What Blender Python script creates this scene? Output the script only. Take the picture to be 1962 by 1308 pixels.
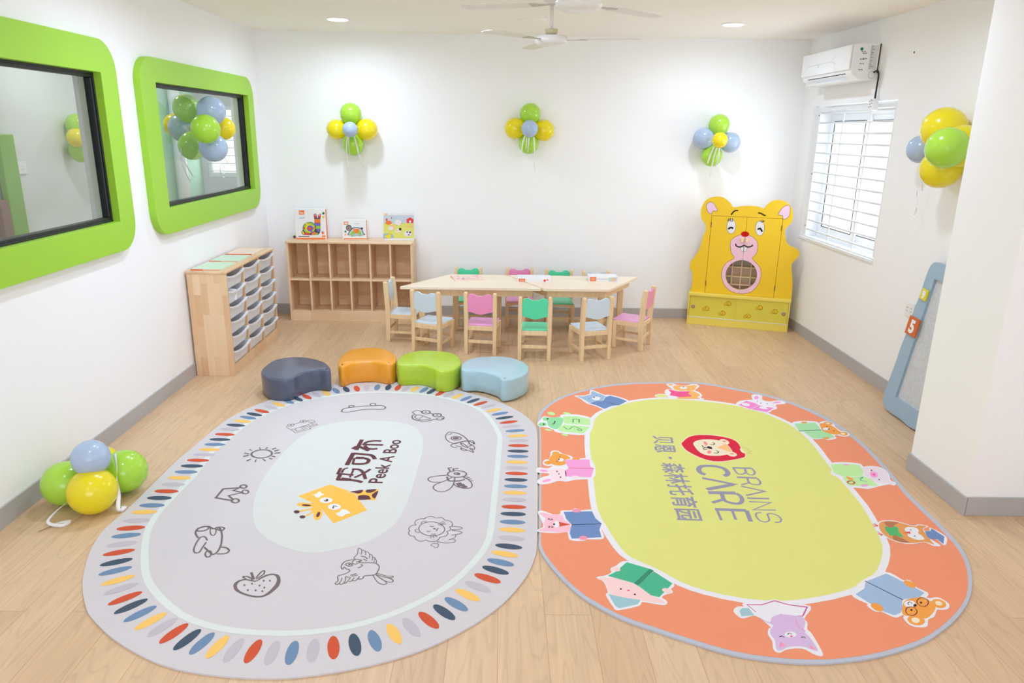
import bpy, bmesh, math, random
from mathutils import Vector, Matrix
from mathutils.geometry import tessellate_polygon
random.seed(7)
PI = math.pi
for o in list(bpy.data.objects): bpy.data.objects.remove(o)
SC = bpy.context.scene
COL = SC.collection

# ------------------------------------------------------------------ camera
cd = bpy.data.cameras.new('camera'); cam = bpy.data.objects.new('camera', cd); COL.objects.link(cam)
cd.sensor_fit = 'HORIZONTAL'; cd.sensor_width = 36; cd.lens = 1384.22 / 1962 * 36; cd.clip_start = .02
right = Vector((.99981397, -.0110095, .01583706)); down = Vector((.01214884, -.27827807, -.96042372)); fwd = Vector((.01498089, .96043745, -.27809255))
cam.matrix_world = Matrix(((right.x, -down.x, -fwd.x, 0), (right.y, -down.y, -fwd.y, 0), (right.z, -down.z, -fwd.z, 1.8284), (0, 0, 0, 1)))
SC.camera = cam
# ------------------------------------------------------------------ world and view
W = bpy.data.worlds.new('sky'); SC.world = W; W.use_nodes = True
W.node_tree.nodes['Background'].inputs[0].default_value = (.93, .97, 1, 1)
W.node_tree.nodes['Background'].inputs[1].default_value = 2.6
SC.view_settings.view_transform = 'Standard'; SC.view_settings.look = 'None'; SC.view_settings.gamma = 1
SC.view_settings.use_curve_mapping = False
SC.view_settings.exposure = -0.88
SC.cycles.use_denoising = True
SC.cycles.max_bounces = 8; SC.cycles.diffuse_bounces = 7; SC.cycles.transparent_max_bounces = 12
# ------------------------------------------------------------------ room numbers
XL, XR, YB, YF, H = -2.342, 2.878, 7.274, -2.6, 2.7
# area lights: fill from an added rear opening, daylight at the other windows
def area(name, loc, rot, sx, sy, power, col=(1, 1, 1), portal=False):
    l = bpy.data.lights.new(name, 'AREA'); l.shape = 'RECTANGLE'; l.size = sx; l.size_y = sy; l.energy = power; l.color = col
    if portal: l.cycles.is_portal = True
    o = bpy.data.objects.new(name, l); COL.objects.link(o); o.location = loc; o.rotation_euler = rot
    return o
area('rear_fill', (0, YF - .02, 1.5), (PI / 2, 0, 0), 3.4, 1.9, 105, (.72, .84, 1))  # unseen fill light added behind the camera
area('daylight_window', (XR + .3, 6.25, 1.52), (0, PI / 2, 0), 1.15, 1.3, 45, (.93, .97, 1))
area('daylight_neighbour', (-3.3, 9.87, 1.6), (-PI / 2, 0, 0), 1.2, .9, 14, (.95, .98, 1))
LAMPS = [(-1.375, 6.452, .95), (1.853, 6.33, .72), (-1.375, 4.3, 1.2), (1.853, 4.3, .75), (-1.375, 2.1, .5), (1.853, 2.1, .25), (-.6, 4.6, 1.3), (-1.375, 0, .5), (1.853, 0, .3), (.25, .6, .35)]  # back row is seen; the rest unseen, tuned as fill, some added between columns

# ------------------------------------------------------------------ materials
def lin(v): v /= 255; return v / 12.92 if v <= .04045 else ((v + .055) / 1.055) ** 2.4
def rgb(*c): return (lin(c[0]), lin(c[1]), lin(c[2]), 1)
MATS = {}
def mat(name, c, rough=.5, spec=.5, noise=.03, nscale=8, bump=0, bscale=60, coat=0, metal=0, sub=0, emit=0, trans=0):
    if name in MATS: return MATS[name]
    m = bpy.data.materials.new(name); m.use_nodes = True; nt = m.node_tree; b = nt.nodes['Principled BSDF']
    b.inputs['Roughness'].default_value = rough; b.inputs['Specular IOR Level'].default_value = spec
    b.inputs['Coat Weight'].default_value = coat; b.inputs['Metallic'].default_value = metal; b.inputs['Coat Roughness'].default_value = .08
    if sub: b.inputs['Subsurface Weight'].default_value = sub; b.inputs['Subsurface Radius'].default_value = (.03, .03, .03)
    if trans: b.inputs['Transmission Weight'].default_value = trans
    col = rgb(*c)
    tc = nt.nodes.new('ShaderNodeTexCoord'); n = nt.nodes.new('ShaderNodeTexNoise'); n.inputs['Scale'].default_value = nscale; n.inputs['Detail'].default_value = 3
    nt.links.new(tc.outputs['Object'], n.inputs['Vector'])
    mx = nt.nodes.new('ShaderNodeMix'); mx.data_type = 'RGBA'
    mx.inputs['A'].default_value = tuple(min(1, v * (1 - noise)) for v in col[:3]) + (1,); mx.inputs['B'].default_value = tuple(min(1, v * (1 + noise)) for v in col[:3]) + (1,)
    nt.links.new(n.outputs['Fac'], mx.inputs['Factor']); nt.links.new(mx.outputs['Result'], b.inputs['Base Color'])
    if bump:
        n2 = nt.nodes.new('ShaderNodeTexNoise'); n2.inputs['Scale'].default_value = bscale; n2.inputs['Detail'].default_value = 4; nt.links.new(tc.outputs['Object'], n2.inputs['Vector'])
        bp = nt.nodes.new('ShaderNodeBump'); bp.inputs['Strength'].default_value = bump; bp.inputs['Distance'].default_value = .002
        nt.links.new(n2.outputs['Fac'], bp.inputs['Height']); nt.links.new(bp.outputs[0], b.inputs['Normal'])
    if emit: b.inputs['Emission Color'].default_value = (1, .98, .95, 1); b.inputs['Emission Strength'].default_value = emit
    MATS[name] = m; return m
def wood(name, c1, c2, axes='xyz', sx=1, sy=1, strip=(.42, .055), grain=.25, rough=.45, seam=0, seamcol=None, figure=0, bump=.05):
    """laminated or planked wood; axes says which object axes serve as (length, width) of the strips"""
    if name in MATS: return MATS[name]
    m = bpy.data.materials.new(name); m.use_nodes = True; nt = m.node_tree; L = nt.links.new; b = nt.nodes['Principled BSDF']
    b.inputs['Roughness'].default_value = rough
    tc = nt.nodes.new('ShaderNodeTexCoord'); sp = nt.nodes.new('ShaderNodeSeparateXYZ'); L(tc.outputs['Object'], sp.inputs[0])
    cb = nt.nodes.new('ShaderNodeCombineXYZ')
    for i, a in enumerate(axes[:3]): L(sp.outputs['XYZ'.index(a.upper())], cb.inputs[i])
    br = nt.nodes.new('ShaderNodeTexBrick'); L(cb.outputs[0], br.inputs['Vector'])
    br.inputs['Scale'].default_value = 1; br.inputs['Brick Width'].default_value = strip[0]; br.inputs['Row Height'].default_value = strip[1]
    br.inputs['Mortar Size'].default_value = seam; br.inputs['Mortar Smooth'].default_value = .3; br.offset = .37; br.offset_frequency = 2; br.squash = 1
    br.inputs['Color1'].default_value = rgb(*c1); br.inputs['Color2'].default_value = rgb(*c2); br.inputs['Mortar'].default_value = rgb(*(seamcol or c2)); br.inputs['Bias'].default_value = -.1
    # grain: noise stretched along the length, shifted per strip by the strip's own tone
    mp = nt.nodes.new('ShaderNodeMapping'); mp.inputs['Scale'].default_value = (2.2, 38, 38); L(cb.outputs[0], mp.inputs['Vector'])
    add = nt.nodes.new('ShaderNodeVectorMath'); add.operation = 'ADD'; L(mp.outputs[0], add.inputs[0])
    sc = nt.nodes.new('ShaderNodeVectorMath'); sc.operation = 'SCALE'; sc.inputs['Scale'].default_value = 25; L(br.outputs['Color'], sc.inputs[0]); L(sc.outputs[0], add.inputs[1])
    n = nt.nodes.new('ShaderNodeTexNoise'); n.inputs['Scale'].default_value = 1; n.inputs['Detail'].default_value = 5; n.inputs['Roughness'].default_value = .6; L(add.outputs[0], n.inputs['Vector'])
    rp = nt.nodes.new('ShaderNodeMapRange'); rp.inputs['From Min'].default_value = .3; rp.inputs['From Max'].default_value = .75; rp.inputs['To Min'].default_value = 1; rp.inputs['To Max'].default_value = 1 - grain
    L(n.outputs['Fac'], rp.inputs['Value'])
    mul = nt.nodes.new('ShaderNodeMix'); mul.data_type = 'RGBA'; mul.blend_type = 'MULTIPLY'; mul.inputs['Factor'].default_value = 1
    L(br.outputs['Color'], mul.inputs['A']); L(rp.outputs[0], mul.inputs['B']); res = mul.outputs['Result']
    if figure:
        mp2 = nt.nodes.new('ShaderNodeMapping'); mp2.inputs['Scale'].default_value = (1.1, 9, 9); L(cb.outputs[0], mp2.inputs['Vector'])
        ad2 = nt.nodes.new('ShaderNodeVectorMath'); ad2.operation = 'ADD'; L(mp2.outputs[0], ad2.inputs[0]); L(sc.outputs[0], ad2.inputs[1])
        n3 = nt.nodes.new('ShaderNodeTexNoise'); n3.inputs['Scale'].default_value = 1; n3.inputs['Detail'].default_value = 1.5; L(ad2.outputs[0], n3.inputs['Vector'])
        mm = nt.nodes.new('ShaderNodeMath'); mm.operation = 'MULTIPLY'; mm.inputs[1].default_value = 22; L(n3.outputs['Fac'], mm.inputs[0])
        sn = nt.nodes.new('ShaderNodeMath'); sn.operation = 'PINGPONG'; sn.inputs[1].default_value = 1; L(mm.outputs[0], sn.inputs[0])
        r2 = nt.nodes.new('ShaderNodeMapRange'); r2.inputs['From Min'].default_value = 0; r2.inputs['From Max'].default_value = .35; r2.inputs['To Min'].default_value = 1 - figure; r2.inputs['To Max'].default_value = 1; L(sn.outputs[0], r2.inputs['Value'])
        m2 = nt.nodes.new('ShaderNodeMix'); m2.data_type = 'RGBA'; m2.blend_type = 'MULTIPLY'; m2.inputs['Factor'].default_value = 1; L(res, m2.inputs['A']); L(r2.outputs[0], m2.inputs['B']); res = m2.outputs['Result']
    L(res, b.inputs['Base Color'])
    bp = nt.nodes.new('ShaderNodeBump'); bp.inputs['Strength'].default_value = bump; bp.inputs['Distance'].default_value = .002; L(n.outputs['Fac'], bp.inputs['Height']); L(bp.outputs[0], b.inputs['Normal'])
    MATS[name] = m; return m
def glassmat(name, tint=(.93, .97, .96), refl=1.0):
    if name in MATS: return MATS[name]
    m = bpy.data.materials.new(name); m.use_nodes = True; nt = m.node_tree; nt.nodes.clear(); L = nt.links.new
    o = nt.nodes.new('ShaderNodeOutputMaterial'); t = nt.nodes.new('ShaderNodeBsdfTransparent'); g = nt.nodes.new('ShaderNodeBsdfGlossy'); lw = nt.nodes.new('ShaderNodeLayerWeight'); lw.inputs[0].default_value = .5; mx = nt.nodes.new('ShaderNodeMixShader')
    t.inputs[0].default_value = tint + (1,); g.inputs['Roughness'].default_value = .0; pw = nt.nodes.new('ShaderNodeMath'); pw.operation = 'POWER'; pw.inputs[1].default_value = 5; L(lw.outputs['Facing'], pw.inputs[0])
    ma = nt.nodes.new('ShaderNodeMath'); ma.operation = 'MULTIPLY_ADD'; ma.inputs[1].default_value = .92; ma.inputs[2].default_value = .07; L(pw.outputs[0], ma.inputs[0])
    mu = nt.nodes.new('ShaderNodeMath'); mu.operation = 'MULTIPLY'; mu.inputs[1].default_value = refl; L(ma.outputs[0], mu.inputs[0])
    L(mu.outputs[0], mx.inputs[0]); L(t.outputs[0], mx.inputs[1]); L(g.outputs[0], mx.inputs[2]); L(mx.outputs[0], o.inputs[0])
    MATS[name] = m; return m
def transl(name, c, fac=.4, rough=.3):
    if name in MATS: return MATS[name]
    m = mat(name, c, rough, .5); nt = m.node_tree; b = nt.nodes['Principled BSDF']; o = [x for x in nt.nodes if x.type == 'OUTPUT_MATERIAL'][0]
    t = nt.nodes.new('ShaderNodeBsdfTranslucent'); t.inputs[0].default_value = rgb(*c); mx = nt.nodes.new('ShaderNodeMixShader'); mx.inputs[0].default_value = fac
    nt.links.new(b.outputs[0], mx.inputs[1]); nt.links.new(t.outputs[0], mx.inputs[2]); nt.links.new(mx.outputs[0], o.inputs[0]); return m

PAL = dict(base=(208, 203, 206), mint=(214, 216, 214), ring=(218, 224, 220), red=(205, 86, 56), navy=(70, 86, 104), blue=(112, 140, 172), yel=(243, 196, 106), pale=(193, 185, 194), line=(118, 104, 106),
 gold=(247, 190, 84), brown=(98, 58, 64), white=(232, 230, 235), trim=(186, 190, 202), orange=(236, 148, 112), yellow=(222, 222, 130), ink=(45, 42, 48), frog=(148, 215, 158), frogd=(84, 160, 110), frogm=(84, 180, 110),
 lime=(190, 232, 160), bluel=(160, 185, 215), bluem=(112, 140, 188), blued=(70, 90, 130), tan=(246, 180, 104), tanl=(250, 190, 130), bear=(240, 160, 74), cream=(240, 226, 196), pink=(240, 90, 145), pinkd=(196, 80, 140), pinkl=(248, 190, 205), pinkm=(240, 150, 178),
 rosy=(240, 160, 210), rosy2=(240, 140, 205), rabb=(246, 218, 224), rabw=(238, 232, 240), red2=(210, 40, 50), redo=(225, 76, 50), pigg=(244, 208, 206), pigw=(232, 218, 226), teal=(158, 196, 204), teald=(60, 160, 160), green=(76, 180, 140), greend=(56, 140, 108), mintg=(168, 222, 165),
 lilac=(212, 184, 220), owl=(226, 156, 92), owld=(180, 120, 84), crim=(216, 32, 62), peach=(250, 150, 120), salmon=(246, 140, 140), dust=(190, 180, 130), grey=(152, 146, 168),
 earpink=(236, 200, 228), black=(25, 22, 24), pinkface=(240, 196, 214), redn=(200, 20, 24), handle=(245, 225, 150), paw=(236, 196, 40), pawd=(110, 90, 30),
 orange2=(245, 130, 66), greyl=(200, 210, 225), navyk=(72, 84, 96), lgreen=(150, 205, 80), yel2=(240, 215, 60), vio=(128, 110, 190), redk=(225, 70, 70), greenk=(50, 140, 70), taupe=(160, 140, 132), skyk=(150, 195, 215), lime2=(222, 222, 120))
def pm(n): return mat('print_' + n if False else 'ink_' + n, PAL[n], .75, .2, .02)
M_wall = mat('wall_paint', (246, 246, 248), .6, .3, .012, 1.5, bump=.06, bscale=40)
M_ceil = mat('ceiling_paint', (248, 243, 238), .8, .2, .01, 1.5)
M_skirt = mat('grey_skirting_tile', (180, 177, 177), .45, .5, .06, 5, bump=.05, bscale=20)
M_floor = wood('oak_plank_floor', (224, 192, 154), (214, 179, 141), 'yxz', strip=(1.22, .185), grain=.17, rough=.42, seam=.0012, seamcol=(190, 150, 112), figure=.11, bump=.04)
M_pine = wood('pale_pine', (244, 214, 172), (238, 202, 156), 'zxy', strip=(3, 3), grain=.16, rough=.45)
M_rub_v = wood('rubberwood_upright', (242, 210, 172), (224, 180, 136), 'zxy', strip=(.24, .052), grain=.12, rough=.42)
M_rub_vy = wood('rubberwood_upright_side', (242, 210, 172), (224, 180, 136), 'zyx', strip=(.24, .052), grain=.12, rough=.42)
M_rub_h = wood('rubberwood_level', (242, 212, 176), (222, 180, 136), 'xyz', strip=(.3, .055), grain=.12, rough=.4)
M_rub_hy = wood('rubberwood_level_deep', (242, 212, 176), (222, 180, 136), 'yxz', strip=(.3, .055), grain=.12, rough=.4)
M_rub_back = wood('rubberwood_back', (244, 212, 170), (230, 190, 146), 'xzy', strip=(.3, .05), grain=.14, rough=.5)
M_table = wood('pale_birch_top', (250, 234, 212), (246, 226, 202), 'xyz', strip=(.5, .06), grain=.06, rough=.35)
M_white = mat('white_plastic', (238, 238, 240), .3, .5, .01)
M_gloss = mat('glossy_white_plastic', (240, 241, 244), .12, .5, .01, coat=.6)
M_frame = mat('white_upvc', (236, 238, 242), .35, .5, .01)
M_dark = mat('black_rubber', (26, 28, 32), .4, .5, .02)
M_green = mat('lime_green_paint', (158, 208, 58), .4, .4, .015, 3)
M_glass = glassmat('window_glass', refl=1.35)
M_card = mat('white_card', (240, 240, 244), .35, .5, .01); M_orc = mat('orange_card', (240, 122, 70), .4)
M_grille = mat('white_painted_steel', (232, 234, 238), .35)

# ------------------------------------------------------------------ object helpers
def obj(name, bm, mats, parent=None, smooth=False, loc=None, rot=None, bev=0, seg=2, kind=None):
    me = bpy.data.meshes.new(name)
    bmesh.ops.recalc_face_normals(bm, faces=bm.faces) if smooth or bev else None
    bm.to_mesh(me); bm.free()
    for m in (mats if isinstance(mats, (list, tuple)) else [mats]): me.materials.append(m)
    if smooth:
        for p in me.polygons: p.use_smooth = True
    o = bpy.data.objects.new(name, me); COL.objects.link(o)
    if loc is not None: o.location = loc
    if rot is not None: o.rotation_euler = rot
    if parent: o.parent = parent
    if bev:
        b = o.modifiers.new('bevel', 'BEVEL'); b.width = bev; b.segments = seg; b.limit_method = 'ANGLE'; b.angle_limit = .6
    if kind: o['kind'] = kind
    return o
def tag(o, label, cat, group=None):
    o['label'] = label; o['category'] = cat
    if group: o['group'] = group
    return o
def empty(name, loc=(0, 0, 0), rz=0, label=None, cat=None, group=None, kind=None):
    o = bpy.data.objects.new(name, None); COL.objects.link(o); o.location = loc; o.rotation_euler = (0, 0, rz); o.empty_display_size = .1
    if label: tag(o, label, cat, group)
    if kind: o['kind'] = kind
    return o
def copy_tree(o, parent=None, mats=None):
    c = o.copy(); COL.objects.link(c); c.parent = parent
    if parent is None:
        for k in ('label', 'category', 'group'):
            if k in c: pass
    for ch in list(o.children): copy_tree(ch, c)
    return c
def bx(bm, x0, x1, y0, y1, z0, z1, mi=0, M=None):
    vs = [bm.verts.new(Vector((x, y, z)) if M is None else M @ Vector((x, y, z))) for z in (z0, z1) for x, y in ((x0, y0), (x1, y0), (x1, y1), (x0, y1))]
    for f in ((3, 2, 1, 0), (4, 5, 6, 7), (0, 1, 5, 4), (1, 2, 6, 5), (2, 3, 7, 6), (3, 0, 4, 7)):
        fc = bm.faces.new([vs[i] for i in f]); fc.material_index = mi
    return vs
def box(name, x0, x1, y0, y1, z0, z1, m, parent=None, bev=0, kind=None, **k):
    bm = bmesh.new(); bx(bm, x0, x1, y0, y1, z0, z1); return obj(name, bm, m, parent, bev=bev, kind=kind, **k)
def boxes(name, L, m, parent=None, bev=0, kind=None, **k):
    bm = bmesh.new()
    for b in L: bx(bm, *b)
    return obj(name, bm, m, parent, bev=bev, kind=kind, **k)
def prism(bm, pts, a0, a1, axis='z', mi=0, M=None, holes=()):
    """outline (2D) extruded from a0 to a1 along an axis; holes allowed"""
    def P(u, v, a):
        q = {'z': (u, v, a), 'y': (u, a, v), 'x': (a, u, v)}[axis]; q = Vector(q); return M @ q if M else q
    rings = [list(pts)] + [list(h) for h in holes]; flat = [p for r in rings for p in r]
    A = [bm.verts.new(P(u, v, a0)) for u, v in flat]; B = [bm.verts.new(P(u, v, a1)) for u, v in flat]
    tri = tessellate_polygon([[Vector((u, v, 0)) for u, v in r] for r in rings])
    for t in tri:
        if len(set(t)) < 3: continue
        for S, fl in ((A, 1), (B, 0)):
            try: f = bm.faces.new([S[i] for i in (t[::-1] if fl else t)]); f.material_index = mi
            except ValueError: pass
    k = 0
    for r in rings:
        n = len(r)
        for i in range(n):
            f = bm.faces.new([A[k + i], A[k + (i + 1) % n], B[k + (i + 1) % n], B[k + i]]); f.material_index = mi
        k += n
def tube(bm, pts, r, n=8, cap=True, mi=0):
    pts = [Vector(p) for p in pts]; rings = []; N = None
    for i, p in enumerate(pts):
        d = (pts[min(i + 1, len(pts) - 1)] - pts[max(i - 1, 0)]).normalized()
        if N is None: N = d.orthogonal().normalized()
        N = (N - d * N.dot(d)).normalized(); Bn = d.cross(N); rr = r[i] if isinstance(r, (list, tuple)) else r
        rings.append([bm.verts.new(p + (N * math.cos(t) + Bn * math.sin(t)) * rr) for t in [2 * PI * j / n for j in range(n)]])
    for a, b in zip(rings, rings[1:]):
        for j in range(n): f = bm.faces.new([a[j], a[(j + 1) % n], b[(j + 1) % n], b[j]]); f.material_index = mi
    if cap:
        for q in (rings[0][::-1], rings[-1]): f = bm.faces.new(q); f.material_index = mi
def lathe(bm, prof, n=32, M=None, mi=0):
    rings = []
    for r, z in prof:
        rings.append([bm.verts.new((M @ Vector((r * math.cos(2 * PI * j / n), r * math.sin(2 * PI * j / n), z))) if M else Vector((r * math.cos(2 * PI * j / n), r * math.sin(2 * PI * j / n), z))) for j in range(n)])
    for a, b in zip(rings, rings[1:]):
        for j in range(n): bm.faces.new([a[j], a[(j + 1) % n], b[(j + 1) % n], b[j]]).material_index = mi
    bm.faces.new(rings[0][::-1]).material_index = mi; bm.faces.new(rings[-1]).material_index = mi
def cat(pts, closed=True, k=5):
    n = len(pts); out = []
    for i in range(n if closed else n - 1):
        g = (lambda j: pts[j % n]) if closed else (lambda j: pts[max(0, min(n - 1, j))])
        p0, p1, p2, p3 = g(i - 1), g(i), g(i + 1), g(i + 2)
        for s in range(k):
            t = s / k
            out.append(tuple(.5 * ((2 * p1[d]) + (-p0[d] + p2[d]) * t + (2 * p0[d] - 5 * p1[d] + 4 * p2[d] - p3[d]) * t * t + (-p0[d] + 3 * p1[d] - 3 * p2[d] + p3[d]) * t ** 3) for d in range(len(p1))))
    if not closed: out.append(tuple(pts[-1]))
    return out
def tri_poly(rings):
    flat = [p for r in rings for p in r]
    return [[flat[i] for i in t] for t in tessellate_polygon([[Vector((p[0], p[1], 0)) for p in r] for r in rings]) if len(set(t)) == 3]
def stroke_quads(pts, w, closed):
    n = len(pts); L = []; R = []
    for i in range(n):
        a = Vector(pts[i - 1] if (closed or i) else pts[0]); b = Vector(pts[(i + 1) % n] if (closed or i < n - 1) else pts[-1]); p = Vector(pts[i])
        d1 = (p - a); d2 = (b - p); d1 = d1.normalized() if d1.length > 1e-9 else d2.normalized(); d2 = d2.normalized() if d2.length > 1e-9 else d1
        t = (d1 + d2); t = t.normalized() if t.length > .2 else d1
        c = max(.5, t.dot(d1)); nn = Vector((-t.y, t.x)) * (w / 2 / c)
        L.append(tuple(p + nn)); R.append(tuple(p - nn))
    q = []
    for i in range(n if closed else n - 1):
        j = (i + 1) % n; q.append([L[i], L[j], R[j], R[i]])
    return q
def parse(txt):
    its = []
    for ln in txt.strip().splitlines():
        h, d = ln.split(':'); a, col, lev, w = h.split()
        its.append((a, col, int(lev), int(w) / 10000, [tuple(int(v) / 1000 for v in p.split(',')) for p in d.split()]))
    return its
def shape_polys(kind, pts, w):
    k = max(2, min(6, int(60 / max(4, len(pts)))))
    if kind == 'P': return tri_poly([cat(pts, True, k)])
    if kind == 'p': return tri_poly([pts])
    if kind == 'C': return stroke_quads(cat(pts, True, 4), w, True)
    if kind == 'c': return stroke_quads(pts, w, True)
    if kind == 'S': return stroke_quads(cat(pts, False, 5) if len(pts) > 2 else pts, w, False)
    return stroke_quads(pts, w, False)
def clip(poly, u0, keep_less):
    out = []
    for i in range(len(poly)):
        a, b = poly[i], poly[(i + 1) % len(poly)]; ina = (a[0] <= u0) == keep_less; inb = (b[0] <= u0) == keep_less
        if ina: out.append(a)
        if ina != inb and abs(b[0] - a[0]) > 1e-9:
            t = (u0 - a[0]) / (b[0] - a[0]); out.append((u0, a[1] + (b[1] - a[1]) * t))
    return out
def decals(bm, items, place, mats, step=.00025, base=0.0003, clipf=None):
    """flat printed shapes laid in thin layers; place(u,v,h) gives the point at height h off the surface"""
    for idx, (kind, col, lev, w, pts) in enumerate(items):
        m = pm(col)
        if m not in mats: mats.append(m)
        mi = mats.index(m)
        for poly in shape_polys(kind, pts, w):
            if clipf: poly = clipf(poly)
            if len(poly) < 3: continue
            vs = [bm.verts.new(place(p[0], p[1], base + step * lev + (idx % 9) * step * .09)) for p in poly]
            f = bm.faces.new(vs); f.material_index = mi; f.normal_update()
            want = place(0, 0, 1) - place(0, 0, 0)
            if f.normal.dot(want) < 0: f.normal_flip()
def text_polys(s, offset=0.0, shear=0):
    c = bpy.data.curves.new('lettering', 'FONT'); c.body = s; c.offset = offset; c.resolution_u = 4
    o = bpy.data.objects.new('lettering', c); COL.objects.link(o); bpy.context.view_layer.update()
    me = bpy.data.meshes.new_from_object(o.evaluated_get(bpy.context.evaluated_depsgraph_get()))
    P = [[(me.vertices[i].co.x, me.vertices[i].co.y) for i in p.vertices] for p in me.polygons]
    bpy.data.objects.remove(o); bpy.data.meshes.remove(me); bpy.data.curves.remove(c)
    xs = [x for p in P for x, y in p]; return P, min(xs), max(xs)
def letter(bm, s, org, end, up, cap, place, mats, mname, h, offset=0.0, capu=.7):
    """lay text from org to end along the surface, cap height vector up"""
    P, x0, x1 = text_polys(s, offset); m = pm(mname)
    if m not in mats: mats.append(m)
    mi = mats.index(m); o = Vector(org); e = (Vector(end) - o) / (x1 - x0); u = Vector(up) / capu
    for p in P:
        q = [o + e * (x - x0) + u * y for x, y in p]
        vs = [bm.verts.new(place(v.x, v.y, h)) for v in q]; f = bm.faces.new(vs); f.material_index = mi; f.normal_update()
        if f.normal.dot(place(0, 0, 1) - place(0, 0, 0)) < 0: f.normal_flip()
def rrect(y0, y1, z0, z1, r, n=8):
    P = []
    for cx, cy, a in ((y1 - r, z1 - r, 0), (y0 + r, z1 - r, 90), (y0 + r, z0 + r, 180), (y1 - r, z0 + r, 270)):
        for i in range(n + 1): t = math.radians(a + 90 * i / n); P.append((cx + r * math.cos(t), cy + r * math.sin(t)))
    return P

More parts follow.
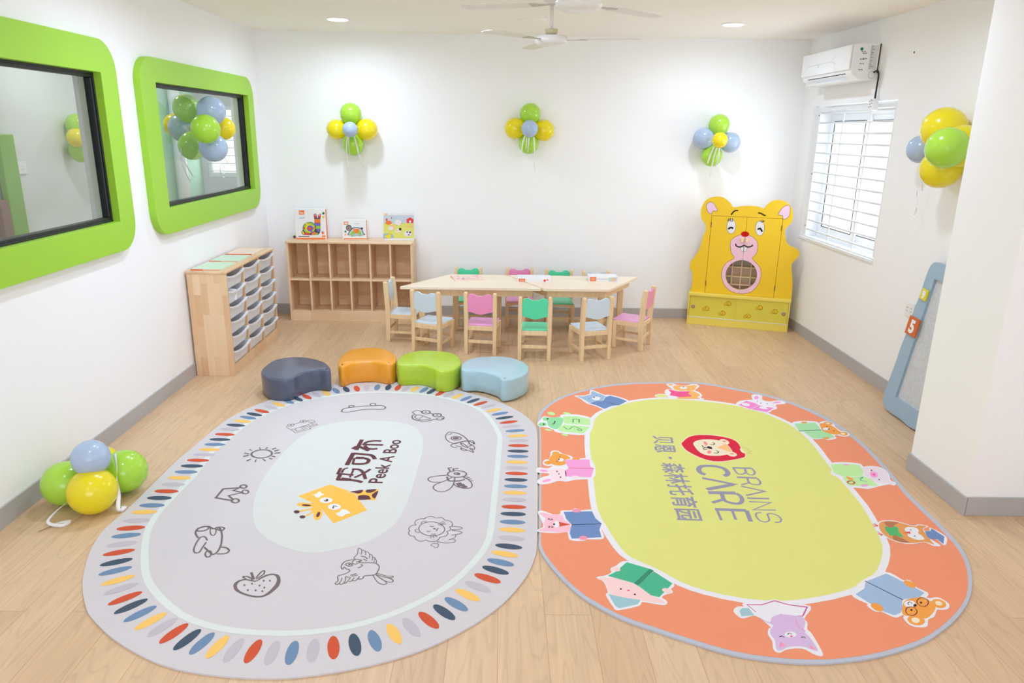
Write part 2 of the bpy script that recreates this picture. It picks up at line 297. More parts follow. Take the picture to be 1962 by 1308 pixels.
RUG_LEFT = """
P base 0 0 : -1717,2606 -1618,2454 -1547,2379 -1420,2276 -1277,2188 -1150,2131 -1020,2099 -867,2081 -725,2082 -570,2110 -411,2160 -269,2230 -149,2319 -47,2417 40,2532 119,2685 160,2822 177,2946 199,3372 219,3833 232,4123 225,4338 132,4572 -33,4780 -223,4928 -463,5077 -795,5153 -1239,5085 -1436,4954 -1601,4757 -1721,4556 -1786,4310 -1814,3988 -1833,3781 -1836,3617 -1837,3363 -1843,3175 -1853,3035 -1831,2895 -1786,2760
P mint 1 0 : -1268,3870 -1273,3482 -1199,3159 -1077,2972 -877,2853 -720,2881 -572,2979 -480,3196 -459,3684 -476,4113 -601,4342 -880,4396 -1102,4329 -1218,4135
C ring 1 313 : -1632,2986 -1544,2779 -1455,2627 -1324,2490 -1183,2388 -1003,2326 -791,2311 -621,2336 -474,2392 -327,2494 -196,2631 -104,2798 -59,2920 -39,3056 -22,3454 -5,3957 -10,4214 -115,4565 -289,4757 -525,4886 -820,4930 -1044,4901 -1253,4820 -1407,4712 -1528,4552 -1621,4332 -1654,4092 -1681,3875 -1664,3577 -1672,3322 -1668,3141
P red 2 0 : -1627,2864 -1634,2848 -1662,2829 -1698,2816 -1731,2813 -1747,2820 -1740,2836 -1712,2855 -1676,2868 -1643,2871
P navy 2 0 : -1602,2793 -1608,2776 -1634,2756 -1670,2740 -1702,2735 -1718,2741 -1712,2758 -1686,2778 -1650,2794 -1618,2799
P blue 2 0 : -1575,2732 -1580,2715 -1604,2693 -1639,2675 -1670,2667 -1687,2672 -1682,2689 -1658,2711 -1623,2729 -1592,2737
P yel 2 0 : -1532,2669 -1536,2652 -1558,2628 -1592,2607 -1623,2597 -1640,2601 -1636,2618 -1614,2642 -1580,2663 -1549,2673
P pale 2 0 : -1495,2617 -1497,2600 -1517,2574 -1548,2550 -1578,2537 -1595,2539 -1593,2556 -1573,2582 -1542,2606 -1512,2619
P red 2 0 : -1449,2558 -1450,2541 -1468,2513 -1496,2487 -1525,2471 -1543,2472 -1542,2489 -1524,2517 -1496,2543 -1467,2559
P navy 2 0 : -1405,2512 -1404,2494 -1420,2466 -1446,2437 -1474,2419 -1491,2418 -1492,2436 -1476,2464 -1450,2493 -1422,2511
P blue 2 0 : -1350,2468 -1348,2451 -1362,2421 -1386,2391 -1413,2371 -1430,2370 -1432,2387 -1418,2417 -1394,2447 -1367,2467
P yel 2 0 : -1293,2428 -1289,2411 -1301,2380 -1323,2348 -1348,2327 -1365,2324 -1369,2341 -1357,2372 -1335,2404 -1310,2425
P pale 2 0 : -1237,2397 -1232,2380 -1241,2349 -1261,2315 -1284,2291 -1301,2287 -1306,2304 -1297,2335 -1277,2369 -1254,2393
P red 2 0 : -1183,2364 -1177,2347 -1184,2315 -1201,2280 -1223,2255 -1239,2250 -1245,2267 -1238,2299 -1221,2334 -1199,2359
P navy 2 0 : -1122,2331 -1115,2315 -1121,2283 -1136,2247 -1155,2221 -1172,2215 -1179,2231 -1173,2263 -1158,2299 -1139,2325
P blue 2 0 : -1065,2313 -1057,2298 -1059,2265 -1072,2228 -1089,2200 -1105,2193 -1113,2208 -1111,2241 -1098,2278 -1081,2306
P yel 2 0 : -1006,2297 -997,2282 -997,2249 -1007,2211 -1023,2182 -1038,2173 -1047,2188 -1047,2221 -1037,2259 -1021,2288
P pale 2 0 : -947,2281 -936,2267 -934,2234 -940,2195 -953,2165 -967,2155 -978,2169 -980,2202 -974,2241 -961,2271
P red 2 0 : -880,2276 -868,2263 -863,2231 -866,2192 -877,2161 -890,2150 -902,2163 -907,2195 -904,2234 -893,2265
P pale 2 0 : -814,2268 -801,2256 -794,2225 -794,2185 -801,2154 -814,2142 -827,2154 -834,2185 -834,2225 -827,2256
P blue 2 0 : -748,2269 -734,2258 -724,2227 -721,2188 -726,2156 -738,2143 -752,2154 -762,2185 -765,2224 -760,2256
P pale 2 0 : -679,2281 -665,2271 -652,2240 -647,2201 -650,2169 -661,2155 -675,2165 -688,2196 -693,2235 -690,2267
P red 2 0 : -616,2297 -600,2288 -585,2259 -575,2221 -575,2188 -584,2173 -600,2182 -615,2211 -625,2249 -625,2282
P navy 2 0 : -546,2311 -530,2304 -512,2276 -499,2239 -496,2207 -504,2191 -520,2198 -538,2226 -551,2263 -554,2295
P blue 2 0 : -481,2331 -465,2325 -445,2299 -429,2263 -424,2231 -431,2215 -447,2221 -467,2247 -483,2283 -488,2315
P yel 2 0 : -420,2368 -403,2363 -381,2339 -363,2304 -355,2273 -360,2256 -377,2261 -399,2285 -417,2320 -425,2351
P pale 2 0 : -366,2404 -348,2401 -324,2379 -302,2346 -291,2315 -294,2298 -312,2301 -336,2323 -358,2356 -369,2387
P red 2 0 : -309,2441 -291,2439 -265,2420 -240,2390 -225,2361 -227,2343 -245,2345 -271,2364 -296,2394 -311,2423
P navy 2 0 : -256,2487 -239,2487 -211,2469 -184,2441 -167,2413 -168,2395 -185,2395 -213,2413 -240,2441 -257,2469
P blue 2 0 : -215,2534 -198,2536 -169,2520 -140,2494 -121,2467 -121,2450 -138,2448 -167,2464 -196,2490 -215,2517
P yel 2 0 : -176,2590 -158,2593 -128,2580 -97,2556 -76,2531 -74,2514 -92,2511 -122,2524 -153,2548 -174,2573
P pale 2 0 : -138,2643 -120,2647 -90,2637 -56,2616 -34,2592 -30,2575 -48,2571 -78,2581 -112,2602 -134,2626
P red 2 0 : -102,2698 -85,2704 -53,2695 -19,2677 5,2655 10,2638 -7,2632 -39,2641 -73,2659 -97,2681
P navy 2 0 : -70,2755 -54,2761 -22,2755 13,2738 39,2718 44,2701 28,2695 -4,2701 -39,2718 -65,2738
P blue 2 0 : -50,2810 -34,2817 -2,2813 35,2799 62,2781 68,2764 52,2757 20,2761 -17,2775 -44,2793
P yel 2 0 : -33,2870 -18,2879 15,2878 52,2867 81,2851 89,2836 74,2827 41,2828 4,2839 -25,2855
P navy 2 0 : -16,2927 -2,2937 31,2939 69,2931 99,2917 108,2903 94,2893 61,2891 23,2899 -7,2913
P pale 2 0 : -4,2993 10,3004 43,3007 81,3001 112,2989 122,2975 108,2964 75,2961 37,2967 6,2979
P yel 2 0 : 0,3065 13,3076 46,3080 85,3076 115,3065 126,3051 113,3040 80,3036 41,3040 11,3051
P blue 2 0 : 3,3135 16,3146 48,3152 87,3149 118,3139 129,3125 116,3114 84,3108 45,3111 14,3121
P navy 2 0 : 7,3211 19,3223 51,3229 91,3227 122,3218 133,3205 121,3193 89,3187 49,3189 18,3198
P red 2 0 : 11,3281 23,3293 56,3299 95,3297 126,3288 137,3275 125,3263 92,3257 53,3259 22,3268
P pale 2 0 : 15,3357 27,3369 60,3375 99,3373 130,3364 141,3351 129,3339 96,3333 57,3335 26,3344
P yel 2 0 : 19,3430 31,3442 64,3448 103,3446 134,3437 145,3424 133,3412 100,3406 61,3408 30,3417
P blue 2 0 : 24,3503 36,3515 68,3521 108,3519 139,3510 150,3497 138,3485 106,3479 66,3481 35,3490
P navy 2 0 : 27,3578 39,3590 71,3596 111,3594 142,3585 153,3572 141,3560 109,3554 69,3556 38,3565
P red 2 0 : 31,3654 43,3666 75,3672 115,3670 146,3661 157,3648 145,3636 113,3630 73,3632 42,3641
P pale 2 0 : 33,3725 45,3737 77,3743 117,3742 148,3732 159,3719 147,3707 115,3701 75,3702 44,3712
P yel 2 0 : 36,3799 48,3811 80,3817 120,3815 151,3806 162,3793 150,3781 118,3775 78,3777 47,3786
P blue 2 0 : 41,3876 53,3888 85,3894 125,3893 156,3883 167,3870 155,3858 123,3852 83,3853 52,3863
P navy 2 0 : 45,3947 57,3959 89,3966 128,3965 160,3956 171,3943 159,3931 127,3924 88,3925 56,3934
P red 2 0 : 49,4022 61,4035 92,4043 131,4044 163,4036 175,4024 163,4011 132,4003 93,4002 61,4010
P pale 2 0 : 52,4093 63,4106 94,4116 133,4119 165,4113 178,4101 167,4088 136,4078 97,4075 65,4081
P yel 2 0 : 47,4163 57,4176 88,4188 127,4193 160,4189 173,4177 163,4164 132,4152 93,4147 60,4151
P blue 2 0 : 33,4238 42,4253 72,4266 111,4274 143,4272 157,4262 148,4247 118,4234 79,4226 47,4228
P pale 2 0 : 12,4305 20,4320 49,4336 87,4346 119,4346 134,4337 126,4322 97,4306 59,4296 27,4296
P red 2 0 : -5,4369 2,4385 30,4404 67,4417 99,4420 115,4413 108,4397 80,4378 43,4365 11,4362
P navy 2 0 : -30,4441 -23,4458 3,4477 39,4492 71,4498 88,4491 81,4474 55,4455 19,4440 -13,4434
P blue 2 0 : -58,4507 -53,4524 -29,4546 6,4564 38,4572 54,4567 49,4550 25,4528 -10,4510 -42,4502
P yel 2 0 : -98,4565 -95,4582 -73,4606 -40,4627 -9,4637 8,4633 5,4616 -17,4592 -50,4571 -81,4561
P pale 2 0 : -132,4633 -130,4650 -110,4676 -79,4700 -49,4714 -32,4711 -34,4694 -54,4668 -85,4644 -115,4630
P red 2 0 : -185,4679 -185,4697 -167,4724 -139,4751 -110,4768 -93,4767 -93,4749 -111,4722 -139,4695 -168,4678
P navy 2 0 : -233,4728 -235,4745 -219,4774 -193,4803 -166,4822 -149,4822 -147,4805 -163,4776 -189,4747 -216,4728
P blue 2 0 : -281,4763 -284,4780 -272,4811 -249,4843 -225,4864 -207,4867 -204,4850 -216,4819 -239,4787 -263,4766
P yel 2 0 : -343,4806 -347,4823 -337,4854 -316,4888 -292,4910 -275,4914 -271,4897 -281,4866 -302,4832 -326,4810
P pale 2 0 : -403,4835 -408,4851 -399,4883 -380,4917 -358,4941 -341,4945 -336,4929 -345,4897 -364,4863 -386,4839
P red 2 0 : -463,4864 -469,4880 -462,4912 -445,4948 -424,4973 -407,4978 -401,4962 -408,4930 -425,4894 -446,4869
P navy 2 0 : -527,4897 -534,4912 -530,4945 -516,4982 -498,5009 -481,5015 -474,5000 -478,4967 -492,4930 -510,4903
P blue 2 0 : -581,4923 -589,4939 -586,4971 -573,5008 -555,5036 -539,5043 -531,5027 -534,4995 -547,4958 -565,4930
P yel 2 0 : -646,4942 -655,4957 -654,4990 -643,5027 -627,5056 -612,5064 -603,5049 -604,5016 -615,4979 -631,4950
P pale 2 0 : -707,4944 -717,4959 -720,4991 -713,5030 -699,5060 -685,5070 -675,5055 -672,5023 -679,4984 -693,4954
P red 2 0 : -761,4962 -772,4975 -778,5007 -775,5046 -765,5077 -751,5088 -740,5075 -734,5043 -737,5004 -747,4973
P navy 2 0 : -827,4967 -840,4978 -848,5010 -849,5049 -841,5081 -829,5093 -816,5082 -808,5050 -807,5011 -815,4979
P blue 2 0 : -904,4965 -918,4976 -928,5007 -931,5046 -925,5078 -914,5091 -900,5080 -890,5049 -887,5010 -893,4978
P pale 2 0 : -973,4952 -987,4961 -1001,4991 -1008,5030 -1006,5062 -995,5076 -981,5067 -967,5037 -960,4998 -962,4966
P red 2 0 : -1033,4935 -1048,4943 -1066,4971 -1077,5008 -1080,5041 -1071,5057 -1056,5049 -1038,5021 -1027,4984 -1024,4951
P navy 2 0 : -1100,4918 -1116,4924 -1136,4950 -1152,4986 -1157,5018 -1150,5034 -1134,5028 -1114,5002 -1098,4966 -1093,4934
P blue 2 0 : -1163,4889 -1180,4895 -1201,4919 -1219,4954 -1227,4986 -1221,5003 -1204,4997 -1183,4973 -1165,4938 -1157,4906
P yel 2 0 : -1219,4841 -1236,4844 -1259,4868 -1280,4901 -1289,4933 -1285,4949 -1268,4946 -1245,4922 -1224,4889 -1215,4857
P pale 2 0 : -1271,4804 -1289,4806 -1314,4827 -1337,4859 -1350,4889 -1347,4906 -1329,4904 -1304,4883 -1281,4851 -1268,4821
P red 2 0 : -1329,4768 -1346,4769 -1373,4788 -1398,4818 -1413,4847 -1411,4864 -1394,4863 -1367,4844 -1342,4814 -1327,4785
P navy 2 0 : -1379,4727 -1397,4727 -1424,4745 -1451,4773 -1468,4802 -1467,4819 -1449,4819 -1422,4801 -1395,4773 -1378,4744
P blue 2 0 : -1425,4679 -1442,4677 -1471,4693 -1500,4719 -1519,4746 -1519,4763 -1502,4765 -1473,4749 -1444,4723 -1425,4696
P yel 2 0 : -1472,4623 -1489,4621 -1519,4634 -1550,4658 -1571,4683 -1572,4701 -1555,4703 -1525,4690 -1494,4666 -1473,4641
P pale 2 0 : -1505,4571 -1522,4567 -1552,4577 -1586,4598 -1608,4622 -1611,4639 -1594,4643 -1564,4633 -1530,4612 -1508,4588
P red 2 0 : -1540,4506 -1557,4501 -1588,4509 -1623,4527 -1647,4549 -1652,4566 -1635,4571 -1604,4563 -1569,4545 -1545,4523
P navy 2 0 : -1570,4453 -1586,4446 -1618,4451 -1654,4467 -1680,4487 -1686,4503 -1670,4510 -1638,4505 -1602,4489 -1576,4469
P blue 2 0 : -1589,4398 -1605,4390 -1638,4394 -1675,4408 -1702,4426 -1709,4442 -1693,4450 -1660,4446 -1623,4432 -1596,4414
P yel 2 0 : -1604,4343 -1619,4334 -1651,4334 -1689,4344 -1718,4360 -1726,4375 -1711,4384 -1679,4384 -1641,4374 -1612,4358
P navy 2 0 : -1621,4281 -1636,4271 -1668,4268 -1707,4275 -1737,4289 -1747,4303 -1732,4313 -1700,4316 -1661,4309 -1631,4295
P pale 2 0 : -1635,4220 -1649,4209 -1681,4205 -1720,4210 -1751,4222 -1761,4236 -1747,4247 -1715,4251 -1676,4246 -1645,4234
P red 2 0 : -1636,4140 -1649,4128 -1681,4124 -1721,4128 -1751,4138 -1762,4152 -1749,4164 -1717,4168 -1677,4164 -1647,4154
P navy 2 0 : -1638,4065 -1650,4053 -1683,4047 -1722,4050 -1753,4059 -1764,4073 -1752,4085 -1719,4091 -1680,4088 -1649,4079
P blue 2 0 : -1641,3993 -1653,3981 -1685,3975 -1724,3976 -1756,3985 -1767,3999 -1755,4011 -1723,4017 -1684,4016 -1652,4007
P yel 2 0 : -1645,3921 -1657,3909 -1689,3903 -1729,3905 -1760,3914 -1771,3927 -1759,3939 -1727,3945 -1687,3943 -1656,3934
P pale 2 0 : -1647,3850 -1659,3838 -1691,3832 -1731,3834 -1762,3843 -1773,3856 -1761,3868 -1729,3874 -1689,3872 -1658,3863
P red 2 0 : -1653,3776 -1665,3764 -1697,3758 -1737,3760 -1768,3769 -1779,3782 -1767,3794 -1735,3800 -1695,3798 -1664,3789
P navy 2 0 : -1657,3703 -1669,3691 -1701,3685 -1741,3686 -1772,3696 -1783,3709 -1771,3721 -1739,3727 -1699,3726 -1668,3716
P blue 2 0 : -1659,3629 -1671,3617 -1703,3611 -1743,3612 -1774,3622 -1785,3635 -1773,3647 -1741,3653 -1701,3652 -1670,3642
P yel 2 0 : -1664,3559 -1676,3547 -1708,3541 -1747,3542 -1779,3551 -1790,3565 -1778,3577 -1746,3583 -1707,3582 -1675,3573
P pale 2 0 : -1665,3483 -1677,3471 -1709,3464 -1748,3465 -1780,3474 -1791,3487 -1779,3499 -1747,3506 -1708,3505 -1676,3496
P red 2 0 : -1667,3407 -1679,3395 -1711,3389 -1751,3391 -1782,3400 -1793,3413 -1781,3425 -1749,3431 -1709,3429 -1678,3420
P navy 2 0 : -1671,3336 -1683,3324 -1715,3317 -1754,3318 -1786,3327 -1797,3340 -1785,3352 -1753,3359 -1714,3358 -1682,3349
P blue 2 0 : -1673,3261 -1685,3249 -1717,3241 -1756,3242 -1788,3250 -1799,3263 -1787,3275 -1755,3283 -1716,3282 -1684,3274
P yel 2 0 : -1680,3197 -1691,3184 -1723,3176 -1762,3175 -1794,3183 -1806,3195 -1795,3208 -1763,3216 -1724,3217 -1692,3209
P pale 2 0 : -1679,3121 -1690,3108 -1721,3098 -1760,3095 -1793,3101 -1805,3113 -1794,3126 -1763,3136 -1724,3139 -1691,3133
P red 2 0 : -1672,3053 -1683,3039 -1713,3028 -1752,3023 -1785,3027 -1798,3039 -1787,3053 -1757,3064 -1718,3069 -1685,3065
P blue 2 0 : -1662,2993 -1671,2978 -1701,2965 -1739,2957 -1772,2959 -1786,2969 -1777,2984 -1747,2997 -1709,3005 -1676,3003
P pale 2 0 : -1647,2926 -1655,2911 -1684,2895 -1722,2885 -1754,2885 -1769,2894 -1761,2909 -1732,2925 -1694,2935 -1662,2935
C line 3 98 : -1069,4556 -1062,4596 -1034,4616 -991,4632 -931,4648 -882,4656 -850,4662 -821,4664 -798,4649 -785,4623 -790,4600 -809,4591 -842,4590 -880,4592 -928,4583 -977,4559 -1021,4536 -1045,4533 -1061,4540
C line 3 82 : -1002,4640 -1002,4630 -1007,4623 -1016,4620 -1025,4622 -1033,4629 -1037,4639 -1037,4649 -1032,4656 -1023,4659 -1014,4656 -1006,4649
C line 3 79 : -860,4681 -861,4669 -867,4661 -876,4657 -886,4660 -894,4668 -899,4680 -898,4692 -893,4700 -884,4704 -873,4701 -865,4693
C line 3 104 : -473,4549 -475,4534 -484,4523 -498,4519 -512,4522 -523,4533 -529,4548 -526,4563 -517,4574 -504,4578 -489,4575 -478,4564
P line 3 0 : -492,4549 -492,4544 -495,4541 -500,4540 -504,4541 -508,4544 -510,4548 -509,4553 -506,4556 -502,4557 -497,4556 -493,4553
C line 3 104 : -394,4500 -396,4485 -405,4474 -419,4470 -433,4474 -444,4484 -449,4498 -447,4513 -438,4524 -424,4529 -410,4525 -399,4514
P line 3 0 : -412,4499 -413,4495 -416,4492 -421,4490 -425,4492 -429,4495 -430,4499 -430,4503 -427,4507 -422,4508 -418,4507 -414,4504
S line 3 68 : -530,4561 -563,4582 -582,4562 -590,4539 -567,4508
S line 3 91 : -567,4508 -582,4494 -583,4456 -569,4424 -539,4401 -498,4392 -459,4403 -433,4425 -417,4421 -392,4414 -373,4435 -374,4462 -391,4479
S line 3 85 : -471,4532 -450,4519
S line 3 72 : -554,4502 -565,4472 -559,4443 -537,4420 -508,4412 -473,4424 -460,4436 -493,4464 -520,4487 -554,4502
S line 3 52 : -511,4479 -535,4422
C line 3 65 : -380,4436 -381,4427 -388,4419 -398,4415 -408,4416 -416,4421 -419,4429 -417,4438 -411,4445 -401,4449 -391,4449 -383,4444
C line 3 35 : -1318,4305 -1318,4294 -1323,4286 -1332,4283 -1342,4286 -1351,4293 -1357,4304 -1357,4315 -1353,4323 -1344,4326 -1333,4324 -1324,4316
P line 3 0 : -1331,4305 -1330,4300 -1332,4297 -1335,4296 -1339,4297 -1342,4300 -1345,4304 -1345,4309 -1343,4312 -1340,4313 -1336,4312 -1333,4309
C line 3 37 : -1256,4367 -1256,4356 -1261,4348 -1270,4345 -1281,4348 -1290,4355 -1296,4366 -1296,4377 -1291,4385 -1282,4388 -1271,4385 -1262,4378
P line 3 0 : -1269,4367 -1269,4362 -1270,4359 -1274,4358 -1278,4359 -1281,4362 -1283,4366 -1283,4371 -1282,4374 -1278,4375 -1275,4374 -1271,4371
S line 3 51 : -1322,4317 -1290,4347
S line 3 38 : -1257,4374 -1232,4388 -1211,4382 -1200,4364 -1204,4347 -1211,4352
s line 3 35 : -1253,4372 -1215,4344 -1197,4311 -1186,4314 -1182,4325 -1169,4310 -1201,4274 -1231,4313 -1214,4340
S line 3 36 : -1194,4307 -1213,4294
s line 3 35 : -1356,4292 -1359,4274 -1343,4253 -1320,4235 -1273,4179 -1196,4249 -1220,4276 -1249,4295
s line 3 43 : -1318,4235 -1300,4242 -1233,4308
s line 3 34 : -1298,4242 -1273,4207 -1234,4235 -1267,4270
s line 3 35 : -1260,4286 -1223,4248
C line 3 113 : -1329,3883 -1327,3855 -1341,3831 -1367,3818 -1397,3820 -1424,3836 -1442,3861 -1444,3889 -1430,3914 -1405,3927 -1373,3925 -1346,3909
s line 3 57 : -1427,3962 -1411,3929
s line 3 87 : -1383,3939 -1379,3965
s line 3 139 : -1345,3935 -1326,3955
s line 3 126 : -1323,3908 -1303,3932
s line 3 134 : -1315,3880 -1283,3890
s line 3 103 : -1320,3844 -1295,3833
s line 3 88 : -1325,3817 -1302,3800
s line 3 73 : -1359,3805 -1333,3777
s line 3 62 : -1392,3796 -1388,3761
s line 3 111 : -1425,3802 -1439,3775
s line 3 147 : -1453,3850 -1479,3836
s line 3 106 : -1457,3868 -1490,3881
s line 3 81 : -1455,3914 -1477,3932
s line 3 119 : -1367,3456 -1448,3441 -1451,3345 -1354,3317
s line 3 98 : -1367,3456 -1390,3426 -1337,3403 -1394,3369 -1352,3324
C line 3 108 : -1336,3469 -1335,3460 -1339,3453 -1346,3451 -1355,3453 -1364,3460 -1369,3469 -1370,3478 -1366,3485 -1359,3488 -1350,3486 -1341,3479
C line 3 94 : -1306,3411 -1305,3401 -1309,3393 -1316,3391 -1325,3393 -1333,3400 -1339,3410 -1340,3420 -1337,3428 -1330,3430 -1320,3428 -1312,3421
C line 3 98 : -1322,3316 -1321,3306 -1325,3298 -1333,3295 -1343,3298 -1353,3305 -1359,3315 -1360,3326 -1356,3334 -1348,3337 -1337,3334 -1328,3326
S line 3 83 : -1386,2965 -1413,3001 -1422,3037 -1404,3060 -1378,3067 -1348,3046 -1332,3057 -1311,3039 -1281,2974 -1260,2903 -1256,2856 -1262,2836 -1274,2835 -1329,2889
C line 3 92 : -1373,3057 -1372,3047 -1377,3036 -1388,3028 -1401,3024 -1413,3026 -1420,3033 -1422,3044 -1416,3054 -1406,3063 -1393,3067 -1381,3064
S line 3 55 : -1364,3053 -1351,3016 -1334,2990 -1322,2993 -1327,3024 -1342,3054
S line 3 85 : -1342,3058 -1316,3062 -1298,3050 -1304,3029 -1332,3046
S line 3 72 : -1337,2944 -1359,2975 -1377,2972 -1379,2930 -1369,2874 -1353,2845 -1335,2848 -1336,2889 -1336,2930
C line 3 73 : -1275,2824 -1276,2814 -1281,2810 -1288,2812 -1296,2821 -1302,2833 -1305,2846 -1304,2856 -1299,2861 -1291,2858 -1283,2850 -1277,2837
S line 3 84 : -1253,2892 -1225,2883 -1207,2860 -1216,2839 -1252,2836
P line 3 0 : -1096,2603 -1096,2626 -1082,2644 -1059,2650 -1036,2644 -1014,2639 -1005,2657 -985,2681 -959,2690 -931,2678 -914,2646 -909,2605 -921,2565 -940,2537 -963,2526 -998,2530 -1041,2547 -1077,2571
P base 4 0 : -1081,2603 -1080,2629 -1060,2641 -1033,2634 -1011,2632 -997,2651 -975,2673 -952,2678 -934,2658 -926,2622 -933,2582 -947,2548 -966,2535 -1001,2540 -1042,2558 -1068,2580
S line 3 61 : -1074,2671 -1077,2664 -1050,2643 -1033,2647 -1058,2667 -1075,2669
S line 3 67 : -1021,2660 -1013,2701 -1003,2711 -997,2687 -1008,2665 -1019,2651
S line 3 107 : -1054,2698 -1027,2648
P line 5 0 : -1047,2607 -1047,2604 -1047,2601 -1049,2600 -1052,2601 -1054,2603 -1056,2607 -1056,2610 -1056,2613 -1054,2614 -1052,2613 -1049,2610
P line 5 0 : -1020,2617 -1019,2613 -1020,2611 -1021,2610 -1024,2611 -1026,2613 -1028,2616 -1028,2620 -1028,2623 -1026,2623 -1024,2623 -1021,2620
P line 5 0 : -984,2604 -984,2601 -985,2598 -986,2597 -989,2598 -991,2601 -993,2604 -993,2608 -992,2610 -991,2611 -988,2610 -986,2608
P line 5 0 : -978,2638 -977,2635 -978,2632 -980,2631 -982,2632 -984,2634 -986,2638 -987,2642 -986,2644 -984,2645 -982,2644 -979,2642
P line 5 0 : -952,2638 -952,2635 -952,2632 -954,2631 -956,2632 -959,2635 -960,2638 -961,2642 -960,2644 -958,2645 -956,2644 -954,2642
P line 5 0 : -960,2591 -960,2587 -960,2585 -962,2584 -964,2585 -967,2587 -968,2591 -969,2594 -968,2597 -966,2598 -964,2597 -962,2594
P line 5 0 : -990,2572 -989,2569 -990,2566 -992,2566 -994,2566 -996,2569 -998,2572 -999,2576 -998,2578 -996,2579 -994,2578 -991,2576
P line 5 0 : -1022,2573 -1022,2570 -1022,2567 -1024,2566 -1026,2567 -1029,2570 -1030,2573 -1031,2576 -1030,2579 -1029,2580 -1026,2579 -1024,2576
P line 5 0 : -960,2566 -960,2563 -961,2560 -962,2559 -965,2560 -967,2562 -969,2566 -969,2569 -968,2572 -967,2573 -964,2572 -962,2569
S line 3 64 : -324,4221 -336,4183 -339,4146 -328,4101 -306,4065 -278,4040
S line 3 85 : -324,4221 -293,4212 -259,4194 -226,4153 -202,4104 -184,4042
p line 3 0 : -336,4160 -302,4200 -300,4191 -328,4166
C line 3 78 : -240,4124 -243,4109 -254,4098 -269,4094 -285,4098 -297,4108 -302,4123 -299,4138 -288,4149 -273,4154 -257,4150 -245,4139
P line 3 0 : -252,4124 -254,4115 -261,4108 -271,4106 -281,4108 -289,4114 -292,4123 -290,4132 -283,4139 -273,4142 -263,4140 -255,4133
S line 3 123 : -278,4038 -251,4062 -215,4081 -190,4086
S line 3 62 : -286,4040 -295,4017 -286,3996 -268,3986 -255,3988
S line 3 71 : -266,4014 -243,4001 -231,3997
S line 3 71 : -241,4054 -224,4045 -209,4024 -192,3988 -211,3998 -230,4023 -241,4054
S line 3 78 : -190,4086 -172,4091 -160,4069 -155,4041 -171,4067 -188,4075
S line 3 70 : -184,4042 -165,4021 -151,3986 -156,3961 -171,3977 -181,3973 -162,3948 -157,3919 -176,3939 -194,3947
S line 3 70 : -235,3984 -227,3955 -205,3943 -198,3956 -217,3968 -232,3985
S line 3 63 : -196,4024 -172,4023 -189,3994
C line 3 82 : -183,3638 -189,3618 -207,3604 -233,3598 -259,3602 -279,3617 -287,3636 -282,3657 -264,3672 -238,3678 -211,3673 -191,3658
C line 3 65 : -221,3638 -222,3632 -228,3628 -235,3628 -243,3631 -248,3637 -251,3644 -249,3650 -243,3654 -236,3654 -228,3651 -223,3645
P line 3 0 : -222,3641 -223,3638 -227,3635 -231,3634 -236,3635 -239,3637 -241,3641 -240,3645 -237,3647 -232,3648 -227,3648 -224,3645
S line 3 69 : -286,3624 -326,3616 -371,3602 -387,3584 -386,3563 -368,3542 -339,3538 -313,3540
S line 3 64 : -262,3596 -286,3565 -313,3540 -340,3515 -351,3491 -348,3464 -330,3441 -304,3432 -280,3442 -260,3469 -247,3520 -244,3594
S line 3 67 : -204,3605 -169,3571 -152,3536 -147,3502 -155,3478 -180,3471 -213,3482 -237,3503 -246,3524
S line 3 252 : -231,3514 -204,3529
S line 3 224 : -223,3497 -187,3513
S line 3 230 : -200,3477 -174,3494
S line 3 53 : -200,3602 -171,3603
S line 3 54 : -190,3588 -161,3596
S line 3 53 : -176,3574 -150,3578
S line 3 53 : -165,3557 -141,3557
s line 3 89 : -274,3668 -289,3710 -269,3718
s line 3 90 : -256,3668 -261,3700 -231,3709
S line 3 112 : -289,3604 -274,3558 -250,3554 -217,3557 -189,3574
C line 3 35 : -365,3154 -357,3168 -340,3176 -322,3172 -311,3161 -295,3168 -277,3164 -263,3143 -247,3140 -231,3127 -224,3107 -227,3087 -236,3081 -230,3064 -234,3048 -246,3038 -240,3024 -246,3003 -260,2991 -276,2987 -278,2972 -289,2956 -309,2950 -325,2954 -338,2963 -350,2955 -368,2955 -384,2967 -395,2993 -412,2999 -423,3013 -426,3032 -421,3039 -428,3055 -426,3078 -416,3092 -398,3096 -406,3108 -407,3124 -400,3143 -383,3153 -365,3154
C line 3 41 : -258,3058 -265,3027 -286,3006 -315,2999 -346,3009 -371,3033 -382,3064 -377,3096 -356,3118 -325,3126 -293,3115 -269,3090
S line 3 35 : -377,3108 -373,3123 -360,3128 -349,3124
S line 3 34 : -385,3057 -396,3052 -395,3039 -386,3028 -375,3030
S line 3 39 : -330,3089 -322,3081 -312,3089
S line 3 36 : -342,3043 -333,3034 -324,3043
P line 3 0 : -301,3061 -302,3058 -304,3057 -307,3057 -310,3058 -313,3061 -313,3064 -313,3067 -310,3068 -307,3068 -304,3066 -302,3064
S line 3 34 : -291,3070 -292,3057 -298,3057 -293,3049 -301,3044
S line 3 25 : -294,3096 -287,3113 -268,3135
S line 3 25 : -287,3093 -276,3110 -262,3122
S line 3 28 : -280,3090 -271,3105 -254,3106
S line 3 25 : -313,3021 -319,2999 -316,2976
S line 3 25 : -304,3020 -309,2999 -302,2981
S line 3 25 : -299,3018 -298,3003 -286,2987
S line 3 41 : -227,3087 -190,3081 -175,3072 -188,3060 -225,3053 -187,3042 -175,3028 -193,3015 -223,3008
S line 3 34 : -202,3009 -204,2991 -214,2979 -233,2964
S line 3 36 : -220,2973 -208,2970 -200,2959 -208,2945 -231,2940 -259,2941 -289,2956
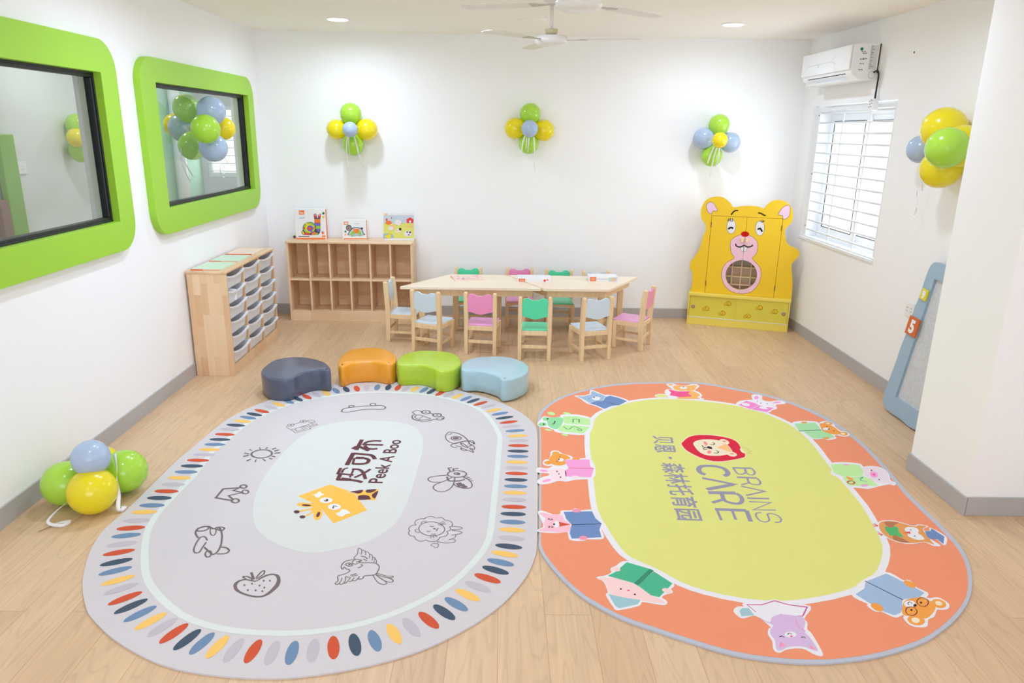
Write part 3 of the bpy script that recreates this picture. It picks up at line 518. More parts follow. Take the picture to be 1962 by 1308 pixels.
S line 3 27 : -278,2944 -282,2935 -274,2923 -278,2914 -277,2902 -287,2899 -298,2911 -311,2918 -303,2932 -295,2938 -286,2933 -282,2935
S line 3 35 : -629,2802 -640,2814 -631,2844 -635,2886 -628,2888 -616,2872 -614,2839
S line 3 30 : -616,2872 -607,2874 -597,2858 -591,2834
S line 3 28 : -597,2858 -589,2862 -577,2843 -571,2812
S line 3 31 : -577,2843 -566,2838 -559,2817 -557,2793
S line 3 39 : -559,2820 -548,2814 -537,2790 -535,2775
S line 3 25 : -548,2807 -546,2780
S line 3 46 : -612,2827 -595,2822 -578,2806
S line 3 46 : -597,2806 -579,2789
S line 3 44 : -671,2725 -680,2738 -682,2761 -673,2785 -654,2795 -636,2799 -623,2801 -606,2796 -603,2791 -611,2779 -602,2776 -574,2776 -549,2776 -530,2767 -517,2747 -517,2721 -523,2692 -542,2683 -569,2678 -572,2664 -581,2655 -591,2658
S line 3 40 : -635,2794 -641,2782 -633,2768 -621,2765 -613,2774
S line 3 50 : -624,2780 -609,2791
C line 3 43 : -636,2759 -637,2753 -642,2750 -649,2749 -657,2752 -663,2757 -666,2763 -665,2768 -660,2772 -653,2773 -645,2770 -639,2765
P line 3 0 : -644,2762 -644,2759 -646,2758 -648,2757 -651,2758 -654,2759 -655,2762 -655,2764 -653,2766 -650,2766 -647,2766 -645,2764
S line 3 40 : -671,2725 -668,2742 -656,2729 -639,2719 -643,2703 -660,2688 -680,2677 -677,2658 -673,2643 -681,2623 -671,2617 -665,2624
S line 3 36 : -661,2663 -660,2643 -663,2624 -654,2617 -647,2625 -643,2643 -647,2671 -638,2668 -629,2671
S line 3 39 : -647,2626 -637,2628 -630,2649 -625,2668
S line 3 42 : -627,2637 -616,2642 -610,2667
S line 3 39 : -613,2645 -601,2644 -593,2659 -589,2676
S line 3 52 : -629,2681 -606,2694
S line 3 38 : -622,2674 -598,2684
S line 3 48 : -610,2737 -600,2742 -591,2756 -600,2762
S line 3 36 : -524,2698 -502,2692 -478,2679 -448,2678 -450,2669 -473,2668 -523,2690
S line 3 45 : -473,2668 -453,2659 -442,2644 -451,2636 -476,2643 -522,2687
S line 3 37 : -532,2682 -518,2654 -500,2629 -478,2619 -466,2627 -475,2639
p gold 3 0 : -1037,3372 -902,3500 -752,3407 -727,3352 -658,3231 -795,3105 -860,3200 -899,3263
P gold 3 0 : -948,3299 -898,3259 -873,3204 -868,3165 -876,3135 -891,3135 -910,3172 -916,3211 -932,3234
P gold 3 0 : -1021,3285 -1005,3302 -964,3298 -918,3275 -896,3251 -906,3211 -938,3226 -938,3258 -978,3257 -1005,3269
p gold 3 0 : -781,3420 -635,3454 -635,3333 -720,3340 -743,3395
s gold 3 135 : -990,3214 -934,3242
s gold 3 116 : -950,3168 -912,3219
P brown 4 0 : -987,3210 -986,3202 -990,3196 -997,3194 -1005,3196 -1011,3202 -1015,3209 -1016,3217 -1012,3223 -1005,3225 -997,3223 -991,3218
P brown 4 0 : -946,3162 -946,3155 -949,3149 -956,3147 -964,3149 -970,3154 -974,3161 -974,3169 -970,3174 -964,3176 -956,3174 -949,3169
P brown 4 0 : -947,3274 -949,3270 -957,3267 -968,3266 -980,3269 -990,3273 -994,3278 -992,3283 -984,3286 -973,3286 -961,3283 -951,3279
P brown 4 0 : -888,3209 -883,3202 -881,3190 -880,3177 -882,3167 -885,3161 -890,3161 -894,3168 -897,3180 -897,3193 -896,3204 -892,3210
P brown 4 0 : -781,3420 -753,3434 -719,3443 -718,3417 -737,3403
P brown 4 0 : -698,3444 -650,3452 -656,3427 -674,3413 -696,3417
P brown 4 0 : -727,3352 -728,3378 -707,3388 -676,3379 -661,3349 -665,3341 -717,3336
P brown 4 0 : -636,3432 -639,3354 -659,3375 -659,3401
s base 4 42 : -797,3424 -752,3407 -727,3352
P white 4 0 : -974,3386 -955,3391 -939,3426 -924,3400 -906,3392 -922,3374 -926,3357 -942,3357 -956,3378
P white 4 0 : -852,3329 -853,3315 -863,3304 -878,3300 -895,3303 -909,3314 -917,3328 -916,3343 -907,3354 -892,3358 -874,3354 -860,3344
P white 4 0 : -795,3263 -796,3248 -806,3237 -820,3232 -837,3236 -851,3247 -859,3262 -858,3277 -849,3289 -834,3293 -817,3289 -803,3278
P white 4 0 : -805,3197 -789,3213 -789,3233 -766,3236 -735,3202 -756,3190 -764,3171 -783,3171
P brown 5 0 : -873,3330 -872,3325 -874,3321 -877,3320 -881,3321 -885,3325 -887,3330 -887,3336 -886,3340 -882,3341 -878,3340 -875,3336
S brown 5 59 : -895,3328 -884,3318 -875,3320
s brown 5 52 : -830,3248 -833,3272 -812,3264
P brown 5 0 : -826,3252 -826,3249 -827,3247 -829,3246 -832,3246 -834,3249 -836,3252 -836,3255 -834,3257 -832,3258 -830,3258 -827,3255
s brown 5 422 : -876,3976 -844,3960
s brown 5 249 : -844,4087 -849,3937
s brown 5 229 : -851,3994 -774,3928
S brown 5 219 : -822,4006 -807,4053 -766,4071 -722,4069
S brown 5 212 : -811,4000 -791,3966 -760,3953 -728,3959
s brown 5 222 : -824,4017 -703,4012
s brown 5 266 : -858,3898 -863,3734
S brown 5 242 : -856,3889 -789,3878 -744,3863 -718,3815
S brown 5 142 : -839,3828 -833,3750
s brown 5 286 : -833,3832 -784,3829
S brown 5 222 : -784,3829 -752,3804 -758,3762 -792,3751 -834,3753
s brown 5 180 : -889,3698 -890,3629 -801,3612
S brown 5 136 : -849,3699 -868,3684 -872,3639
s brown 5 230 : -875,3630 -875,3554
s brown 5 243 : -881,3558 -807,3555
S brown 5 217 : -811,3555 -771,3546 -737,3528
s brown 5 111 : -814,3680 -815,3583
S brown 5 190 : -824,3685 -783,3680 -754,3642 -727,3566
S brown 5 170 : -722,3687 -745,3642 -773,3603 -791,3583
s brown 5 129 : -859,3577 -804,3564
"""
RUG_RIGHT = """
P trim 0 0 : 249,4262 246,4418 283,4614 402,4830 584,5002 857,5160 1178,5218 1524,5220 1782,5082 1957,4964 2100,4788 2206,4555 2249,4293 2253,4043 2229,3768 2186,3432 2177,3167 2160,2988 2124,2848 2049,2696 1952,2556 1832,2437 1711,2346 1588,2273 1409,2207 1260,2176 1129,2165 989,2178 853,2211 723,2272 587,2345 471,2415 352,2532 277,2652 218,2786 185,2902 191,3036 207,3373 232,3834
P orange 1 0 : 259,4262 259,4401 296,4586 411,4799 589,4976 860,5125 1171,5182 1511,5184 1760,5047 1930,4930 2070,4756 2172,4526 2219,4271 2225,4024 2199,3747 2157,3414 2149,3149 2134,2974 2100,2836 2032,2696 1941,2563 1829,2454 1712,2365 1587,2291 1413,2227 1267,2195 1137,2186 1000,2197 863,2230 733,2291 596,2364 480,2434 363,2549 289,2667 231,2798 197,2911 201,3037 218,3373 241,3834
P white 2 0 : 532,4203 502,3868 479,3528 465,3264 488,3093 525,2911 571,2811 672,2721 754,2628 850,2565 1000,2511 1156,2496 1287,2515 1468,2572 1625,2668 1735,2794 1819,2943 1859,3105 1903,3331 1923,3637 1943,3907 1959,4048 1960,4273 1928,4428 1833,4611 1680,4755 1498,4832 1284,4878 1113,4877 901,4803 705,4636 604,4482
P yellow 3 0 : 564,4198 534,3865 511,3526 497,3265 520,3098 556,2920 596,2831 695,2744 775,2652 864,2594 1007,2542 1156,2528 1279,2546 1455,2601 1605,2693 1709,2812 1789,2955 1828,3112 1871,3335 1891,3639 1911,3910 1927,4049 1928,4270 1898,4417 1808,4592 1662,4728 1489,4801 1280,4846 1119,4846 917,4775 728,4614 634,4470
P white 4 0 : 254,4374 280,4444 296,4487 331,4469 409,4483 420,4520 517,4522 597,4465 591,4338 528,4205 376,4233 349,4276 312,4312 261,4329
C white 4 223 : 254,4374 280,4444 296,4487 331,4469 409,4483 420,4520 517,4522 597,4465 591,4338 528,4205 376,4233 349,4276 312,4312 261,4329
P frog 5 0 : 322,4469 408,4476 410,4390 367,4287 321,4313 308,4387
P frog 5 0 : 324,4450 320,4434 312,4421 301,4417 290,4421 283,4433 281,4449 285,4466 293,4478 304,4483 315,4479 322,4467
P frog 5 0 : 302,4357 297,4340 287,4327 273,4323 261,4327 251,4339 249,4356 253,4373 263,4386 277,4391 290,4386 299,4374
P ink 7 0 : 320,4450 318,4444 316,4440 313,4438 310,4440 308,4444 307,4450 308,4456 311,4460 314,4462 317,4460 319,4456
P ink 7 0 : 289,4359 288,4353 286,4349 283,4348 280,4349 278,4353 277,4359 278,4364 281,4369 284,4370 287,4369 289,4365
S ink 7 71 : 337,4358 353,4377 359,4416
p lime 5 0 : 419,4500 515,4503 596,4458 586,4349 418,4378
p lime 5 0 : 411,4360 581,4326 528,4215 390,4240 367,4276
S frogd 7 63 : 409,4322 436,4278 471,4323 504,4302 522,4269 504,4258 494,4291
s frogd 7 80 : 477,4392 483,4450 523,4446 517,4393
P lime 4 0 : 369,4536 364,4523 354,4516 341,4518 329,4527 322,4542 320,4558 325,4571 336,4578 348,4576 360,4566 368,4552
P lime 4 0 : 475,4541 470,4533 460,4530 448,4533 436,4541 428,4552 426,4564 431,4572 441,4575 454,4572 465,4564 473,4552
P lime 4 0 : 331,4258 327,4252 318,4250 306,4253 295,4260 287,4269 285,4278 289,4284 298,4286 310,4283 321,4276 329,4267
P lime 4 0 : 429,4184 425,4177 416,4174 405,4177 395,4183 388,4193 386,4202 391,4209 399,4212 410,4210 420,4203 427,4194
P white 4 0 : 541,4892 593,4894 653,4932 665,4998 682,5006 747,4920 796,4915 859,4867 903,4799 831,4715 775,4694 717,4640 669,4697 612,4749 577,4837
C white 4 153 : 541,4892 593,4894 653,4932 665,4998 682,5006 747,4920 796,4915 859,4867 903,4799 831,4715 775,4694 717,4640 669,4697 612,4749 577,4837
p bluel 5 0 : 545,4885 592,4884 657,4925 666,4983 680,4994 746,4913 759,4899 727,4807 681,4792 624,4763 583,4842
p bluem 5 0 : 732,4807 756,4878 795,4905 857,4853 898,4799 829,4715
p bluem 5 0 : 622,4752 681,4792 726,4800 821,4715 776,4701 717,4644 670,4708
S blued 7 59 : 726,4803 826,4715
P white 6 0 : 715,4846 708,4827 696,4813 680,4807 666,4812 657,4825 655,4844 661,4863 674,4877 690,4883 704,4878 713,4864
P ink 7 0 : 679,4866 678,4861 675,4857 671,4855 668,4857 666,4860 665,4865 667,4870 670,4874 674,4875 677,4874 679,4870
P ink 7 0 : 633,4839 632,4835 631,4833 629,4832 627,4833 626,4835 626,4839 627,4842 629,4845 630,4846 632,4845 633,4842
P ink 7 0 : 696,4904 695,4901 693,4898 691,4897 690,4898 689,4901 689,4904 690,4908 691,4910 693,4911 695,4911 696,4908
P white 4 0 : 1265,5146 1277,5178 1310,5182 1334,5149 1404,5136 1455,5172 1490,5162 1490,5123 1457,5076 1437,5038 1460,4987 1460,4928 1438,4885 1444,4850 1238,4865 1217,4906 1214,4986 1245,5054 1288,5040
C white 4 148 : 1265,5146 1277,5178 1310,5182 1334,5149 1404,5136 1455,5172 1490,5162 1490,5123 1457,5076 1437,5038 1460,4987 1460,4928 1438,4885 1444,4850 1238,4865 1217,4906 1214,4986 1245,5054 1288,5040
P tan 5 0 : 1302,5124 1344,5146 1403,5132 1461,5153 1483,5138 1459,5084 1432,5037 1377,5025 1307,5033 1294,5078
P tan 5 0 : 1307,5160 1303,5151 1294,5144 1285,5141 1276,5143 1271,5150 1270,5159 1275,5169 1283,5176 1293,5179 1302,5176 1307,5170
P tan 5 0 : 1407,5022 1444,4986 1454,4935 1425,4892 1427,4859 1268,4863 1356,4940
P white 6 0 : 1399,5092 1391,5077 1379,5065 1364,5061 1352,5064 1344,5075 1344,5091 1351,5106 1364,5118 1379,5122 1392,5119 1399,5108
P ink 7 0 : 1382,5110 1380,5106 1377,5103 1374,5102 1371,5103 1370,5106 1370,5110 1371,5114 1374,5117 1378,5118 1381,5117 1382,5114
p pink 6 0 : 1247,5054 1312,5011 1297,4892 1232,4928 1253,4987
p pink 6 0 : 1315,5011 1406,5017 1374,4969 1389,4909 1300,4892
S red 7 27 : 1314,5011 1298,4892
P yellow 5 0 : 1211,4913 1202,4897 1184,4885 1162,4881 1141,4884 1128,4895 1125,4911 1134,4927 1152,4939 1175,4944 1196,4940 1209,4929
P white 4 0 : 1220,4917 1208,4896 1187,4881 1160,4875 1136,4879 1121,4893 1118,4913 1129,4934 1151,4949 1177,4956 1202,4951 1217,4937
P white 4 0 : 303,3882 310,3938 339,3948 365,3911 406,3884 428,3857 466,3845 521,3841 535,3726 510,3609 418,3588 364,3566 320,3573 266,3540 222,3531 212,3563 240,3603 279,3629 273,3662 217,3669 219,3720 276,3712 310,3756 271,3755 253,3781 268,3826 287,3827
C white 4 141 : 303,3882 310,3938 339,3948 365,3911 406,3884 428,3857 466,3845 521,3841 535,3726 510,3609 418,3588 364,3566 320,3573 266,3540 222,3531 212,3563 240,3603 279,3629 273,3662 217,3669 219,3720 276,3712 310,3756 271,3755 253,3781 268,3826 287,3827
P bear 5 0 : 285,3791 293,3863 324,3910 384,3902 411,3848 378,3829 377,3775 333,3753
P bear 5 0 : 353,3917 349,3903 340,3894 329,3890 318,3893 310,3903 308,3916 312,3929 321,3939 332,3943 343,3939 351,3930
P bear 5 0 : 299,3791 295,3779 287,3770 276,3766 265,3769 258,3778 255,3790 259,3803 268,3812 279,3816 289,3813 297,3804
P bear 5 0 : 465,3845 461,3836 452,3829 441,3827 430,3829 422,3835 420,3844 424,3853 433,3860 444,3863 455,3861 463,3854
P white 6 0 : 372,3829 369,3818 362,3810 354,3807 347,3809 341,3817 340,3828 343,3839 349,3847 357,3850 365,3847 370,3839
P ink 7 0 : 348,3834 347,3829 345,3826 343,3824 341,3826 340,3829 340,3833 340,3838 342,3841 344,3843 346,3841 347,3838
P ink 7 0 : 355,3870 354,3867 353,3865 351,3865 350,3865 349,3867 349,3870 349,3873 351,3875 352,3876 354,3875 355,3873
P ink 7 0 : 332,3808 332,3805 330,3803 329,3803 327,3803 326,3805 326,3808 327,3811 328,3813 330,3813 331,3813 332,3811
P rabb 5 0 : 283,3687 315,3718 361,3714 371,3655 363,3598 380,3582 320,3576 285,3612
P rabb 5 0 : 288,3683 282,3671 268,3664 249,3663 230,3668 217,3678 213,3690 219,3701 233,3709 252,3710 271,3705 284,3695
P rosy 6 0 : 271,3684 267,3679 259,3675 247,3675 236,3677 228,3682 226,3688 229,3694 238,3698 249,3698 260,3695 268,3690
P rabb 5 0 : 295,3589 291,3572 277,3555 258,3541 239,3534 224,3537 218,3548 223,3564 236,3582 255,3596 275,3603 290,3601
P rosy 6 0 : 281,3581 278,3572 269,3563 258,3554 246,3550 237,3550 233,3555 236,3564 244,3574 256,3582 268,3587 277,3586
P ink 7 0 : 325,3679 324,3675 322,3672 320,3671 318,3672 317,3675 317,3679 318,3684 319,3687 321,3688 323,3687 324,3684
P ink 7 0 : 340,3609 339,3605 337,3602 335,3600 334,3601 332,3604 332,3608 333,3613 335,3616 337,3617 338,3616 340,3613
P ink 7 0 : 334,3648 333,3645 331,3642 329,3641 328,3642 326,3644 326,3648 327,3651 328,3654 330,3655 332,3654 333,3651
p rosy 5 0 : 374,3832 521,3836 516,3743 532,3723 389,3727 381,3775
p rosy 5 0 : 386,3716 532,3720 506,3612 365,3619 366,3689
S pink 7 63 : 389,3723 535,3723
P rabb 6 0 : 439,3611 435,3600 426,3592 414,3589 403,3592 396,3599 394,3610 398,3620 407,3628 418,3631 429,3629 437,3621
P white 4 0 : 199,3226 221,3233 266,3201 310,3208 316,3238 364,3243 387,3263 409,3243 467,3248 478,3172 502,3121 485,3070 485,2992 411,2985 390,2971 337,2978 330,3044 275,3037 211,3042 185,3053 219,3085 213,3154
C white 4 131 : 199,3226 221,3233 266,3201 310,3208 316,3238 364,3243 387,3263 409,3243 467,3248 478,3172 502,3121 485,3070 485,2992 411,2985 390,2971 337,2978 330,3044 275,3037 211,3042 185,3053 219,3085 213,3154
P pinkl 5 0 : 226,3155 246,3197 310,3202 320,3156 346,3112 330,3044 262,3040 225,3073 218,3116
p pinkl 5 0 : 199,3217 223,3223 266,3194 230,3161
p pinkl 5 0 : 189,3056 223,3085 256,3045 214,3044
p bluem 5 0 : 323,3233 466,3240 475,3172 499,3123 351,3112 330,3163
p bluem 5 0 : 351,3106 496,3114 481,3064 482,2998 341,2984 335,3032
S blued 7 65 : 352,3108 498,3119
P white 6 0 : 292,3112 289,3097 283,3086 277,3082 270,3086 266,3097 266,3112 268,3127 274,3138 281,3143 287,3139 291,3127
p red 6 0 : 292,3135 347,3111 292,3090
P ink 7 0 : 271,3112 271,3107 269,3104 266,3103 264,3104 263,3107 262,3112 263,3116 265,3119 267,3121 270,3120 271,3116
s ink 7 41 : 238,3155 249,3157 241,3168
s ink 7 42 : 250,3152 262,3153 256,3165
s ink 7 42 : 237,3076 246,3089 237,3094
s ink 7 40 : 250,3077 260,3082 253,3094
P pinkm 6 0 : 410,3245 406,3235 398,3228 386,3226 376,3228 368,3235 366,3244 370,3254 379,3261 390,3264 401,3261 408,3254
P pinkm 6 0 : 416,2991 412,2982 404,2976 394,2973 384,2975 377,2982 375,2990 379,2999 387,3006 397,3009 407,3006 414,3000
P white 4 0 : 425,2677 461,2689 493,2714 494,2743 517,2761 570,2800 677,2741 736,2640 716,2603 719,2580 686,2566 665,2544 681,2518 671,2499 640,2504 583,2517 562,2491 481,2465 467,2481 448,2555 459,2577 450,2651
C white 4 108 : 425,2677 461,2689 493,2714 494,2743 517,2761 570,2800 677,2741 736,2640 716,2603 719,2580 686,2566 665,2544 681,2518 671,2499 640,2504 583,2517 562,2491 481,2465 467,2481 448,2555 459,2577 450,2651
P pigg 5 0 : 429,2674 465,2679 521,2670 576,2631 621,2570 675,2518 667,2505 584,2521 515,2529 465,2564 450,2651
p teal 6 0 : 454,2564 517,2540 579,2525 564,2498 484,2471 471,2485
P pigg 6 0 : 530,2735 526,2728 518,2724 509,2725 501,2730 496,2737 495,2746 500,2753 508,2757 517,2756 525,2752 530,2744
P pigg 6 0 : 720,2585 715,2579 706,2576 696,2576 688,2581 683,2588 683,2596 687,2603 696,2606 706,2605 714,2600 719,2593
p green 5 0 : 469,2691 515,2727 534,2754 568,2795 660,2745 575,2638
p green 5 0 : 586,2624 674,2726 736,2640 708,2603 660,2545 629,2557
p greend 6 0 : 572,2638 660,2745 676,2731 586,2622
P ink 7 0 : 515,2598 514,2595 512,2593 510,2592 508,2593 507,2595 506,2597 507,2600 509,2602 512,2603 514,2602 515,2600
P ink 7 0 : 567,2562 566,2559 564,2557 562,2557 560,2557 559,2559 559,2562 560,2565 562,2567 564,2567 566,2567 567,2565
P pink 7 0 : 547,2589 545,2587 543,2585 540,2584 538,2585 536,2586 536,2589 537,2591 539,2593 542,2593 545,2593 546,2591
P white 4 0 : 944,2457 966,2482 996,2484 997,2504 1061,2503 1129,2531 1176,2506 1257,2490 1205,2422 1203,2390 1187,2351 1194,2324 1190,2218 1168,2212 1132,2246 1071,2242 1035,2224 1025,2238 1036,2281 1034,2319 1047,2350 1059,2361 1022,2433 970,2420 955,2424
C white 4 104 : 944,2457 966,2482 996,2484 997,2504 1061,2503 1129,2531 1176,2506 1257,2490 1205,2422 1203,2390 1187,2351 1194,2324 1190,2218 1168,2212 1132,2246 1071,2242 1035,2224 1025,2238 1036,2281 1034,2319 1047,2350 1059,2361 1022,2433 970,2420 955,2424
p pinkd 5 0 : 1004,2502 1067,2502 1130,2530 1176,2504 1251,2489 1213,2435 1204,2427 1026,2454
p white 6 0 : 1010,2497 1065,2496 1127,2523 1173,2499 1241,2483 1204,2432 1154,2432 1120,2442 1070,2421 1029,2454
P lilac 7 0 : 1028,2421 1059,2389 1081,2421 1119,2438 1165,2434 1203,2422 1200,2390 1176,2343 1183,2298 1183,2232 1159,2239 1136,2254 1085,2253 1042,2231 1033,2245 1044,2289 1039,2319 1050,2350 1069,2373 1041,2397
p teal 5 0 : 964,2461 981,2478 1007,2478 1014,2433 961,2427
p pinkm 8 0 : 1060,2278 1073,2260 1045,2245
p pinkm 8 0 : 1164,2264 1179,2239 1161,2242
P white 8 0 : 1138,2320 1131,2311 1121,2305 1108,2303 1098,2305 1092,2311 1092,2319 1098,2328 1109,2334 1121,2336 1132,2334 1138,2328
P pink 9 0 : 1120,2309 1119,2307 1116,2305 1112,2304 1110,2305 1108,2307 1108,2309 1110,2311 1113,2313 1116,2313 1119,2313 1120,2311
S ink 9 31 : 1103,2319 1114,2327 1121,2320
S ink 9 39 : 1067,2304 1077,2310 1084,2303
S ink 9 35 : 1149,2302 1159,2306 1164,2299
S pinkm 8 32 : 1170,2414 1162,2366 1180,2339
P white 4 0 : 1472,2572 1566,2668 1690,2730 1734,2670 1761,2670 1763,2622 1788,2586 1764,2555 1784,2545 1818,2550 1833,2515 1812,2486 1784,2481 1765,2481 1728,2437 1693,2418 1669,2381 1643,2372 1612,2381 1608,2417 1621,2436 1608,2446 1573,2431 1541,2464 1513,2468 1502,2497 1509,2512
C white 4 128 : 1472,2572 1566,2668 1690,2730 1734,2670 1761,2670 1763,2622 1788,2586 1764,2555 1784,2545 1818,2550 1833,2515 1812,2486 1784,2481 1765,2481 1728,2437 1693,2418 1669,2381 1643,2372 1612,2381 1608,2417 1621,2436 1608,2446 1573,2431 1541,2464 1513,2468 1502,2497 1509,2512
P bear 5 0 : 1614,2450 1659,2523 1704,2549 1748,2560 1772,2535 1774,2495 1731,2447 1688,2420 1640,2432
P bear 5 0 : 1822,2503 1809,2491 1793,2486 1779,2488 1770,2498 1769,2512 1776,2528 1789,2540 1805,2545 1820,2542 1828,2532 1829,2518
P cream 6 0 : 1810,2511 1804,2505 1796,2502 1789,2504 1785,2508 1785,2516 1788,2523 1795,2529 1802,2532 1809,2531 1813,2526 1814,2519
P bear 5 0 : 1676,2400 1662,2386 1645,2379 1627,2380 1615,2388 1612,2402 1617,2418 1631,2431 1649,2439 1666,2438 1679,2430 1682,2415
P cream 6 0 : 1658,2404 1651,2397 1642,2392 1633,2392 1628,2397 1627,2404 1630,2413 1637,2421 1647,2425 1655,2425 1661,2421 1662,2413
p bluel 5 0 : 1570,2663 1689,2723 1733,2661 1760,2622 1780,2586 1740,2556 1665,2541
p bluel 5 0 : 1484,2574 1541,2614 1566,2657 1659,2535 1632,2484 1610,2455 1576,2438 1537,2469
S blued 7 61 : 1568,2666 1663,2537
P bear 6 0 : 1765,2628 1756,2621 1745,2622 1736,2629 1731,2640 1731,2654 1736,2665 1745,2672 1756,2671 1765,2664 1771,2652 1771,2639
P bear 6 0 : 1548,2471 1538,2463 1527,2463 1517,2469 1511,2481 1510,2495 1516,2507 1526,2515 1538,2515 1548,2508 1554,2496 1554,2483
P white 6 0 : 1701,2512 1692,2501 1679,2493 1666,2490 1655,2493 1651,2501 1654,2512 1663,2522 1676,2531 1689,2534 1700,2531 1704,2523
P ink 8 0 : 1700,2502 1697,2498 1693,2495 1689,2493 1686,2494 1685,2498 1687,2502 1690,2506 1694,2510 1698,2511 1701,2510 1702,2507
P ink 8 0 : 1733,2520 1730,2517 1727,2515 1724,2514 1722,2515 1722,2517 1723,2520 1725,2523 1728,2525 1731,2526 1733,2525 1734,2523
P ink 8 0 : 1667,2472 1665,2469 1662,2467 1659,2466 1657,2467 1657,2469 1658,2472 1660,2475 1663,2477 1666,2478 1668,2477 1668,2475
C brown 7 33 : 1757,2518 1745,2505 1732,2497 1719,2497 1712,2504 1711,2516 1718,2531 1730,2544 1744,2552 1756,2552 1764,2545 1764,2533
C brown 7 34 : 1678,2459 1666,2447 1653,2439 1641,2439 1633,2445 1633,2457 1639,2471 1650,2484 1664,2491 1676,2492 1683,2485 1684,2473
S ink 7 30 : 1687,2512 1685,2524 1672,2516 1670,2504
P white 4 0 : 1873,3153 1898,3170 1922,3174 1953,3173 1986,3155 2032,3124 2056,3136 2081,3134 2098,3121 2065,3101 2057,3081 2086,3081 2104,3107 2132,3028 2081,2954 2076,3003 2045,3005 2060,2952 2027,2949 2003,2978 1946,2966 1902,2967 1866,2983 1841,3024 1837,3081
C white 4 42 : 1873,3153 1898,3170 1922,3174 1953,3173 1986,3155 2032,3124 2056,3136 2081,3134 2098,3121 2065,3101 2057,3081 2086,3081 2104,3107 2132,3028 2081,2954 2076,3003 2045,3005 2060,2952 2027,2949 2003,2978 1946,2966 1902,2967 1866,2983 1841,3024 1837,3081
P owl 5 0 : 1868,3141 1898,3165 1931,3170 1968,3161 2030,3120 2058,3132 2093,3123 2064,3101 2053,3077 2042,3005 2038,2986 2037,2957 2006,2980 1948,2970 1904,2971 1868,2987 1844,3030 1843,3081
p owld 6 0 : 1900,3158 1928,3166 1973,3154 1941,3134 1920,3110 1901,3106 1895,3126
p owld 6 0 : 1882,3040 1898,3044 1900,3025 1917,3003 1930,2973 1891,2976 1864,3002
p frogm 7 0 : 1885,3119 1907,3104 1929,3118 1943,3114 1939,3095 1927,3075 1927,3044 1926,3025 1916,3018 1894,3036 1865,3032 1869,3051 1868,3078
P white 6 0 : 1973,3099 1993,3113 2016,3114 2033,3102 2031,3080 2014,3057 2020,3034 2015,3004 1987,2996 1964,3007 1952,3029 1964,3060 1962,3076
p redo 8 0 : 1952,3066 1982,3070 1974,3049 1963,3054
s ink 8 25 : 2000,3092 1992,3088 1994,3076
s ink 8 28 : 1990,3036 1981,3031 1984,3021
p bluem 6 0 : 2058,3077 2087,3079 2106,3103 2125,3028 2082,2963 2077,3005 2044,3005 2041,3027
s redo 5 50 : 1844,3147 1855,3125
s redo 5 54 : 1832,3133 1854,3123
s redo 5 43 : 1827,3115 1854,3123
s redo 5 39 : 1823,3069 1834,3039
s redo 5 54 : 1815,3050 1834,3039
s redo 5 25 : 1819,3031 1834,3039
P white 4 0 : 1914,3810 2008,3831 2090,3814 2094,3776 2148,3784 2189,3766 2197,3705 2164,3611 2176,3582 2156,3554 2135,3565 2065,3541 1999,3512 1959,3517 1895,3538 1894,3628 1871,3687 1901,3735
C white 4 105 : 1914,3810 2008,3831 2090,3814 2094,3776 2148,3784 2189,3766 2197,3705 2164,3611 2176,3582 2156,3554 2135,3565 2065,3541 1999,3512 1959,3517 1895,3538 1894,3628 1871,3687 1901,3735
p lime 5 0 : 1917,3804 2000,3814 2084,3801 2070,3727 2041,3666 1921,3652 1888,3699 1901,3735
p lime 5 0 : 1918,3646 2039,3660 2062,3620 2065,3541 1980,3539 1902,3540 1900,3571
P pigw 6 0 : 2088,3764 2147,3771 2186,3760 2194,3699 2159,3611 2165,3571 2135,3574 2085,3581 2057,3643 2061,3702
P rosy 7 0 : 2121,3660 2108,3646 2095,3640 2085,3644 2082,3656 2085,3675 2094,3694 2107,3709 2120,3715 2130,3711 2134,3698 2130,3680
P pink 8 0 : 2112,3671 2108,3666 2103,3664 2100,3666 2098,3671 2099,3677 2102,3684 2107,3688 2111,3690 2115,3688 2116,3684 2116,3677
P ink 8 0 : 2125,3730 2123,3727 2120,3724 2117,3723 2115,3724 2115,3726 2116,3730 2118,3734 2121,3737 2124,3738 2126,3737 2126,3734
P ink 8 0 : 2111,3615 2109,3612 2106,3609 2103,3608 2102,3609 2101,3612 2102,3615 2105,3619 2108,3621 2110,3622 2112,3621 2112,3619
C red 7 87 : 1950,3576 1943,3567 1934,3561 1924,3561 1916,3565 1913,3572 1915,3582 1922,3591 1932,3596 1942,3597 1950,3593 1953,3585
p bear 7 0 : 1940,3658 1965,3630 1956,3601 1932,3618
S teald 7 44 : 2003,3630 2030,3643 1997,3607 2018,3596 2024,3585
P rosy 7 0 : 2024,3800 2020,3794 2011,3790 2002,3788 1995,3789 1990,3793 1991,3799 1995,3805 2004,3809 2013,3811 2021,3809 2025,3805
P rosy 7 0 : 2011,3546 2005,3539 1995,3534 1984,3532 1975,3533 1970,3538 1971,3545 1977,3552 1986,3557 1997,3559 2007,3557 2012,3552
P white 4 0 : 1938,4421 2010,4456 2097,4450 2112,4417 2146,4451 2183,4456 2200,4420 2191,4371 2197,4300 2218,4293 2229,4254 2211,4224 2177,4215 2144,4237 2118,4221 2114,4184 2061,4160 2031,4174 1963,4173 1942,4270 1923,4301
C white 4 136 : 1938,4421 2010,4456 2097,4450 2112,4417 2146,4451 2183,4456 2200,4420 2191,4371 2197,4300 2218,4293 2229,4254 2211,4224 2177,4215 2144,4237 2118,4221 2114,4184 2061,4160 2031,4174 1963,4173 1942,4270 1923,4301
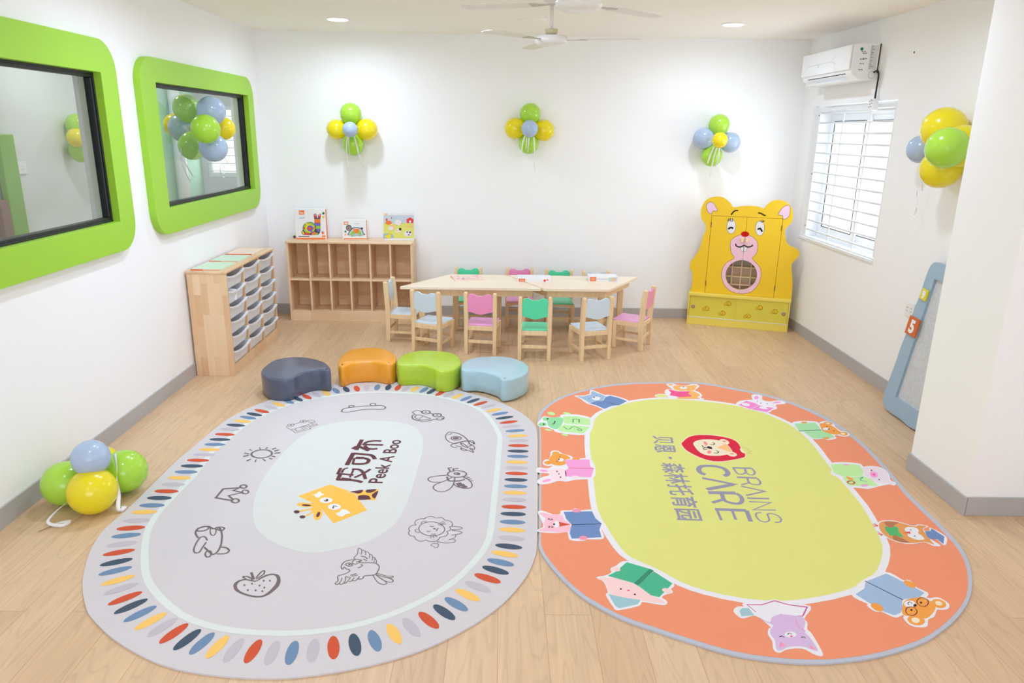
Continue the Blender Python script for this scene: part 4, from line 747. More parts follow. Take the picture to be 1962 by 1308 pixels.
P bear 5 0 : 2116,4418 2154,4419 2184,4371 2190,4300 2192,4261 2133,4241 2086,4289 2094,4352
P bear 5 0 : 2199,4416 2188,4403 2174,4395 2159,4394 2147,4401 2142,4413 2145,4428 2155,4441 2170,4450 2185,4451 2197,4444 2202,4431
P cream 6 0 : 2183,4419 2178,4413 2171,4409 2164,4409 2158,4412 2156,4418 2157,4425 2162,4431 2169,4435 2176,4435 2182,4432 2184,4426
P bear 5 0 : 2224,4249 2213,4234 2199,4225 2184,4223 2174,4230 2170,4243 2175,4259 2185,4274 2200,4283 2215,4285 2225,4278 2228,4265
P cream 6 0 : 2207,4251 2201,4244 2194,4239 2187,4238 2182,4242 2180,4248 2182,4256 2187,4264 2195,4268 2202,4269 2207,4266 2209,4259
p mintg 5 0 : 1942,4413 2092,4438 2081,4313 1926,4293
p mintg 5 0 : 1951,4286 2077,4305 2116,4244 2118,4199 2068,4175 1967,4173
S greend 7 78 : 1925,4290 2080,4311
P white 6 0 : 2142,4330 2134,4319 2122,4310 2109,4307 2099,4310 2094,4318 2096,4329 2104,4340 2116,4348 2129,4352 2139,4349 2144,4341
P ink 7 0 : 2142,4328 2139,4324 2135,4320 2132,4319 2130,4320 2129,4323 2130,4328 2133,4333 2137,4336 2140,4338 2142,4337 2143,4333
P ink 7 0 : 2145,4370 2143,4366 2140,4364 2138,4363 2136,4364 2136,4366 2137,4370 2139,4373 2141,4375 2144,4376 2145,4375 2146,4373
P ink 7 0 : 2158,4296 2156,4293 2154,4290 2152,4289 2150,4290 2150,4293 2151,4296 2152,4299 2155,4301 2157,4302 2159,4301 2159,4299
P bear 6 0 : 2039,4437 2033,4429 2023,4424 2012,4421 2002,4423 1997,4428 1997,4436 2003,4443 2013,4449 2024,4451 2033,4449 2039,4444
P bear 6 0 : 2076,4180 2070,4172 2060,4167 2048,4164 2038,4166 2032,4171 2032,4179 2038,4186 2049,4192 2061,4194 2071,4193 2077,4187
P white 4 0 : 1673,4754 1715,4821 1777,4843 1818,4854 1841,4943 1878,4958 1902,4935 1878,4855 1920,4818 1997,4840 2028,4812 2010,4783 1941,4762 1921,4688 1877,4659 1834,4614 1739,4664
C white 4 149 : 1673,4754 1715,4821 1777,4843 1818,4854 1841,4943 1878,4958 1902,4935 1878,4855 1920,4818 1997,4840 2028,4812 2010,4783 1941,4762 1921,4688 1877,4659 1834,4614 1739,4664
P rabw 5 0 : 1838,4923 1866,4944 1888,4924 1864,4836 1913,4799 1991,4824 2017,4802 1924,4752 1914,4688 1845,4722 1803,4777 1822,4854
P rosy 6 0 : 1847,4863 1838,4862 1833,4869 1835,4885 1842,4904 1852,4921 1864,4932 1873,4934 1877,4926 1876,4910 1869,4891 1858,4874
P rosy 6 0 : 2005,4817 1998,4808 1984,4798 1965,4789 1948,4785 1937,4786 1935,4792 1942,4801 1957,4811 1975,4820 1992,4824 2003,4823
p rosy2 6 0 : 1677,4745 1758,4829 1806,4786 1821,4749 1740,4668
p rosy2 6 0 : 1742,4664 1822,4744 1849,4713 1911,4697 1835,4617
P white 7 0 : 1758,4745 1749,4733 1736,4726 1721,4728 1709,4737 1703,4751 1705,4767 1713,4779 1727,4786 1742,4784 1754,4775 1760,4760
P white 7 0 : 1862,4684 1854,4673 1841,4669 1826,4671 1815,4679 1808,4692 1809,4705 1818,4716 1831,4720 1845,4718 1857,4710 1863,4697
P ink 7 0 : 1839,4821 1837,4818 1835,4815 1832,4814 1831,4815 1831,4817 1832,4821 1833,4825 1836,4828 1838,4829 1839,4828 1839,4825
P ink 7 0 : 1894,4774 1892,4770 1890,4767 1888,4766 1887,4767 1886,4770 1887,4774 1889,4777 1891,4780 1893,4781 1895,4780 1895,4778
P ink 7 0 : 1854,4788 1852,4784 1849,4781 1846,4780 1844,4781 1843,4784 1844,4787 1846,4791 1849,4794 1852,4795 1854,4794 1854,4791
P cream 4 0 : 1107,4065 1129,4111 1178,4179 1243,4215 1322,4220 1394,4199 1454,4159 1474,4100 1466,4022 1467,3941 1453,3898 1429,3874 1340,3836 1263,3817 1208,3839 1159,3892 1116,3970
P crim 5 0 : 1113,4065 1132,4105 1182,4173 1240,4206 1319,4210 1391,4189 1447,4152 1468,4096 1463,4022 1452,4003 1449,3959 1462,3938 1448,3898 1426,3880 1343,3845 1266,3829 1210,3849 1164,3900 1123,3976
P cream 6 0 : 1186,4067 1204,4106 1244,4134 1301,4142 1358,4130 1392,4078 1399,4014 1391,3952 1345,3920 1277,3903 1218,3917 1191,3972
P cream 6 0 : 1413,4088 1402,4073 1388,4067 1374,4071 1363,4086 1359,4106 1363,4126 1374,4142 1388,4148 1403,4143 1413,4129 1417,4108
P cream 6 0 : 1408,3918 1398,3904 1384,3896 1370,3898 1358,3908 1353,3924 1355,3941 1365,3955 1379,3963 1394,3961 1405,3951 1410,3935
P peach 7 0 : 1402,4110 1398,4105 1393,4103 1387,4104 1382,4109 1379,4114 1379,4120 1383,4125 1388,4127 1394,4126 1400,4121 1402,4116
P peach 7 0 : 1395,3931 1391,3925 1385,3922 1379,3922 1373,3925 1370,3929 1371,3935 1374,3940 1380,3944 1386,3944 1392,3941 1395,3937
p tanl 7 0 : 1318,4019 1391,4085 1397,4014 1387,3954
P salmon 7 0 : 1268,4055 1263,4051 1257,4055 1254,4065 1254,4080 1256,4095 1260,4106 1266,4110 1271,4106 1275,4095 1275,4081 1273,4066
P salmon 7 0 : 1266,3956 1261,3945 1254,3937 1247,3934 1241,3936 1239,3944 1240,3955 1245,3967 1252,3975 1259,3978 1265,3975 1267,3967
P ink 8 0 : 1255,4024 1275,4039 1288,4018 1280,3999 1263,4005
S ink 8 60 : 1238,4051 1235,4029 1254,4020
S ink 8 58 : 1254,4020 1233,4010 1233,3991 1253,3998
S ink 8 62 : 1288,4065 1309,4063 1320,4083 1310,4096
S ink 8 65 : 1278,3943 1299,3943 1310,3962 1301,3977
S dust 5 33 : 1463,4028 1497,4019 1505,4002 1490,3981 1515,3977 1487,3954 1503,3939 1465,3935
S grey 4 289 : 1151,3658 1130,3680 1129,3723 1157,3763 1219,3768 1272,3743 1285,3694 1273,3661 1250,3644
s grey 4 252 : 1121,3617 1274,3546 1111,3482
s grey 4 296 : 1268,3542 1111,3484
s grey 4 330 : 1108,3448 1255,3446
S grey 4 227 : 1255,3444 1269,3407 1261,3360 1234,3332 1203,3336 1176,3354 1170,3377 1173,3406 1178,3444
s grey 4 220 : 1172,3377 1099,3339
s grey 4 261 : 1094,3271 1252,3262
s grey 4 143 : 1103,3271 1096,3163
s grey 4 143 : 1179,3264 1169,3169
s grey 4 227 : 1252,3262 1238,3153
s grey 4 184 : 1329,3748 1438,3743
S grey 4 111 : 1438,3743 1440,3697 1422,3664 1397,3663 1388,3696 1398,3743
S grey 4 117 : 1333,3745 1334,3684 1348,3665 1370,3674 1390,3696 1396,3729
s grey 4 186 : 1317,3630 1427,3621
S grey 4 116 : 1427,3621 1430,3579 1417,3548 1391,3543 1367,3558 1367,3589 1374,3622
s grey 4 127 : 1373,3568 1314,3541
s grey 4 143 : 1308,3524 1418,3468 1301,3420
s grey 4 158 : 1298,3391 1412,3387
s grey 4 114 : 1295,3353 1407,3346 1290,3270 1404,3267
S grey 4 94 : 1320,3240 1294,3235 1282,3204 1286,3166 1307,3150 1334,3167 1342,3201 1347,3227 1371,3232 1394,3211 1397,3177 1381,3151 1356,3149
"""
BEAR_FRONT = """
P out 0 0 : 13,325 21,414 16,507 -11,558 -14,623 16,662 63,759 82,864 104,942 99,993 62,1042 45,1104 55,1180 96,1239 180,1267 254,1254 312,1210 343,1173 417,1186 488,1193 572,1188 619,1174 639,1206 684,1244 741,1258 813,1240 865,1191 883,1131 880,1058 845,1013 829,975 847,895 876,844 931,822 969,796 983,759 961,714 931,674 929,623 946,535 958,433 962,317
p doorL 0 0 : 147,1088 473,1085 480,323 157,327
p doorR 0 0 : 473,1085 794,1078 803,319 480,323
P earpink 3 0 : 90,1176 114,1211 155,1204 195,1143 186,1129 158,1131 145,1101 113,1118
P earpink 3 0 : 755,1135 784,1188 827,1214 851,1191 852,1124 825,1087 798,1088 792,1115 762,1119
S black 5 113 : 329,1100 345,1128 367,1144 389,1143
S black 5 109 : 571,1131 596,1128 622,1114 642,1109
P pinkface 2 0 : 347,815 358,867 409,905 468,920 530,908 585,867 603,805 593,741 564,698 591,664 645,610 660,540 649,461 608,386 550,351 481,341 401,357 333,411 298,487 296,566 325,633 394,687 364,739
P hole 0 0 : 626,537 615,460 566,400 494,373 416,388 356,440 328,516 341,594 391,653 463,678 539,663 599,612
P white 3 0 : 382,992 379,957 365,931 345,921 324,930 307,955 299,991 303,1026 316,1052 336,1062 358,1052 374,1027
P white 3 0 : 643,987 640,952 627,926 607,916 586,926 570,952 562,988 566,1023 579,1049 599,1058 620,1049 636,1023
P redn 4 0 : 511,926 507,913 495,902 476,898 457,900 443,909 436,922 440,935 453,946 471,950 490,948 505,939
S black 5 164 : 314,963 335,980 360,973
S black 5 158 : 583,975 606,984 627,955
S black 5 113 : 397,828 406,806 444,798 476,816 510,802 546,812 551,827
S black 5 49 : 302,1066 329,1042 353,1041
S black 5 60 : 320,1070 332,1049
S black 5 60 : 344,1068 349,1046
S black 5 60 : 300,1051 313,1039
S black 5 49 : 592,1058 611,1044 640,1058
S black 5 58 : 609,1064 617,1049
S black 5 60 : 626,1065 625,1047
p white 4 0 : 444,798 471,799 476,756 456,758
p white 4 0 : 475,800 507,799 499,758 480,757
p handle 6 0 : 442,887 459,886 462,847 445,848
p handle 6 0 : 487,887 503,886 503,847 489,848
"""
BEAR_PAWS = """
P pawd 1 0 : 164,159 162,150 157,144 151,143 146,146 142,152 141,161 144,170 148,176 154,177 160,175 163,168
P paw 2 0 : 162,159 160,152 156,147 152,145 147,148 144,153 144,161 146,168 149,173 154,175 158,172 161,167
P pawd 1 0 : 163,184 180,193 200,184 209,169 201,151 176,146 166,154 179,164
P paw 2 0 : 169,182 181,189 198,182 205,169 198,155 178,150 171,155 183,164
P pawd 1 0 : 368,227 365,219 361,213 355,211 350,214 346,221 345,230 347,238 352,244 358,246 363,243 367,236
P paw 2 0 : 365,228 363,221 360,216 355,214 351,216 348,222 348,229 349,237 353,242 357,243 362,241 364,235
P pawd 1 0 : 367,252 383,261 403,252 412,237 403,219 379,214 369,223 382,232
P paw 2 0 : 372,250 384,257 401,250 408,237 401,223 381,219 374,223 386,232
P pawd 1 0 : 323,126 321,117 316,111 311,110 305,112 301,119 300,128 303,137 307,142 313,144 319,141 322,135
P paw 2 0 : 321,126 319,119 315,114 311,112 306,115 304,120 303,128 305,135 308,140 313,142 317,139 320,133
P pawd 1 0 : 322,151 339,160 359,151 368,136 359,118 335,113 325,121 338,131
P paw 2 0 : 327,148 339,156 356,148 364,136 356,121 337,117 330,122 342,131
P pawd 1 0 : 666,213 664,205 659,199 654,197 648,200 645,207 644,215 646,224 650,230 656,231 661,228 665,222
P paw 2 0 : 663,213 662,206 658,201 654,200 650,202 647,208 646,215 648,222 651,227 656,229 660,226 663,221
P pawd 1 0 : 665,238 681,247 700,238 709,223 701,205 677,200 668,209 680,218
P paw 2 0 : 670,235 681,243 698,235 705,223 698,209 679,205 672,209 684,218
P pawd 1 0 : 565,121 563,112 558,106 552,105 547,107 543,114 542,123 544,131 549,137 555,139 560,136 564,129
P paw 2 0 : 562,121 561,114 557,109 553,107 548,110 546,115 545,123 547,130 550,135 554,136 559,134 561,128
P pawd 1 0 : 564,145 580,155 599,146 608,131 600,113 576,108 566,116 579,125
P paw 2 0 : 569,143 580,151 597,143 605,130 597,116 578,112 571,117 583,126
P pawd 1 0 : 809,186 807,178 802,172 797,170 792,173 788,180 787,188 789,197 793,202 799,204 804,201 808,195
P paw 2 0 : 806,186 805,179 801,174 797,173 793,175 790,181 789,188 791,195 794,200 798,202 803,199 805,194
P pawd 1 0 : 807,210 823,220 842,211 851,196 843,178 820,173 810,182 823,191
P paw 2 0 : 812,208 824,216 840,208 848,196 841,182 822,178 815,182 826,191
"""
BOX_SNAIL = """
p orange2 1 0 : -1975,1081 -1922,1082 -1925,1041 -1978,1040
p white 2 0 : -1966,1072 -1960,1072 -1961,1051 -1968,1051
p white 2 0 : -1957,1060 -1932,1060 -1932,1051 -1957,1051
p greyl 1 0 : -1974,1014 -1919,1018 -1920,1004 -1975,1001
P navyk 1 0 : -1949,887 -1947,925 -1923,956 -1885,970 -1848,966 -1834,951 -1831,997 -1835,1037 -1825,1051 -1809,1047 -1805,1013 -1796,1010 -1791,1038 -1775,1052 -1763,1041 -1772,1004 -1778,890 -1793,859 -1818,846 -1943,844 -1963,869 -1958,887
P lgreen 2 0 : -1828,914 -1838,887 -1860,868 -1889,860 -1917,867 -1937,886 -1943,912 -1933,939 -1911,958 -1882,966 -1854,959 -1834,940
P yel2 3 0 : -1836,911 -1843,890 -1860,875 -1882,870 -1903,875 -1918,889 -1923,909 -1916,930 -1899,945 -1877,950 -1856,945 -1841,931
P vio 4 0 : -1844,909 -1849,894 -1862,883 -1878,878 -1894,882 -1905,893 -1909,908 -1904,923 -1891,934 -1875,938 -1859,934 -1848,924
P redk 5 0 : -1865,908 -1868,900 -1875,894 -1884,892 -1892,894 -1898,900 -1900,908 -1897,916 -1891,922 -1882,924 -1873,922 -1867,916
P orange2 6 0 : -1875,908 -1876,905 -1879,902 -1883,901 -1887,902 -1889,904 -1890,908 -1889,912 -1886,915 -1882,916 -1879,915 -1876,912
P orange2 4 0 : -1825,913 -1827,908 -1831,904 -1837,903 -1842,904 -1846,907 -1847,912 -1845,917 -1841,921 -1835,922 -1830,921 -1826,918
P vio 4 0 : -1852,873 -1854,868 -1858,864 -1864,862 -1869,864 -1873,867 -1874,872 -1873,877 -1868,881 -1863,882 -1857,881 -1853,878
P lgreen 4 0 : -1902,872 -1904,867 -1908,863 -1914,862 -1919,863 -1923,867 -1924,872 -1922,877 -1918,880 -1912,882 -1907,880 -1903,877
P redk 4 0 : -1924,911 -1926,906 -1930,903 -1936,901 -1941,902 -1945,906 -1946,911 -1945,916 -1940,920 -1935,921 -1929,920 -1925,916
P yel2 4 0 : -1897,951 -1899,946 -1903,943 -1909,941 -1914,943 -1918,946 -1919,951 -1917,956 -1913,960 -1907,961 -1902,960 -1898,956
P lgreen 4 0 : -1847,952 -1849,947 -1853,943 -1859,942 -1864,943 -1868,947 -1869,952 -1868,957 -1863,960 -1858,962 -1852,961 -1848,957
p orange2 3 0 : -1831,1000 -1773,1001 -1775,964 -1833,963
p vio 3 0 : -1833,961 -1775,962 -1777,936 -1835,936
p lgreen 3 0 : -1819,934 -1777,934 -1779,905 -1821,905
p vio 3 0 : -1815,903 -1781,903 -1785,877 -1810,877
p yel2 3 0 : -1960,884 -1941,875 -1936,847 -1954,856
p redk 3 0 : -1940,872 -1892,863 -1868,846 -1933,845
p orange2 3 0 : -1864,864 -1835,877 -1817,864 -1840,847 -1865,846
p lgreen 3 0 : -1837,849 -1811,868 -1799,862 -1818,847
P redk 3 0 : -1810,1028 -1812,1019 -1816,1012 -1822,1010 -1827,1012 -1831,1019 -1832,1028 -1830,1037 -1826,1044 -1820,1047 -1814,1044 -1811,1038
P redk 3 0 : -1768,1031 -1770,1022 -1774,1015 -1779,1012 -1783,1015 -1787,1021 -1787,1031 -1786,1040 -1782,1047 -1777,1049 -1772,1047 -1768,1040
P pinkl 4 0 : -1815,1037 -1816,1033 -1818,1030 -1821,1029 -1823,1030 -1825,1033 -1825,1037 -1824,1042 -1822,1045 -1820,1046 -1817,1045 -1816,1042
P pinkl 4 0 : -1772,1038 -1773,1034 -1775,1031 -1778,1029 -1780,1031 -1782,1034 -1782,1038 -1781,1042 -1779,1045 -1777,1047 -1774,1046 -1773,1042
P greenk 1 0 : -1727,1056 -1729,1050 -1734,1045 -1740,1043 -1747,1045 -1751,1049 -1752,1056 -1750,1062 -1745,1066 -1739,1068 -1733,1066 -1729,1062
P yel2 1 0 : -1731,1020 -1732,1015 -1737,1011 -1742,1009 -1748,1010 -1752,1014 -1753,1020 -1751,1026 -1747,1030 -1741,1031 -1736,1030 -1732,1026
P orange2 1 0 : -1741,865 -1743,859 -1749,854 -1756,852 -1762,853 -1767,858 -1769,865 -1766,872 -1761,877 -1754,879 -1747,877 -1743,872
P vio 2 0 : -1756,875 -1757,870 -1759,866 -1761,865 -1764,866 -1765,870 -1766,874 -1765,879 -1763,883 -1760,885 -1758,883 -1756,880
p orange2 1 0 : -1766,841 -1731,842 -1732,825 -1766,825
p ink 1 0 : -1996,832 -1887,833 -1888,827 -1997,826
p orange2 1 0 : -2019,815 -1733,819 -1733,803 -2020,799
"""
BOX_TURTLE = """
p orange2 1 0 : -1547,979 -1504,979 -1505,950 -1549,949
p white 2 0 : -1541,971 -1510,971 -1511,956 -1542,955
p greyl 1 0 : -1446,964 -1399,965 -1399,957 -1446,957
P navyk 1 0 : -1472,919 -1477,904 -1488,893 -1502,889 -1516,893 -1525,903 -1528,918 -1524,933 -1513,944 -1499,948 -1485,945 -1476,934
P taupe 2 0 : -1476,916 -1480,904 -1488,895 -1500,892 -1511,895 -1519,904 -1521,915 -1518,927 -1509,936 -1498,939 -1487,936 -1479,928
P ink 3 0 : -1500,914 -1501,912 -1502,910 -1504,910 -1506,910 -1507,912 -1508,914 -1507,915 -1506,917 -1504,917 -1502,917 -1500,916
P navyk 1 0 : -1506,847 -1502,875 -1486,903 -1460,922 -1429,927 -1398,923 -1371,905 -1361,877 -1362,849
P greyl 2 0 : -1497,850 -1495,872 -1477,897 -1454,916 -1429,921 -1401,917 -1377,902 -1368,874 -1368,852
P orange2 3 0 : -1454,907 -1405,911 -1402,889 -1431,864 -1455,891
P lgreen 3 0 : -1443,856 -1452,843 -1463,834 -1475,834 -1483,841 -1486,855 -1482,870 -1474,884 -1462,892 -1451,893 -1442,885 -1440,872
P lgreen 3 0 : -1380,875 -1378,859 -1382,846 -1391,838 -1402,838 -1413,846 -1420,860 -1422,875 -1418,889 -1410,896 -1398,896 -1387,888
P skyk 4 0 : -1441,848 -1443,842 -1449,837 -1456,835 -1464,837 -1469,841 -1471,848 -1468,854 -1463,858 -1455,860 -1448,859 -1443,854
P skyk 4 0 : -1389,851 -1391,844 -1397,840 -1405,838 -1412,839 -1417,844 -1419,850 -1417,856 -1411,861 -1403,863 -1396,861 -1391,857
P navyk 1 0 : -1362,914 -1364,909 -1369,905 -1375,903 -1381,905 -1386,909 -1387,914 -1385,920 -1380,924 -1374,925 -1368,924 -1364,920
P greenk 1 0 : -1525,883 -1527,878 -1531,874 -1536,873 -1540,874 -1544,878 -1545,883 -1543,888 -1540,891 -1535,893 -1530,891 -1526,888
P tanl 1 0 : -1527,853 -1529,848 -1532,844 -1537,843 -1542,844 -1545,848 -1546,853 -1544,858 -1541,861 -1536,863 -1531,862 -1528,858
P navyk 1 0 : -1345,857 -1345,854 -1347,852 -1350,851 -1352,852 -1354,854 -1355,857 -1354,860 -1352,863 -1349,864 -1347,863 -1345,861
p orange2 1 0 : -1555,817 -1334,820 -1334,810 -1556,807
"""
BOX_FARM = """
p greyl 1 0 : -1157,1047 -863,1051 -865,971 -1160,967
p lime2 2 0 : -1160,970 -1080,962 -992,976 -865,971 -868,827 -1165,823
P skyk 3 0 : -1160,865 -1095,869 -1064,844 -1084,825 -1162,824
P orange2 4 0 : -1080,974 -1085,964 -1097,957 -1112,954 -1128,956 -1139,964 -1143,973 -1138,983 -1126,991 -1111,994 -1095,991 -1084,984
P redk 5 0 : -1121,1003 -1122,997 -1125,992 -1130,990 -1134,991 -1137,996 -1138,1003 -1136,1010 -1133,1015 -1129,1017 -1124,1015 -1121,1010
P white 4 0 : -986,979 -991,966 -1004,956 -1021,952 -1038,955 -1050,965 -1054,978 -1049,991 -1037,1000 -1019,1004 -1002,1001 -990,992
P ink 5 0 : -976,971 -977,969 -978,968 -980,967 -982,968 -983,969 -984,971 -983,973 -982,974 -980,975 -978,974 -977,973
p ink 4 0 : -1036,951 -1024,952 -1030,944
p redk 4 0 : -936,1010 -899,1029 -867,1008 -874,974 -933,973
P white 5 0 : -891,988 -892,982 -897,977 -902,976 -908,977 -912,982 -913,988 -911,994 -907,999 -902,1000 -896,999 -892,994
P tanl 4 0 : -1053,928 -1057,916 -1067,907 -1081,903 -1095,906 -1105,915 -1109,927 -1104,940 -1094,949 -1080,953 -1066,950 -1056,941
P white 5 0 : -1065,922 -1069,912 -1078,906 -1091,903 -1103,905 -1112,912 -1115,921 -1111,930 -1102,937 -1090,940 -1077,938 -1068,931
P yel2 4 0 : -1090,841 -1094,832 -1106,825 -1121,823 -1137,825 -1148,831 -1152,840 -1147,848 -1136,855 -1120,858 -1105,855 -1093,849
P yel2 4 0 : -1087,869 -1089,861 -1095,856 -1102,853 -1108,855 -1113,861 -1115,868 -1113,876 -1108,881 -1101,883 -1094,882 -1089,876
P orange2 5 0 : -1081,864 -1082,862 -1085,860 -1088,860 -1091,860 -1093,862 -1094,864 -1093,865 -1091,867 -1087,867 -1084,867 -1082,866
P white 4 0 : -991,898 -995,889 -1006,883 -1020,880 -1034,882 -1044,889 -1047,897 -1043,906 -1033,913 -1019,915 -1005,913 -995,907
P ink 5 0 : -988,914 -990,907 -994,902 -1001,900 -1007,902 -1011,906 -1013,913 -1011,920 -1006,925 -1000,927 -994,925 -989,920
P tanl 5 0 : -1020,901 -1022,897 -1026,894 -1032,893 -1037,894 -1041,897 -1043,900 -1041,904 -1037,907 -1031,908 -1026,907 -1022,904
p tanl 4 0 : -943,945 -894,946 -887,980 -878,946 -881,934 -944,933
P white 4 0 : -889,872 -894,857 -908,847 -927,843 -946,846 -959,856 -964,870 -959,885 -945,895 -926,899 -907,896 -894,885
P ink 5 0 : -894,884 -896,880 -900,876 -905,875 -910,876 -913,879 -914,884 -913,888 -909,891 -904,892 -899,891 -896,888
P ink 5 0 : -925,887 -926,883 -929,880 -933,879 -936,880 -939,883 -940,886 -939,890 -936,893 -932,894 -928,893 -926,890
P ink 5 0 : -909,859 -910,856 -913,853 -918,852 -922,853 -925,855 -926,859 -925,862 -922,864 -917,865 -913,864 -910,862
P redk 4 0 : -1076,1022 -1077,1019 -1079,1017 -1082,1016 -1085,1017 -1088,1019 -1088,1022 -1087,1025 -1085,1028 -1082,1029 -1079,1028 -1077,1026
P tanl 2 0 : -1119,1054 -1121,1049 -1126,1046 -1133,1044 -1140,1046 -1144,1049 -1146,1053 -1144,1058 -1139,1061 -1132,1063 -1125,1062 -1121,1058
p white 1 0 : -1157,1059 -863,1064 -863,1050 -1158,1046
"""


# ------------------------------------------------------------------ the room
S = 'structure'
box('floor', XL - .001, XR + .02, YF, YB + .02, -.1, 0, M_floor, kind=S)
box('ceiling', XL - .1, XR + .2, YF, YB + .1, H, H + .1, M_ceil, kind=S)
box('wall_back', XL - .118, XR + .25, YB, YB + .12, 0, H + .1, M_wall, kind=S)
W1 = (5.07, 6.86, 1.288, 2.108); W2 = (2.58, 4.40, 1.275, 2.118)     # openings in the left wall (y0,y1,z0,z1)
xw = XL - .118
boxes('wall_left', [(xw, XL, YF, YB, 0, W2[2]), (xw, XL, YF, YB, 2.118, H), (xw, XL, YF, W2[0], W2[2], 2.118), (xw, XL, W2[1], W1[0], W2[2], 2.118), (xw, XL, W1[1], YB, W2[2], 2.118), (xw, XL, W1[0], W1[1], W2[2], W1[2]), (xw, XL, W1[0], W1[1], W1[3], 2.118)], M_wall, kind=S)
WR = (5.53, 6.955, .915, 2.105)
boxes('wall_right', [(XR, XR + .24, YF, YB, 0, WR[2]), (XR, XR + .24, YF, YB, WR[3], H), (XR, XR + .24, YF, WR[0], WR[2], WR[3]), (XR, XR + .24, WR[1], YB, WR[2], WR[3])], M_wall, kind=S)
box('wall_column', 2.357, XR, 3.256, 3.772, 0, H, M_wall, kind=S)
boxes('wall_rear', [(XL, XR, YF - .15, YF, 0, .5), (XL, XR, YF - .15, YF, 2.45, H), (XL, -1.75, YF - .15, YF, .5, 2.45), (1.75, XR, YF - .15, YF, .5, 2.45)], M_wall, kind=S)  # opening is made up so the rear fill can enter
sk = .1
box('baseboard_back', XL, XR, YB - .012, YB, 0, sk, M_skirt, kind=S)
box('baseboard_left', XL, XL + .012, YF, YB - .012, 0, sk, M_skirt, kind=S)
boxes('baseboard_right', [(XR - .012, XR, 3.772, YB - .012, 0, sk), (XR - .012, XR, YF, 3.256, 0, sk)], M_skirt, kind=S)
boxes('baseboard_column', [(2.345, 2.357, 3.245, 3.784, 0, sk), (2.359, XR, 3.244, 3.256, 0, sk), (2.357, XR, 3.772, 3.784, 0, sk)], M_skirt, bev=.002, kind=S)
# left inner windows with thick green surrounds
def inner_window(n, op, out):
    w = empty('window_%d' % n, (0, 0, 0), kind=S)
    bm = bmesh.new(); prism(bm, rrect(out[0], out[1], out[2], out[3], .17, 10), XL, XL + .046, 'x', holes=[[(op[0], op[2]), (op[1], op[2]), (op[1], op[3]), (op[0], op[3])]])
    obj('green_surround', bm, M_green, w, bev=.006)
    y0, y1, z0, z1 = op
    boxes('next_room_reveal', [(XL - .118, XL - .045, y0, y1, z0, z0 + .004), (XL - .118, XL - .045, y0, y1, z1 - .004, z1), (XL - .118, XL - .045, y0, y0 + .004, z0, z1), (XL - .118, XL - .045, y1 - .004, y1, z0, z1)], mat('pale_paint_next_room', (226, 228, 226), .7, .3, .02, 2), w)
    boxes('window_reveal', [(XL - .045, XL, y0, y1, z0, z0 + .004), (XL - .045, XL, y0, y1, z1 - .004, z1), (XL - .045, XL, y0, y0 + .004, z0, z1), (XL - .045, XL, y1 - .004, y1, z0, z1)], M_green, w)
    t = .028; xa, xb = XL - .045, XL - .004
    boxes('window_frame', [(xa, xb, y0, y1, z0, z0 + t), (xa, xb, y0, y1, z1 - t, z1), (xa, xb, y0, y0 + t, z0 + t, z1 - t), (xa, xb, y1 - t, y1, z0 + t, z1 - t)], M_dark, w, bev=.003)
    boxes('glazing_bead', [(xb, xb + .006, y0, y1, z0, z0 + .012), (xb, xb + .006, y0, y1, z1 - .012, z1), (xb, xb + .006, y0, y0 + .012, z0, z1), (xb, xb + .006, y1 - .012, y1, z0, z1)], M_dark, w, bev=.002)
    bm = bmesh.new(); vs = [bm.verts.new((XL - .024, y, z)) for y, z in ((y0 + .02, z0 + .02), (y1 - .02, z0 + .02), (y1 - .02, z1 - .02), (y0 + .02, z1 - .02))]; bm.faces.new(vs)
    obj('pane', bm, M_glass, w)
inner_window(1, W1, (4.86, 7.0, 1.115, 2.262))
inner_window(2, W2, (2.42, 4.575, 1.10, 2.30))
# right window: upvc slider, security grille
w3 = empty('window_3', (0, 0, 0), kind=S)
y0, y1, z0, z1 = WR
xo = XR + .15; t = .055
boxes('window_frame', [(xo, xo + .07, y0, y1, z0, z0 + t), (xo, xo + .07, y0, y1, z1 - t - .03, z1), (xo, xo + .07, y0, y0 + t, z0 + t, z1 - t - .03), (xo, xo + .07, y1 - t, y1, z0 + t, z1 - t - .03)], M_frame, w3, bev=.003)
for k, (a, b, xs) in enumerate(((6.20, y1 - .05, xo - .01), (y0 + .05, 6.28, xo + .02))):
    s = empty('sash', (0, 0, 0)); s.parent = w3; q = .06
    zz0, zz1 = z0 + .05, z1 - .08
    boxes('sash_frame', [(xs, xs + .03, a, b, zz0, zz0 + q), (xs, xs + .03, a, b, zz1 - q, zz1), (xs, xs + .03, a, a + q, zz0 + q, zz1 - q), (xs, xs + .03, b - q, b, zz0 + q, zz1 - q)], M_frame, s, bev=.003)
    g = .007
    boxes('gasket', [(xs - .002, xs + .005, a + q - g, b - q + g, zz0 + q - g, zz0 + q), (xs - .002, xs + .005, a + q - g, b - q + g, zz1 - q, zz1 - q + g), (xs - .002, xs + .005, a + q - g, a + q, zz0 + q, zz1 - q), (xs - .002, xs + .005, b - q, b - q + g, zz0 + q, zz1 - q)], M_dark, s)
    bm = bmesh.new(); bm.faces.new([bm.verts.new((xs + .015, y, z)) for y, z in ((a + q, zz0 + q), (b - q, zz0 + q), (b - q, zz1 - q), (a + q, zz1 - q))]); obj('pane', bm, M_glass, s)
gr = empty('window_grille', (0, 0, 0)); gr.parent = w3
